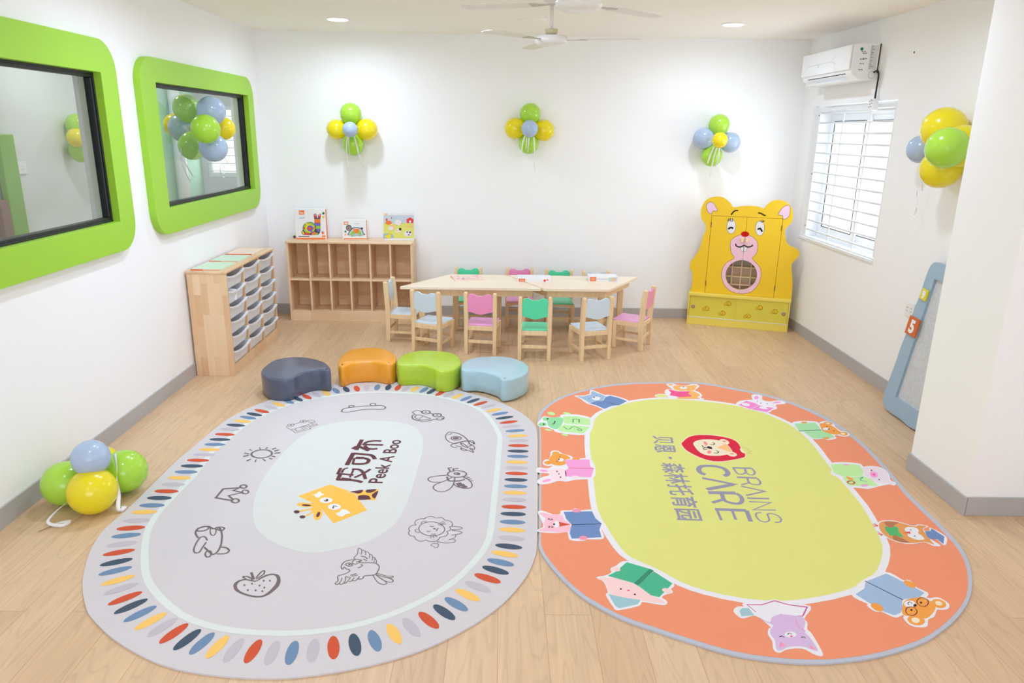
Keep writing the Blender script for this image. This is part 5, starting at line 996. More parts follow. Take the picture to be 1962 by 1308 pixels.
boxes('grille_frame', [(XR + .012, XR + .018, y1 - .075, y1 - .002, z0 + .02, z1 - .02), (XR + .012, XR + .018, y0 + .002, y0 + .04, z0 + .02, z1 - .02), (XR + .010, XR + .034, y0 + .004, y1 - .004, z1 - .05, z1 - .024), (XR + .010, XR + .034, y0 + .004, y1 - .004, z0 + .004, z0 + .014)], M_grille, gr)
for zz in (1.02, 1.5, 2.02):
    bm = bmesh.new(); lathe(bm, [(.006, 0), (.006, .003), (.002, .004)], 10, Matrix.Translation((XR + .012, y1 - .05, zz)) @ Matrix.Rotation(-PI / 2, 4, 'Y')); obj('screw', bm, M_dark, gr)
for i in range(13):
    bm = bmesh.new(); z = z0 + .075 + i * (z1 - z0 - .14) / 12; tube(bm, [(XR + .022, y0 + .02, z), (XR + .022, y1 - .03, z)], .008, 8); obj('grille_bar', bm, M_grille, gr, smooth=True)
for y in (6.44, 5.965):
    bm = bmesh.new(); bx(bm, XR + .028, XR + .034, y - .009, y + .009, z0 + .01, z1 - .03); obj('grille_strap', bm, M_grille, gr)
box('window_sill', XR - .012, XR + .15, y0 - .0, y1 + .03, z0 - .022, z0 + .003, M_frame, w3, bev=.003)
box('window_lining', XR - .008, XR + .002, y1, y1 + .05, z0 - .0, z1, M_frame, w3, bev=.003)

# neighbouring room seen through the inner windows
M_nb = mat('pale_paint_next_room', (226, 228, 226), .7, .3, .02, 2); M_nbg = mat('mint_paint_next_room', (176, 214, 188), .6, .3, .02, 2)
box('floor_neighbour', -4.1, xw, 0, 10.1, -.1, 0, M_floor, kind=S)
box('ceiling_neighbour', -4.2, XL - .1, 0, 10.1, H, H + .1, M_ceil, kind=S)
box('wall_neighbour_side', -4.15, -4.0, 0, 7.75, 0, H, M_nb, kind=S)
box('wall_neighbour_green', -4.15, -4.0, 7.75, 10.1, 0, H, M_nbg, kind=S)
box('wall_neighbour_front', -4.0, xw, -.1, 0, 0, H, M_nb, kind=S)
boxes('wall_neighbour_back', [(-4, xw, 9.9, 10.05, 0, 1.2), (-4, xw, 9.9, 10.05, 2.1, H), (-4, -3.93, 9.9, 10.05, 1.2, 2.1), (-2.6, xw, 9.9, 10.05, 1.2, 2.1)], mat('lilac_grey_paint_next_room', (214, 211, 222), .6, .3, .02, 2), kind=S)
box('wall_neighbour_return', xw - .002, xw + .06, YB + .12, 9.9, 0, H, M_nb, kind=S)
w4 = empty('window_4', (0, 0, 0), kind=S)
boxes('window_frame', [(-3.93, -2.6, 9.93, 9.98, 1.2, 1.25), (-3.93, -2.6, 9.93, 9.98, 2.05, 2.1), (-3.93, -3.88, 9.93, 9.98, 1.25, 2.05), (-3.45, -3.39, 9.93, 9.98, 1.25, 2.05)], M_frame, w4)
for i in range(8):
    bm = bmesh.new(); tube(bm, [(-3.93, 9.92, 1.27 + i * .1), (-2.6, 9.92, 1.27 + i * .1)], .006, 6); obj('grille_bar', bm, M_frame, w4)
bm = bmesh.new(); tube(bm, [(-3.92, 9.08, 0), (-3.92, 9.08, H)], .07, 14); tag(obj('pipe', bm, M_white, smooth=True), 'white vertical pipe on the mint wall, seen through the far green-framed window', 'pipe')
gp = empty('green_board', (-3.98, 5.9, 0), label='dull green upright board against the next-room wall, behind the near window', cat='board')
box('panel', 0, .05, -.02, .17, .3, 1.75, mat('dull_green_paint', (140, 185, 90), .5), gp, bev=.01)
box('brown_edge', 0, .045, -.12, -.02, .3, 1.25, mat('brown_edge_paint', (150, 120, 105), .6), gp, bev=.004)
def socket(name, x, ya, yb, za, zb, face, label):
    o = empty(name, (x, (ya + yb) / 2, za), label=label, cat='socket'); h = zb - za; w = (yb - ya) / 2
    box('plate', 0 if face > 0 else -.009, .009 if face > 0 else 0, -w, w, 0, h, M_white, o, bev=.003)
    for y in (-w * .55, -w * .35, w * .35, w * .55):
        for zf in (.4, .62): box('pin_hole', (.009 if face > 0 else -.0098), (.0098 if face > 0 else -.009), y - .004, y + .004, h * zf - .003, h * zf + .003, mat('grey_slot', (170, 170, 172), .5), o)
socket('wall_socket', -3.998, 6.06, 6.26, 1.43, 1.53, 1, 'white wall socket in the next room, seen through the near green-framed window')
socket('wall_socket', XR - .001, 4.86, 4.97, .62, .725, -1, 'white wall socket on the right wall, half hidden behind the blue easel board')

for x, y in ((-3.3, 8.2), (-3.3, 6.4), (-3.3, 4.4)):  # unseen fixtures added because the next room came out too dark
    l = bpy.data.lights.new('next_room_fill', 'AREA'); l.shape = 'DISK'; l.size = .15; l.energy = 16; l.color = (.88, .94, 1)
    nr = empty('downlight', (x, y, H), label='unseen ceiling downlight added to brighten the next room', cat='downlight', group='added fill lights of the next room')
    bm = bmesh.new(); lathe(bm, [(.09, 0), (.09, -.006), (.07, -.009)], 24); obj('trim_ring', bm, M_white, nr)
    lo = bpy.data.objects.new('next_room_fill', l); COL.objects.link(lo); lo.parent = nr; lo.location = (0, 0, -.014)
# ------------------------------------------------------------------ ceiling fittings
M_lamp = mat('lamp_diffuser', (255, 255, 255), .4, .3, 0, emit=30)
for i, (x, y, pw) in enumerate(LAMPS):
    vis = i < 2
    lab = ['round white recessed ceiling downlight, the left one lit above the wooden shelf', 'round white recessed ceiling downlight, the right one lit beside the air conditioner corner'][i] if vis else 'unseen round recessed ceiling downlight, adding light to the nearer part of the room'
    r = empty('downlight', (x, y, H), label=lab, cat='downlight', group=None if vis else 'downlights out of frame')
    bm = bmesh.new(); R = .095; lathe(bm, [(R, 0), (R, -.006), (R - .012, -.009), (R - .014, -.004)], 32); obj('trim_ring', bm, M_white, r, smooth=False)
    bm = bmesh.new(); lathe(bm, [(R - .016, -.0045), (R - .016, -.0095)], 32); obj('diffuser', bm, M_lamp, r)
    l = bpy.data.lights.new('downlight_glow', 'AREA'); l.shape = 'DISK'; l.size = .15; l.energy = 24.5 * pw; l.color = (.665, .79, 1); l.spread = math.radians(170)
    lo = bpy.data.objects.new('downlight_glow', l); COL.objects.link(lo); lo.parent = r; lo.location = (0, 0, -.012)
def fan(x, y, z, rz, label):
    r = empty('ceiling_fan', (x, y, H), rz, label, 'fan')
    M = mat('fan_enamel', (228, 224, 220), .35)
    bm = bmesh.new(); lathe(bm, [(.03, 0), (.07, -.002), (.062, -.03), (.02, -.06)], 24); obj('canopy', bm, M, r, smooth=True)
    bm = bmesh.new(); tube(bm, [(0, 0, -.05), (0, 0, z - H + .03)], .012, 12); obj('downrod', bm, M, r, smooth=True)
    bm = bmesh.new(); lathe(bm, [(.018, .075), (.045, .07), (.04, .045), (.02, .035)], 20, Matrix.Translation((0, 0, z - H))); obj('lower_canopy', bm, mat('fan_cup_beige', (205, 196, 160), .4), r, smooth=True)
    bm = bmesh.new(); lathe(bm, [(.04, .035), (.1, .028), (.115, .005), (.11, -.015), (.085, -.03), (.03, -.036)], 36, Matrix.Translation((0, 0, z - H))); obj('motor_housing', bm, mat('fan_motor_white', (236, 236, 238), .25), r, smooth=True)
    for k in range(3):
        a = k * 2 * PI / 3; bm = bmesh.new(); Mx = Matrix.Rotation(a, 4, 'Z') @ Matrix.Translation((0, 0, z - H + .004)) @ Matrix.Rotation(math.radians(2), 4, 'X')
        prism(bm, [(.2, -.05), (.3, -.062), (.5, -.066), (.585, -.05), (.6, 0), (.585, .045), (.5, .055), (.3, .05), (.2, .04)], -.0015, .0015, 'z', M=Mx)
        b = obj('blade', bm, M, r)
        bm = bmesh.new(); prism(bm, [(.1, -.014), (.16, -.012), (.24, -.035), (.24, .03), (.16, .012), (.1, .014)], -.005, -.001, 'z', M=Mx); obj('blade_bracket', bm, mat('fan_bracket_grey', (190, 184, 176), .4), b)
    return r
fan(.31, 5.2, 2.42, math.radians(-16), 'farther white ceiling fan, hanging whole near the back wall')
fan(.35, 3.74, 2.42, math.radians(41), 'nearer white ceiling fan, cut by the top of the picture')
bm = bmesh.new(); lathe(bm, [(.12, 0), (.118, -.012), (.1, -.018)], 36); o = obj('ceiling_plate', bm, M_ceil, loc=(.22, 6.31, H), smooth=False); tag(o, 'faint round off-white cover plate on the ceiling left of the farther fan', 'cover plate')

# ------------------------------------------------------------------ air conditioner
ac = empty('air_conditioner', (XR, 6.36, 2.26), label='white wall air conditioner with a sticker-covered end, above the barred window', cat='air conditioner')
YA, YZ = 5.9 - 6.36, 6.84 - 6.36
bm = bmesh.new(); prof = [(0, 0), (-.13, 0), (-.2, .04), (-.212, .08), (-.212, .24), (-.195, .262), (0, .27)]
A = [bm.verts.new((x, YA, z)) for x, z in prof]; B = [bm.verts.new((x, YZ, z)) for x, z in prof]; bm.faces.new(A); bm.faces.new(B[::-1])
for i in range(len(prof)): j = (i + 1) % len(prof); bm.faces.new([A[i], B[i], B[j], A[j]])
obj('casing', bm, M_white, ac, bev=.006)
box('front_panel', -.226, -.213, YA + .004, YZ - .004, .075, .255, M_gloss, ac, bev=.006, seg=3)
MV = Matrix.Rotation(math.radians(-30), 4, 'Y')
bm = bmesh.new(); bx(bm, -.008, 0, YA + .12, YZ - .1, -.045, .0, M=Matrix.Translation((-.165, 0, .012)) @ Matrix.Rotation(math.radians(68), 4, 'Y')); obj('louvre', bm, M_white, ac, bev=.003)
bm = bmesh.new(); bx(bm, -.205, -.199, YA + .1, YZ - .12, .046, .052); obj('louvre_gap', bm, M_dark, ac)
def acline(pts, w=.0025):
    bm = bmesh.new(); q = stroke_quads(pts, w, False)
    for p in q: bm.faces.new([bm.verts.new((-.2268, y, z)) for y, z in p])
    return bm
bm = bmesh.new()
for pts in ([(.42, .1), (.33, .155), (-.12, .16), (-.22, .205)], [(.33, .155), (.36, .175)], [(-.12, .16), (-.2, .14), (-.21, .078)]):
    for p in stroke_quads(pts, .003, False): bm.faces.new([bm.verts.new((-.2266, y, z)) for y, z in p])
obj('panel_groove', bm, mat('groove_grey', (176, 180, 186), .4), ac)
bm = bmesh.new()
for p in stroke_quads([(.12 + .011 * math.cos(t), .142 + .009 * math.sin(t)) for t in [k * PI / 8 for k in range(16)]], .003, True): bm.faces.new([bm.verts.new((-.2268, y, z)) for y, z in p])
obj('round_badge', bm, mat('badge_grey', (130, 134, 140), .4), ac)
ye = YA - .0008
st = empty('stickers', (0, 0, 0)); st.parent = ac
def yplate(bm, x0, x1, z0, z1): bx(bm, x0, x1, ye - .0006, ye, z0, z1)
bm = bmesh.new(); yplate(bm, -.078, -.022, .075, .25); obj('rating_label', bm, mat('label_grey', (214, 214, 216), .5), st)
bm = bmesh.new()
MG = mat('print_grey', (90, 92, 96), .5)
for i in range(15):
    w = .006 + .03 * random.random(); z = .242 - i * .0112; box('print_line', -.072, -.072 + w, ye - .0012, ye - .0006, z - .0016, z + .0016, MG, st)
for a, b in ((-.145, .2), (-.135, .188), (-.15, .145), (-.13, .15), (-.148, .115), (-.15, .07)):
    for k_ in range(3): box('print_mark', a + k_ * .011, a + k_ * .011 + .008, ye - .001, ye, b, b + .007 - k_ % 2 * .003, MG, st)

bm = bmesh.new(); lathe(bm, [(.0115, 0), (.0115, .0012)], 20, Matrix.Translation((-.147, ye, .222)) @ Matrix.Rotation(PI / 2, 4, 'X')); obj('green_dot', bm, mat('dot_green', (20, 120, 80), .5), st)
bm = bmesh.new()
for p in stroke_quads([(-.043 + .026 * math.cos(t), .038 + .026 * math.sin(t)) for t in [k * PI / 10 for k in range(20)]], .002, True): bm.faces.new([bm.verts.new((x, ye - .0005, z)) for x, z in p])
obj('pipe_knockout', bm, mat('badge_grey', (0, 0, 0)), ac)
box('spine_trim', -.008, -.001, YA - .004, YA, .05, .262, M_dark, ac)
cb = empty('power_cord', (2.86, 5.86, 2.09), label='black power cord hanging from the air conditioner to the barred window', cat='cord')
bm = bmesh.new(); tube(bm, cat([(-.012, .035, .225), (-.005, .0, .235), (.0, -.02, .2), (-.002, -.022, .1), (-.004, -.025, .03)], False), .0065, 8); obj('cable', bm, M_dark, cb, smooth=True)
box('plug_adapter', -.03, .012, -.062, .012, -.055, .03, M_white, cb, bev=.004)
bm = bmesh.new()
for k, (y, z) in enumerate(((-.05, .012), (-.03, .018), (-.012, .008), (-.045, -.006), (-.02, -.012), (-.035, -.03), (-.008, -.034))): bx(bm, -.0312, -.0298, y, y + .012, z, z + .006)
obj('black_marks', bm, M_dark, cb)

wh = empty('wall_anchor', (XR, 5.41, 2.412), label='tiny black screw hole in the right wall beside the air conditioner', cat='screw hole')
bm = bmesh.new(); lathe(bm, [(.007, 0), (.007, .002), (.004, .003)], 12, Matrix.Rotation(-PI / 2, 4, 'Y')); obj('screw_head', bm, M_dark, wh)
# ------------------------------------------------------------------ balloons
BC = dict(green=(188, 236, 76), yellow=(255, 236, 26), blue=(190, 210, 238))
def balloon_mat(c):
    if 'latex_' + c in MATS: return MATS['latex_' + c]
    m = transl('latex_' + c, BC[c], .22, .22); b = m.node_tree.nodes['Principled BSDF']; b.inputs['Coat Weight'].default_value = .5; b.inputs['Coat Roughness'].default_value = .04; return m
def balloon(parent, p, r, c, toward):
    """p centre, knot pointing to the cluster's middle"""
    bm = bmesh.new(); prof = [(.004, -1.16 * r), (.012, -1.14 * r), (.006, -1.09 * r)]
    for k in range(1, 24):
        t = PI * k / 24; rr = math.sin(t) * r; z = -math.cos(t) * r
        if z < 0: z *= 1.08
        prof.append((rr, z))
    prof.append((.001, r))
    d = (Vector(p) - Vector(toward)); d = d.normalized() if d.length > .01 else Vector((0, -1, 0))
    M = Matrix.Translation(p) @ d.to_track_quat('Z', 'Y').to_matrix().to_4x4()
    lathe(bm, prof, 32, M); return obj('balloon', bm, balloon_mat(c), parent, smooth=True)
M_rib = mat('white_satin_ribbon', (244, 244, 246), .25, .6)
def ribbon(parent, pts, w=.006, nrm=(0, -1, 0), curl=0):
    bm = bmesh.new(); P = cat([Vector(p) for p in pts], False, 8); L = []
    for i, p in enumerate(P):
        p = Vector(p); a = Vector(P[max(0, i - 1)]); b = Vector(P[min(len(P) - 1, i + 1)]); d = (b - a).normalized(); n = Vector(nrm)
        if curl: n = Matrix.Rotation(curl * i / len(P), 3, d) @ n
        s = d.cross(n); s = s.normalized() if s.length > 1e-4 else d.orthogonal().normalized(); L.append((bm.verts.new(p + s * w / 2), bm.verts.new(p - s * w / 2)))
    for (a, b), (c, d) in zip(L, L[1:]): bm.faces.new([a, b, d, c])
    o = obj('ribbon', bm, M_rib, parent, smooth=True); s = o.modifiers.new('thickness', 'SOLIDIFY'); s.thickness = .0006; return o
def cluster(origin, label, bl, ribs, nrm=(0, -1, 0), group=None):
    r = empty('balloon_cluster', origin, 0, label, 'balloons', group); O = Vector(origin); ctr = Vector((0, 0, 0))
    for p, rad, c in bl: balloon(r, Vector(p) - O, rad, c, ctr)
    for q in ribs:
        pts, w, curl = q; ribbon(r, [Vector(p) - O for p in pts], w, nrm, curl)
    return r
def k(p, f=1.0142):  # slide a measured point outward so that the balloon touches the back wall
    return (p[0] * f, p[1] * f, 1.828 + (p[2] - 1.828) * f)
Yw = YB - .012
cluster((-1.44, 7.2, 1.83), 'green, yellow and blue balloon cluster on the wall above the toy boxes', [(k((-1.423, 7.05, 1.969)), .1, 'green'), (k((-1.561, 7.05, 1.827)), .093, 'yellow'), (k((-1.279, 7.05, 1.831)), .1, 'yellow'), (k((-1.411, 7.05, 1.69)), .1, 'green'), ((-1.421, 6.98, 1.829), .07, 'blue')],
 [([(-1.45, 7.0, 1.77), (-1.47, 7.02, 1.68), (-1.475, 7.05, 1.55), (-1.47, 7.07, 1.4), (-1.48, 7.1, 1.3)], .013, 1.5), ([(-1.39, 7.0, 1.77), (-1.37, 7.02, 1.66), (-1.35, 7.05, 1.55), (-1.32, 7.08, 1.48)], .013, 1), ([(-1.455, 7.06, 1.46), (-1.43, 7.07, 1.42), (-1.38, 7.08, 1.39)], .008, 1), ([(-1.44, 7.0, 1.77), (-1.45, 7.02, 1.68), (-1.445, 7.03, 1.6)], .009, 1)])
cluster((.245, 7.2, 1.865), 'green, yellow and blue balloon cluster on the wall above the tables', [(k((.245, 7.05, 1.995)), .098, 'green'), (k((.106, 7.05, 1.863)), .1, 'yellow'), (k((.376, 7.05, 1.848)), .1, 'yellow'), (k((.236, 7.05, 1.725)), .095, 'green'), ((.24, 6.98, 1.862), .078, 'blue')],
 [([(.2, 7.0, 1.8), (.18, 7.02, 1.74), (.172, 7.03, 1.66)], .013, 1), ([(.235, 6.99, 1.79), (.232, 7.02, 1.72), (.23, 7.05, 1.65)], .013, 1), ([(.28, 7.0, 1.79), (.29, 7.02, 1.7), (.292, 7.05, 1.56), (.31, 7.08, 1.45)], .013, 1.6), ([(.215, 7.0, 1.78), (.21, 7.03, 1.68)], .008, 1)])
cluster((2.03, 7.2, 1.79), 'green and blue balloons around a yellow one, above the bear cupboard', [(k((2.019, 7.05, 1.926)), .098, 'green'), (k((1.883, 7.05, 1.801)), .098, 'blue'), (k((2.14, 7.05, 1.768)), .095, 'blue'), (k((1.975, 7.05, 1.64)), .098, 'green'), ((2.012, 6.96, 1.788), .072, 'yellow')],
 [([(1.97, 6.98, 1.73), (1.955, 7.02, 1.66), (1.94, 7.05, 1.57)], .013, 1), ([(1.995, 6.98, 1.72), (1.985, 7.02, 1.62), (1.975, 7.05, 1.45)], .013, 1.4), ([(2.02, 6.98, 1.72), (2.03, 7.02, 1.62), (2.02, 7.05, 1.55)], .013, 1)])
cluster((2.82, 4.6, 1.78), 'yellow, lime and blue balloon cluster on the right wall by the column', [((2.74, 4.66, 1.89), .131, 'yellow'), ((2.77, 4.93, 1.763), .09, 'blue'), ((2.73, 4.6, 1.655), .122, 'yellow'), ((2.62, 4.39, 1.78), .118, 'green'), ((2.745, 4.46, 1.79), .125, 'yellow')],
 [([(2.74, 4.85, 1.69), (2.75, 4.86, 1.62), (2.76, 4.84, 1.56), (2.78, 4.85, 1.5)], .007, 6), ([(2.79, 4.93, 1.5), (2.8, 4.94, 1.45), (2.79, 4.9, 1.42), (2.8, 4.92, 1.36), (2.81, 4.95, 1.33), (2.8, 4.9, 1.29)], .008, 14)], (-1, 0, 0))
cluster((-2.33, 5.86, 1.81), 'blue, lime and yellow balloons stuck on the front of the far green-framed window', [((-2.22, 5.633, 1.815), .105, 'green'), ((-2.25, 5.856, 1.951), .106, 'blue'), ((-2.25, 5.827, 1.676), .106, 'blue'), ((-2.262, 6.116, 1.821), .088, 'yellow')],
 [([(-2.24, 5.92, 1.79), (-2.24, 6.0, 1.7), (-2.25, 5.98, 1.6), (-2.24, 5.9, 1.52), (-2.25, 5.94, 1.46), (-2.25, 6.0, 1.44)], .009, 7), ([(-2.24, 5.95, 1.73), (-2.24, 6.0, 1.65), (-2.25, 5.95, 1.58), (-2.25, 6.03, 1.5), (-2.25, 5.98, 1.47)], .008, 5), ([(-2.25, 5.98, 1.64), (-2.25, 6.06, 1.58), (-2.25, 6.1, 1.55)], .006, 1)], (1, 0, 0))
cluster((-2.45, 6.0, 1.82), 'dimmer green and blue balloons behind the glass of the far green-framed window', [((-2.48, 5.962, 1.969), .106, 'green'), ((-2.48, 5.986, 1.681), .106, 'green'), ((-2.60, 6.13, 1.819), .112, 'blue'), ((-2.72, 6.28, 1.839), .095, 'yellow')],
 [([(-2.52, 5.88, 1.68), (-2.52, 5.86, 1.56), (-2.52, 5.95, 1.43), (-2.52, 6.0, 1.4)], .012, 3), ([(-2.54, 5.95, 1.56), (-2.54, 6.02, 1.5), (-2.53, 6.05, 1.44), (-2.53, 5.98, 1.4)], .012, 4)], (1, 0, 0))
cluster((-3.95, 6.9, 1.71), 'faint balloon cluster seen through the glass of the near green-framed window', [((-3.86, 6.83, 1.717), .085, 'yellow'), ((-3.89, 6.93, 1.83), .1, 'green'), ((-3.89, 6.92, 1.596), .1, 'green'), ((-3.8, 6.99, 1.712), .08, 'blue')],
 [([(-3.85, 6.95, 1.65), (-3.85, 6.97, 1.5), (-3.86, 6.98, 1.4)], .01, 2)], (1, 0, 0))
cluster((-2.06, 3.34, .1), 'lime, yellow and blue balloon cluster lying on the floor', [((-2.158, 3.281, .116), .11, 'green'), ((-1.935, 3.418, .118), .11, 'green'), ((-1.995, 3.25, .27), .088, 'blue'), ((-1.981, 3.198, .119), .113, 'yellow'), ((-2.112, 3.53, .1), .095, 'yellow')],
 [([(-1.94, 3.36, .24), (-1.9, 3.29, .2), (-1.89, 3.26, .14), (-1.88, 3.24, .08), (-1.87, 3.2, .03), (-1.86, 3.2, .012), (-1.86, 3.24, .012), (-1.88, 3.24, .014)], .02, 5), ([(-2.04, 3.22, .2), (-2.08, 3.2, .15), (-2.08, 3.17, .09), (-2.12, 3.12, .05), (-2.14, 3.08, .015), (-2.07, 3.06, .01), (-2.05, 3.1, .01), (-2.11, 3.08, .008), (-2.15, 3.02, .006)], .016, 5)], (0, -1, .3))

# ------------------------------------------------------------------ wooden furniture
# tray cabinet on the left wall
TC = empty('tray_cabinet', (-2.18, 5.27, 0), label='pale wooden tray cabinet with three columns of translucent trays against the left wall', cat='cabinet')
D0, D1, LN, HT = -.145, .145, 1.13, .81
for nm, a, b in (('side_panel', 0, .02), ('side_panel', LN - .02, LN)):
    box(nm, D0, D1, a, b, 0, HT - .018, M_rub_v, TC, bev=.002)
box('top_panel', D0 - .004, D1 + .006, -.006, LN + .006, HT - .018, HT, M_rub_hy, TC, bev=.004)
box('back_panel', D0, D0 + .01, .02, LN - .02, .03, HT - .02, M_rub_back, TC)
box('plinth', D0, D1 - .008, .02, LN - .02, 0, .08, M_rub_hy, TC, bev=.002)
cw = (LN - .04 - 2 * .02) / 3
for i in (1, 2): y = .02 + i * cw + (i - 1) * .02; box('divider', D0 + .01, D1 - .004, y, y + .02, .08, HT - .018, M_rub_v, TC, bev=.002)
M_tray = transl('frosted_white_plastic', (250, 250, 254), .18, .35)
_n = M_tray.node_tree; _o = [x for x in _n.nodes if x.type == 'OUTPUT_MATERIAL'][0]; _p = _o.inputs[0].links[0].from_socket; _t = _n.nodes.new('ShaderNodeBsdfTransparent'); _m = _n.nodes.new('ShaderNodeMixShader'); _m.inputs[0].default_value = .16
_n.links.new(_p, _m.inputs[1]); _n.links.new(_t.outputs[0], _m.inputs[2]); _n.links.new(_m.outputs[0], _o.inputs[0])
tray_proto = None
rows = ['topmost', 'second from the top', 'third from the top', 'third from the bottom', 'second from the bottom', 'lowest']
cols = ['nearest column', 'middle column', 'farthest column']
def make_tray(w, d=.265, h=.103):
    bm = bmesh.new(); t = .003
    n = 10; lip = []
    # tapered open box with a dipping front rim
    def ring(wd, x0, x1, z, dip=0):
        P = [(x0, -wd / 2, z), (x0, wd / 2, z)]
        for i in range(n + 1):
            s = 1 - 2 * i / n; P.append((x1, wd / 2 * s, z - dip * (1 - s * s)))
        return P
    lo = [bm.verts.new(p) for p in ring(w - .04, -d / 2 + .01, d / 2 - .02, 0)]
    hi = [bm.verts.new(p) for p in ring(w - .016, -d / 2, d / 2 - .004, h, .021)]
    rim = [bm.verts.new(p) for p in ring(w, -d / 2, d / 2 + .014, h, .019)]
    rim2 = [bm.verts.new((p[0], p[1], p[2] - .01)) for p in ring(w, -d / 2, d / 2 + .014, h, .019)]
    N = len(lo); bm.faces.new(lo[::-1])
    for A_, B_ in ((lo, hi), (hi, rim), (rim, rim2)):
        for i in range(N): j = (i + 1) % N; bm.faces.new([A_[i], A_[j], B_[j], B_[i]])
    return bm
for c in range(3):
    yc = .02 + cw / 2 + c * (cw + .02)
    for r_ in range(6):
        z = .088 + (5 - r_) * .116; lab = 'frosted white tray, %s, %s of the tray cabinet' % (rows[r_], cols[c])
        if tray_proto is None:
            tr = obj('storage_tray', make_tray(cw - .006), M_tray, smooth=False); s_ = tr.modifiers.new('thickness', 'SOLIDIFY'); s_.thickness = .002; tray_proto = tr
        else: tr = tray_proto.copy(); COL.objects.link(tr)
        tr.location = (-2.18 + .012 + random.uniform(-.002, .003), 5.27 + yc, z); tag(tr, lab, 'tray', 'trays of the tray cabinet')
pc = empty('paper_card', (-2.10, 5.42, .088 + 4 * .116 + .05), label='white card sticking up out of a tray in the nearest column', cat='card')
bm = bmesh.new(); bx(bm, -.03, .075, -.001, .001, -.03, .055, M=Matrix.Rotation(math.radians(38), 4, 'Z') @ Matrix.Rotation(math.radians(-22), 4, 'X') @ Matrix.Rotation(math.radians(15), 4, 'Y')); obj('card', bm, M_card, pc)
# rails that carry the trays
for c in range(3):
    ya = .02 + c * (cw + .02)
    boxes('tray_runner', [(D0 + .01, D1 - .01, ya + (0 if s_ else cw - .002), ya + (.002 if s_ else cw), .088 + q * .116 + .074, .088 + q * .116 + .076) for q in range(6) for s_ in (0, 1)], M_rub_hy, TC)
# picture boards lying on the cabinet
for i, (ya, yb, col, lab) in enumerate(((.03, .36, (200, 228, 200), 'pale green drawing board, nearest of three on top of the tray cabinet'), (.385, .70, (196, 226, 204), 'pale green drawing board, middle of three on top of the tray cabinet'), (.73, 1.06, (240, 214, 196), 'pale peach drawing board, farthest of three on top of the tray cabinet'))):
    o = empty('drawing_board', (-2.19, 5.27, HT), label=lab, cat='board', group='drawing boards on the tray cabinet')
    box('sheet', -.115, .105, ya + .012, yb, 0, .008, mat('card_%d' % i, col, .35, .5, .05, 14), o, bev=.002)
    box('coloured_edge', -.115, -.02 if i < 2 else .1, ya, ya + .012, 0, .009, mat('edge_orange', (232, 110, 70), .4), o, bev=.002)
    if i < 2: box('pale_edge', -.02, .105, ya, ya + .012, 0, .009, mat('edge_pale', (236, 178, 150), .4), o, bev=.002)

# cubby shelf on the back wall
SH = empty('cubby_shelf', (-1.477, 6.96, 0), label='low pale wooden shelf with twelve empty compartments against the back wall', cat='shelf')
hw, dp, ht = .608, .3, .79
for x in (-hw, hw - .02): box('side_panel', x, x + .02, 0, dp, 0, ht - .02, M_rub_vy, SH, bev=.002)
box('top_panel', -hw - .004, hw + .004, -.006, dp, ht - .02, ht, M_rub_h, SH, bev=.004)
box('bottom_panel', -hw + .02, hw - .02, .004, dp, .085, .103, M_rub_h, SH, bev=.002)
box('plinth', -hw + .02, hw - .02, .002, .02, 0, .085, M_rub_h, SH, bev=.002)
box('middle_shelf', -hw + .02, hw - .02, .004, dp - .01, .405, .423, M_rub_h, SH, bev=.002)
box('back_panel', -hw + .02, hw - .02, dp - .012, dp, .03, ht - .02, M_rub_back, SH)
sp = (2 * hw - .04) / 6
for i in range(1, 6):
    x = -hw + .02 + i * sp
    for za, zb in ((.103, .405), (.423, ht - .02)): box('divider', x - .008, x + .008, .004, dp - .012, za, zb, M_rub_vy, SH, bev=.0015)

# boxed toys on the shelf
def toybox(x0, x1, z1, dy, label, items, side):
    z0 = .79; xc = (x0 + x1) / 2; o = empty('toy_box', (xc, 7.1, z0), label=label, cat='toy box', group='boxed toys on the wooden shelf')
    box('carton', x0 - xc, x1 - xc, 0, dy, 0, z1 - z0, M_card, o, bev=.0015)
    mats = []; bm = bmesh.new(); decals(bm, items, lambda u, v, h: Vector((u - xc, -h - .0006, v - z0 - .012)), mats); obj('front_print', bm, mats, o)
    if side: box('orange_side', x1 - xc - .0005, x1 - xc + .0012, .004, dy - .004, .004, z1 - z0 - .004, M_orc, o)
    return o
def fit(txt, u0, u1, lo):
    its = parse(txt); U = [p[0] for i in its for p in i[4]]; return its
toybox(-2.02, -1.722, 1.083, .055, 'white toy box with a colourful snail picture, standing on the wooden shelf', parse(BOX_SNAIL), True)
toybox(-1.566, -1.33, .987, .04, 'small white toy box with a turtle picture, standing on the wooden shelf', parse(BOX_TURTLE), True)
toybox(-1.158, -.867, 1.066, .012, 'farm animal puzzle board standing at the right end of the wooden shelf', parse(BOX_FARM), False)
bm = bmesh.new(); bmesh.ops.create_icosphere(bm, subdivisions=2, radius=.014); tag(obj('wooden_bead', bm, mat('dark_bead', (96, 72, 60), .5), loc=(-2.052, 7.16, .804), smooth=True), 'tiny dark brown bead on the left end of the wooden shelf top', 'bead')

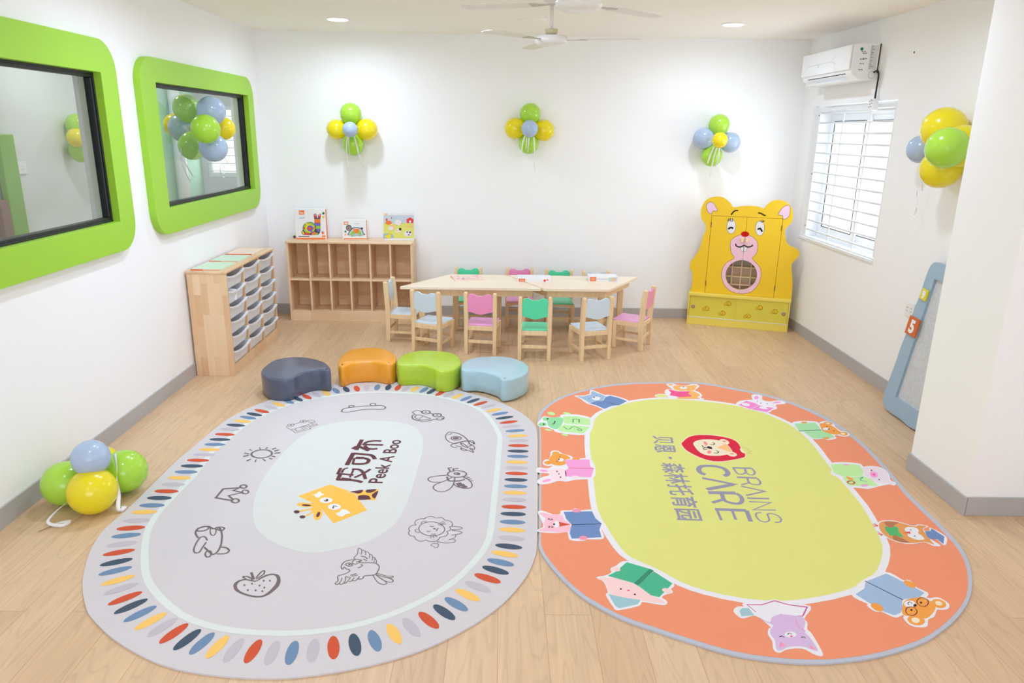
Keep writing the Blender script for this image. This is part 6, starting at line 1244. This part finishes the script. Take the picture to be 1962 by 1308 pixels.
# tables
def table(front, back, label):
    """front, back: (x0,x1) of the parallel edges at y 6.19 and 6.80"""
    ya, yb, zt = 6.19, 6.80, .52
    xc = (front[0] + front[1]) / 2; o = empty('trapezoid_table', (xc, 6.5, 0), label=label, cat='table', group='pair of trapezoid tables')
    P = [(front[0] - xc, ya - 6.5), (front[1] - xc, ya - 6.5), (back[1] - xc, yb - 6.5), (back[0] - xc, yb - 6.5)]
    def inset(q, d):
        n = len(q); R = []
        for i in range(n):
            a, p, b = Vector(q[i - 1]), Vector(q[i]), Vector(q[(i + 1) % n]); e1 = (p - a).normalized(); e2 = (b - p).normalized()
            n1 = Vector((-e1.y, e1.x)); n2 = Vector((-e2.y, e2.x)); bis = (n1 + n2); R.append(p + bis * (d / (1 + n1.dot(n2))))
        return [tuple(v) for v in R]
    def rnd(q, r):
        out = []
        for i in range(len(q)):
            a, p, b = Vector(q[i - 1]), Vector(q[i]), Vector(q[(i + 1) % len(q)]); p0 = p + (a - p).normalized() * r; p1 = p + (b - p).normalized() * r
            for t in (0, .25, .5, .75, 1): out.append(tuple(p0 * (1 - t) ** 2 + p * 2 * t * (1 - t) + p1 * t * t))
        return out
    bm = bmesh.new(); prism(bm, rnd(P, .03), zt - .022, zt, 'z'); obj('tabletop', bm, M_table, o, bev=.004)
    a_ = inset(P, .05); b_ = inset(P, .068); bm = bmesh.new(); prism(bm, a_, zt - .085, zt - .022, 'z', holes=[b_]); obj('apron', bm, M_pine, o)
    for q in inset(P, .102):
        box('leg', q[0] - .026, q[0] + .026, q[1] - .026, q[1] + .026, 0, zt - .022, M_pine, o, bev=.004)
    return o
table((-.9, .352), (-.49, .035), 'pale wooden trapezoid table, the left one of the joined pair')
table((.368, .945), (.05, 1.3), 'pale wooden trapezoid table, the right one of the joined pair')

# chairs: origin under the middle of the seat, facing +y (backrest at -y)
CCOL = dict(blue=(208, 226, 242), pink=(242, 148, 202), green=(84, 222, 172))
SEATC = dict(blue=(212, 230, 246), pink=(238, 164, 220), green=(100, 224, 180))
def make_chair(c):
    o = empty('small_chair'); w, d, s = .139, .137, .0165
    sm = mat('lacquer_seat_' + c, SEATC[c], .3, .5, .02, coat=.2); bmx = mat('lacquer_back_' + c, CCOL[c], .3, .5, .02, coat=.2)
    for sx in (-1, 1):
        bm = bmesh.new(); x = sx * (w - s)
        prof = [(-s, -s), (s, -s), (s, s + .01), (-s, s + .01)]
        vs = []
        for z, off, k_ in ((0, -.006, .9), (.26, 0, 1), (.45, -.012, 1), (.535, -.02, .9), (.543, -.02, .6)):
            vs.append([bm.verts.new((x + a * k_, -d + s + off + b_ * k_, z)) for a, b_ in prof])
        for A_, B_ in zip(vs, vs[1:]):
            for i in range(4): bm.faces.new([A_[i], A_[(i + 1) % 4], B_[(i + 1) % 4], B_[i]])
        bm.faces.new(vs[0][::-1]); bm.faces.new(vs[-1]); obj('leg', bm, M_pine, o, bev=.003)
        box('leg', x - s, x + s, d - 2 * s, d, 0, .247, M_pine, o, bev=.003)
        box('seat_rail', x - .009, x + .009, -d + .02, d - .02, .212, .252, M_pine, o, bev=.002)
        box('stretcher', x - .007, x + .007, -d + .02, d - .02, .075, .097, M_pine, o, bev=.002)
    box('seat_rail', -w + 2 * s, w - 2 * s, -d + .006, -d + .022, .212, .25, M_pine, o, bev=.002)
    bm = bmesh.new(); pts = [(-w + 2 * s, .25), (-w + 2 * s, .205)] + [(t * (w - 2 * s), .205 + .022 * (1 - t * t)) for t in (-.7, -.35, 0, .35, .7)] + [(w - 2 * s, .205), (w - 2 * s, .25)]
    prism(bm, pts, d - .022, d - .006, 'y'); obj('seat_rail', bm, M_pine, o, bev=.001)
    box('stretcher', -w + 2 * s, w - 2 * s, -d + .008, -d + .022, .1, .128, M_pine, o, bev=.002)
    box('stretcher', -w + 2 * s, w - 2 * s, d - .022, d - .008, .1, .122, M_pine, o, bev=.002)
    box('seat', -w + .014, w - .014, -d + .024, d + .004, .247, .261, sm, o, bev=.004)
    top = [(-.108, .49), (-.1, .515), (-.085, .528), (-.062, .53), (-.042, .523), (-.024, .513), (0, .515), (.024, .513), (.042, .523), (.062, .53), (.085, .528), (.1, .515), (.108, .49)]
    bot = [(.108, .378), (.085, .373), (.06, .367), (.035, .358), (0, .352), (-.035, .358), (-.06, .367), (-.085, .373), (-.108, .378)]
    bm = bmesh.new(); prism(bm, cat(top, False, 3) + bot, -.007, .007, 'y', M=Matrix.Translation((0, -d + s - .012, 0)) @ Matrix.Translation((0, 0, .4)) @ Matrix.Rotation(math.radians(4), 4, 'X') @ Matrix.Translation((0, 0, -.4)))
    obj('backrest', bm, bmx, o, bev=.003)
    return o
protos = {}
def chair(c, x, y, deg, label):
    if c not in protos: o = protos[c] = make_chair(c)
    else: o = copy_tree(protos[c])
    o.location = (x, y, 0); o.rotation_euler = (0, 0, math.radians(deg)); tag(o, label, 'chair', 'small wooden chairs around the tables'); return o
def rearmid(x, y, deg, s=.135):  # place by the middle of the two rear feet
    a = math.radians(deg); return x - math.sin(a) * s * .95, y + math.cos(a) * s * .95
CH = [('blue', -.64, 5.945, -22, 'small wooden chair with pale blue seat, left end of the front row'),
 ('pink', -.178, 5.9, -8, 'small wooden chair with pink back, in the front row'),
 ('green', .275, 5.765, -2, 'small wooden chair with green back and seat, in the front row'),
 ('blue', .79, 5.79, 17, 'small wooden chair with pale blue seat, right end of the front row'),
 ('blue', -1.008, 6.405, -97, 'small wooden chair with pale blue seat, turned sideways before the wooden shelf'),
 ('pink', 1.285, 6.17, 62, 'small wooden chair with pink seat, turned sideways right of the tables'),
 ('green', -.332, 7.06, 180, 'green-backed small chair behind the left table'),
 ('pink', .175, 7.07, 180, 'pink-backed small chair behind the tables'),
 ('green', .563, 7.015, 180, 'green-backed small chair behind the right table'),
 ('blue', .922, 6.96, 183, 'pale blue small chair behind the right table, behind a toy box')]
for c, x, y, dg, lab in CH: X_, Y_ = rearmid(x, y, dg); chair(c, X_, Y_, dg, lab)

# things on the tables
o = empty('puzzle_board', (-.32, 6.62, .52), math.radians(14), 'flat pale pink printed puzzle board lying on the left table', 'puzzle')
box('board', -.14, .14, -.11, .11, 0, .008, mat('puzzle_beige', (244, 216, 204), .4), o, bev=.002)
bm = bmesh.new(); mats = [mat('puzzle_pink', (240, 184, 188), .5)]
for i in range(26):
    a, b = random.uniform(-.11, .11), random.uniform(-.08, .08); q = [(a + random.uniform(.007, .02) * math.cos(t), b + random.uniform(.005, .013) * math.sin(t), .0085) for t in [j * PI / 4 for j in range(8)]]; bm.faces.new([bm.verts.new(p) for p in q])
obj('printed_pieces', bm, mats, o); box('orange_edge', -.142, -.137, -.02, .11, .0005, .0075, M_orc, o)
def flatbox(x0, x1, y0, y1, h, rz, label, body, red):
    xc, yc = (x0 + x1) / 2, (y0 + y1) / 2; w, d = (x1 - x0) / 2, (y1 - y0) / 2
    o = empty('toy_box', (xc, yc, .52), rz, label, 'toy box'); box('carton', -w, w, -d, d, 0, h, body, o, bev=.0015)
    bm = bmesh.new(); mats = []; its = [('p', 'orange2', 1, 0, [(-w + .01, .004), (-w + .068, .004), (-w + .068, h - .004), (-w + .01, h - .004)])]
    if red: its += [('P', 'redk', 1, 0, [(w - .06 + .011 * math.cos(t), h * .45 + .011 * math.sin(t)) for t in [j * PI / 4 for j in range(8)]]), ('P', 'orange2', 1, 0, [(w - .035 + .008 * math.cos(t), h * .62 + .008 * math.sin(t)) for t in [j * PI / 4 for j in range(8)]])]
    else: its += [('p', 'greyl', 1, 0, [(w - .085, .004), (w - .012, .004), (w - .012, h - .006), (w - .085, h - .006)]), ('p', 'tanl', 2, 0, [(w - .05, .006), (w - .03, .006), (w - .03, h - .01), (w - .05, h - .01)]), ('p', 'lime', 2, 0, [(w - .08, h * .4), (w - .06, h * .4), (w - .06, h - .01), (w - .08, h - .01)]), ('p', 'greyl', 1, 0, [(-.07, h * .45), (.05, h * .45), (.05, h * .6), (-.07, h * .6)])]
    pl = lambda u, v, hh: Vector((u, -d - hh - .0004, v)); decals(bm, its, pl, mats)
    letter(bm, 'VIGA', (-w + .018, h * .3), (-w + .06, h * .3), (0, h * .4), 0, pl, mats, 'white', .0012); obj('front_print', bm, mats, o); return o
flatbox(.143, .45, 6.47, 6.64, .035, 0, 'flat white puzzle box with an orange logo, lying where the tables meet', M_card, True)
flatbox(.80, 1.07, 6.54, 6.69, .045, 0, 'white toy box with an orange logo and small pictures, on the right table', M_card, False)

# ------------------------------------------------------------------ crescent stools
def stool(txt, c, label):
    P = [tuple(int(v) / 1000 * 1.018 for v in p.split(',')) for p in txt.split()]; cx = sum(p[0] for p in P) / len(P); cy = sum(p[1] for p in P) / len(P)
    Q = cat([(x - cx, y - cy) for x, y in P], True, 4)
    # inward normals for the rounded upper edge
    def inset(Q, d):
        n = len(Q); R = []
        for i in range(n):
            t = Vector(Q[(i + 1) % n]) - Vector(Q[i - 1]); t.normalize(); nn = Vector((t.y, -t.x)); R.append(Vector(Q[i]) + nn * d)
        return R
    area2 = sum(Q[i - 1][0] * Q[i][1] - Q[i][0] * Q[i - 1][1] for i in range(len(Q))); sg = -1 if area2 > 0 else 1
    H_ = .165; rings = []; bm = bmesh.new()
    for z, d in ((.004, .006), (.012, 0), (.06, .001), (.11, .0), (H_ - .014, 0), (H_ - .006, .003), (H_ - .001, .009), (H_, .017), (H_ + .002, .035)):
        rings.append([bm.verts.new((p.x, p.y, z)) for p in inset(Q, sg * d)])
    for A_, B_ in zip(rings, rings[1:]):
        n = len(A_)
        for i in range(n): bm.faces.new([A_[i], A_[(i + 1) % n], B_[(i + 1) % n], B_[i]])
    for R in (rings[0], rings[-1]):
        for t in tessellate_polygon([[v.co for v in R]]):
            try: bm.faces.new([R[i] for i in t])
            except ValueError: pass
    o = obj('crescent_stool', bm, mat('leatherette_' + label.split()[0], c, .28, .5, .05, 10, bump=.35, bscale=35, coat=.25), smooth=True, loc=(cx, cy, .005))
    tag(o, label, 'stool', 'crescent stools in a row'); return o
ST = ['-1669,4790 -1686,4917 -1661,5069 -1586,5135 -1506,5153 -1389,5115 -1285,5032 -1226,4934 -1204,4864 -1225,4842 -1286,4857 -1338,4833 -1397,4753 -1429,4657 -1513,4643 -1594,4685',
 '-1192,5068 -1197,5209 -1164,5342 -1074,5404 -962,5410 -861,5337 -798,5228 -774,5104 -784,5034 -820,4999 -922,5046 -1016,5042 -1092,5006 -1134,4937 -1174,4972',
 '-766,5069 -762,5174 -711,5287 -619,5347 -509,5351 -406,5318 -324,5228 -294,5088 -298,5002 -335,4901 -392,4851 -454,4865 -491,4928 -580,4991 -652,4988 -735,4985',
 '-287,4952 -273,5088 -202,5179 -95,5219 35,5217 142,5139 198,5020 199,4905 166,4808 94,4714 14,4681 -16,4755 -87,4830 -170,4875 -261,4872']
for t_, c, lab in zip(ST, ((84, 92, 112), (238, 160, 40), (176, 208, 50), (170, 202, 214)), ('navy blue leatherette crescent stool at the left end of the row', 'orange leatherette crescent stool, second in the row', 'lime green leatherette crescent stool between the orange and the pale blue one', 'pale blue leatherette crescent stool at the right end of the row')): stool(t_, c, lab)

# ------------------------------------------------------------------ rugs
GLYPHS = [('贝恩', (.967, 4.185), (.936, 3.945), (.125, -.006)), ('·', (.950, 3.885), (.949, 3.855), (.125, -.006)), ('森林托育园', (.938, 3.80), (.888, 3.162), (.125, -.006))]
def rug(name, txt, base, label, extra=None):
    its = parse(txt); out = cat(its[0][4], True, 6); bm = bmesh.new(); mats = [pm(base)]
    prism(bm, out, 0.0005, .008, 'z'); pl = lambda u, v, h: Vector((u, v, .008 + h))
    decals(bm, its[1:], pl, mats, step=.0002, base=.0002)
    if extra: extra(bm, pl, mats)
    # pile: a very fine weave bump on every ink
    return tag(obj(name, bm, mats), label, 'rug')
def ex1(bm, pl, mats): letter(bm, 'Peek A Boo', (-.629, 3.52), (-.602, 4.085), (-.078, .003), 0, pl, mats, 'brown', .0016, offset=.012)
def ex2(bm, pl, mats): [letter(bm, a, (b[0] + sx, b[1] + sy), (c[0] + sx, c[1] + sy), d, 0, pl, mats, 'grey', .0012 + .00003 * k_, capu=.9) for a, b, c, d in GLYPHS for k_, (sx, sy) in enumerate(((0, 0), (.004, 0), (0, .0035), (.004, .0035)))]
rug('play_rug', RUG_LEFT, 'base', 'pale grey oval play rug with line drawings and a giraffe logo', ex1)
rug('play_rug', RUG_RIGHT, 'trim', 'orange and yellow oval play rug with reading animals around its edge', ex2)

# ------------------------------------------------------------------ bear cupboard
ang = math.atan2(6.742 - 7.036, 2.778 - 1.867)
BR = empty('bear_cupboard', (1.867, 7.036, 0), ang, 'yellow bear-shaped cupboard with a smiling face in the back right corner', 'cupboard')
M_by = mat('bear_yellow_lacquer', (240, 198, 12), .4, .5, .02, 4); M_by2 = mat('pale_yellow_lacquer', (238, 216, 92), .4, .5, .02, 4); M_by3 = mat('olive_yellow_panel', (222, 208, 70), .4, .5, .02, 4)
its = parse(BEAR_FRONT); byname = {}
for i in its: byname.setdefault(i[1], i)
outl = cat([p for p in byname['out'][4]], False, 5); outl = [(u, max(.322, z)) for u, z in outl]
dl, dr = (.149, .4758, .325, 1.087), (.4782, .801, .325, 1.087)
f0 = .04
bm = bmesh.new(); prism(bm, outl, f0, f0 + .018, 'y', holes=[[(dl[0], .3255), (dr[1], .3255), (dr[1], 1.087), (dl[0], 1.087)]]); obj('body_panel', bm, M_by, BR, bev=.003)
# cabinet carcass behind the face, with a grid of cubbies seen through the round opening
M_in = mat('cupboard_inside', (244, 232, 226), .6, .4, .03)
boxes('carcass', [(.13, .148, f0 + .018, .22, .325, 1.1), (.802, .82, f0 + .018, .22, .325, 1.1), (.13, .82, f0 + .018, .22, 1.09, 1.105), (.13, .82, .212, .22, .325, 1.09)], M_in, BR)
M_grid = mat('cubby_grid_wood', (246, 226, 180), .5)
boxes('cubby_grid', [(.148, .802, f0 + .06, .212, z, z + .01) for z in (.41, .49, .585)] + [(x, x + .01, f0 + .06, .212, .325, .66) for x in (.3, .385, .47, .56, .65)], M_grid, BR)
hp = byname['hole'][4]; hcx = sum(p[0] for p in hp) / len(hp); hcz = sum(p[1] for p in hp) / len(hp); hr = .5 * (max(p[0] for p in hp) - min(p[0] for p in hp)) * .98; seamu = .477
def arc_door(u0, u1, left):
    """door outline with the half circle cut away at the meeting edge"""
    P = []
    us = u1 if left else u0; s = max(-1, min(1, (us - hcx) / hr)); a0 = math.acos(s)
    n = 24
    if left:
        arc = [(hcx + hr * math.cos(t), hcz + hr * math.sin(t)) for t in [a0 + (2 * PI - 2 * a0) * i / n for i in range(n + 1)]]
        return [(u0, .327), (u0, 1.084), (us, 1.084)] + arc + [(us, .327)]
    arc = [(hcx + hr * math.cos(t), hcz + hr * math.sin(t)) for t in [-a0 + 2 * a0 * i / n for i in range(n + 1)]]
    return [(us, .327)] + arc + [(us, 1.084), (u1, 1.084), (u1, .327)]
front = [i for i in its if i[1] not in ('out', 'doorL', 'doorR', 'hole')]
def thin(it, w=.003, col='pawd', lev=None):
    return ('C' if it[0] in 'P' else 'c', col, lev if lev is not None else it[2], w, it[4])
pf = byname['pinkface']
hole_poly = [(hcx + hr * math.cos(2 * PI * i / 32), hcz + hr * math.sin(2 * PI * i / 32)) for i in range(32)]
def door(name, u0, u1, left):
    bm = bmesh.new(); prism(bm, arc_door(u0, u1, left), f0 - .0005, f0 + .016, 'y'); mats = [M_by]; d = None
    pl = lambda u, v, h: Vector((u, f0 - .0005 - h, v)); cf = lambda poly: clip(poly, u1 if left else u0, left)
    # pink muzzle and belly ring, cut out round the opening
    m = pm('pinkface'); mats.append(m); ring = cat(pf[4], True, 5)
    for t in tri_poly([ring, hole_poly]):
        q = cf(t)
        if len(q) >= 3 and all(abs(q[0][0] - p[0]) < 9 for p in q):
            f = bm.faces.new([bm.verts.new(pl(p[0], p[1], .0006)) for p in q]); f.material_index = 1
    decals(bm, [('C', 'pawd', 3, .003, pf[4])], pl, mats, clipf=cf)
    decals(bm, [i for i in front if i[1] not in ('pinkface', 'handle', 'earpink') and not (i[1] == 'black' and min(p[1] for p in i[4]) > 1.087)], pl, mats, clipf=cf)
    decals(bm, [thin(i, .002, 'black', 5) for i in front if i[1] == 'white' and i[0] == 'P'] + [thin(i, .0018, 'black', 5) for i in front if i[1] == 'white' and i[0] == 'p'], pl, mats, clipf=cf)
    d = obj(name, bm, mats, BR)
    hnd = [i for i in front if i[1] == 'handle'][0 if left else 1]; uu = [p[0] for p in hnd[4]]; zz = [p[1] for p in hnd[4]]
    box('handle', min(uu), max(uu), f0 - .02, f0, min(zz), max(zz), pm('handle'), d, bev=.003)
    for zc in (1.0, .42):
        e = u0 if left else u1; box('hinge', e - .004, e + .004, f0 - .004, f0 + .002, zc - .025, zc + .025, mat('hinge_brown', (120, 84, 50), .4, metal=.5), d)
    return d
door('door', dl[0] + .003, dl[1], True); door('door', dr[0], dr[1] - .003, False)
bm = bmesh.new(); bm.faces.new([bm.verts.new((p[0] * 1.0, f0 + .0155, p[1])) for p in [(hcx + (hr + .008) * math.cos(2 * PI * i / 40), hcz + (hr + .008) * math.sin(2 * PI * i / 40)) for i in range(40)]]); obj('round_pane', bm, glassmat('tinted_acrylic', (.9, .84, .87), 1.0), BR)
ears = [i for i in front if i[1] == 'earpink' or (i[1] == 'black' and min(p[1] for p in i[4]) > 1.087)]
for i in ears:
    bm = bmesh.new(); mats = []; pl = lambda u, v, h: Vector((u, f0 - h - .0003, v)); decals(bm, [i] + ([thin(i, .003, 'pawd', 4)] if i[1] == 'earpink' else []), pl, mats); obj('inner_ear' if i[1] == 'earpink' else 'eyebrow', bm, mats, BR)
# lower box
bw = .957
box('ledge', -.004, bw + .004, -.008, .19, .295, .325, M_by2, BR, bev=.005)
boxes('base_frame', [(0, .012, 0, .19, 0, .295), (bw - .012, bw, 0, .19, 0, .295), (.012, bw - .012, .004, .18, 0, .075), (.012, bw - .012, .17, .19, .075, .295)], M_by2, BR, bev=.002)
box('sliding_track', .012, bw - .012, .001, .03, .075, .081, mat('pale_track', (226, 226, 214), .3), BR)
paw = parse(BEAR_PAWS)
for nm, a, b, yy, kx in (('sliding_door', .014, .475, .018, .05), ('sliding_door', .462, bw - .014, .008, .905)):
    bm = bmesh.new(); bx(bm, a, b, yy, yy + .009, .081, .293); mats = [M_by3]
    decals(bm, [i for i in paw if a < sum(p[0] for p in i[4]) / len(i[4]) < b], lambda u, v, h: Vector((u, yy - h, v)), mats)
    d = obj(nm, bm, mats, BR)
    bm = bmesh.new(); lathe(bm, [(.012, 0), (.019, .002), (.019, .006), (.014, .008), (.012, .004), (.002, .004)], 24, Matrix.Translation((kx, yy, .182)) @ Matrix.Rotation(PI / 2, 4, 'X')); obj('round_pull', bm, mat('brushed_metal', (180, 160, 140), .3, metal=.8), d, smooth=False)

# ------------------------------------------------------------------ easel board against the right wall
ST_ = math.atan2(.13, 1.05)
# local: u along -y (0 = near edge far from the column), v up the board, thickness toward the room
EB = empty('easel_board', (2.715, 4.76, 0), 0, 'pale blue wavy-edged board with grey felt, leaning on the right wall', 'board')
tilt = Matrix.Rotation(ST_, 4, 'Y')
Lb = .83
def eb(u, v, t): return tilt @ Vector((-t, -u, v))
edge = [(.04, .025), (.12, .008), (.25, .012), (.36, .004), (.47, .012), (.58, .0), (.7, .012), (Lb - .06, .0), (Lb - .01, .06), (Lb, .2), (Lb - .02, .4), (Lb, .6), (Lb - .02, .8), (Lb, .95), (Lb - .04, 1.04), (Lb - .15, 1.06), (.6, 1.03), (.5, 1.05), (.4, 1.03), (.32, 1.02), (.22, 1.06), (.13, 1.065), (.085, 1.03), (.072, .95), (.068, .84), (.052, .72), (.048, .6), (.030, .46), (.023, .34), (.010, .22), (.0, .12), (.008, .06)]
edge = cat(edge, True, 4); inner = [(.135, .125), (Lb - .13, .125), (Lb - .13, .96), (.17, .96)]
bm = bmesh.new(); rings = [edge, inner]; flat = [p for r in rings for p in r]; Bk = [bm.verts.new(eb(u, v, 0)) for u, v in flat]; Fr = [bm.verts.new(eb(u, v, .024)) for u, v in flat]
for t in tessellate_polygon([[Vector((u, v, 0)) for u, v in r] for r in rings]): bm.faces.new([Bk[i] for i in t]); bm.faces.new([Fr[i] for i in t[::-1]])
k0 = 0
for r in rings:
    n = len(r)
    for i in range(n): bm.faces.new([Bk[k0 + i], Bk[k0 + (i + 1) % n], Fr[k0 + (i + 1) % n], Fr[k0 + i]])
    k0 += n
obj('wavy_frame', bm, mat('powder_blue_foam', (160, 184, 204), .6, .3, .02), EB, bev=.002)
def felt():
    m = mat('grey_felt', (204, 207, 210), .9, .1, .18, 55, bump=.5, bscale=120); return m
bm = bmesh.new(); bm.faces.new([bm.verts.new(eb(u, v, .006)) for u, v in inner]); bm.faces.new([bm.verts.new(eb(u, v, .001)) for u, v in inner[::-1]]); obj('felt_panel', bm, felt(), EB)
def numtile(cu, cv, s, rot, col, ch, name, label):
    o = empty(name, (2.715, 4.76, 0), 0, label, 'number tile'); bm = bmesh.new(); ca, sa = math.cos(rot), math.sin(rot)
    f = lambda a, b: (cu + a * ca - b * sa, cv + a * sa + b * ca)
    P = [f(a, b) for a, b in ((-s, -s), (s, -s), (s, s), (-s, s))]
    A_ = [bm.verts.new(eb(u, v, .0245)) for u, v in P]; B_ = [bm.verts.new(eb(u, v, .036)) for u, v in P]; bm.faces.new(A_); bm.faces.new(B_[::-1])
    for i in range(4): bm.faces.new([A_[i], A_[(i + 1) % 4], B_[(i + 1) % 4], B_[i]])
    obj('tile', bm, mat('foam_' + ch, col, .5), o, bev=.002)
    bm = bmesh.new(); P_, x0, x1 = text_polys(ch, .05)
    for p in P_:
        q = [f((x - (x0 + x1) / 2) * s * 1.9, (y - .35) * s * 1.9) for x, y in p]; bm.faces.new([bm.verts.new(eb(u, v, .0368)) for u, v in q])
    obj('numeral', bm, mat('numeral_white', (240, 240, 240), .5), o)
numtile(.105, .62, .062, -.05, (208, 102, 46), '5', 'number_tile', 'orange tile with a white 5 on the blue board')
numtile(.125, .845, .036, -.1, (226, 212, 60), '9', 'number_tile', 'small yellow tile with a white 9 on the blue board')
print('DONE')
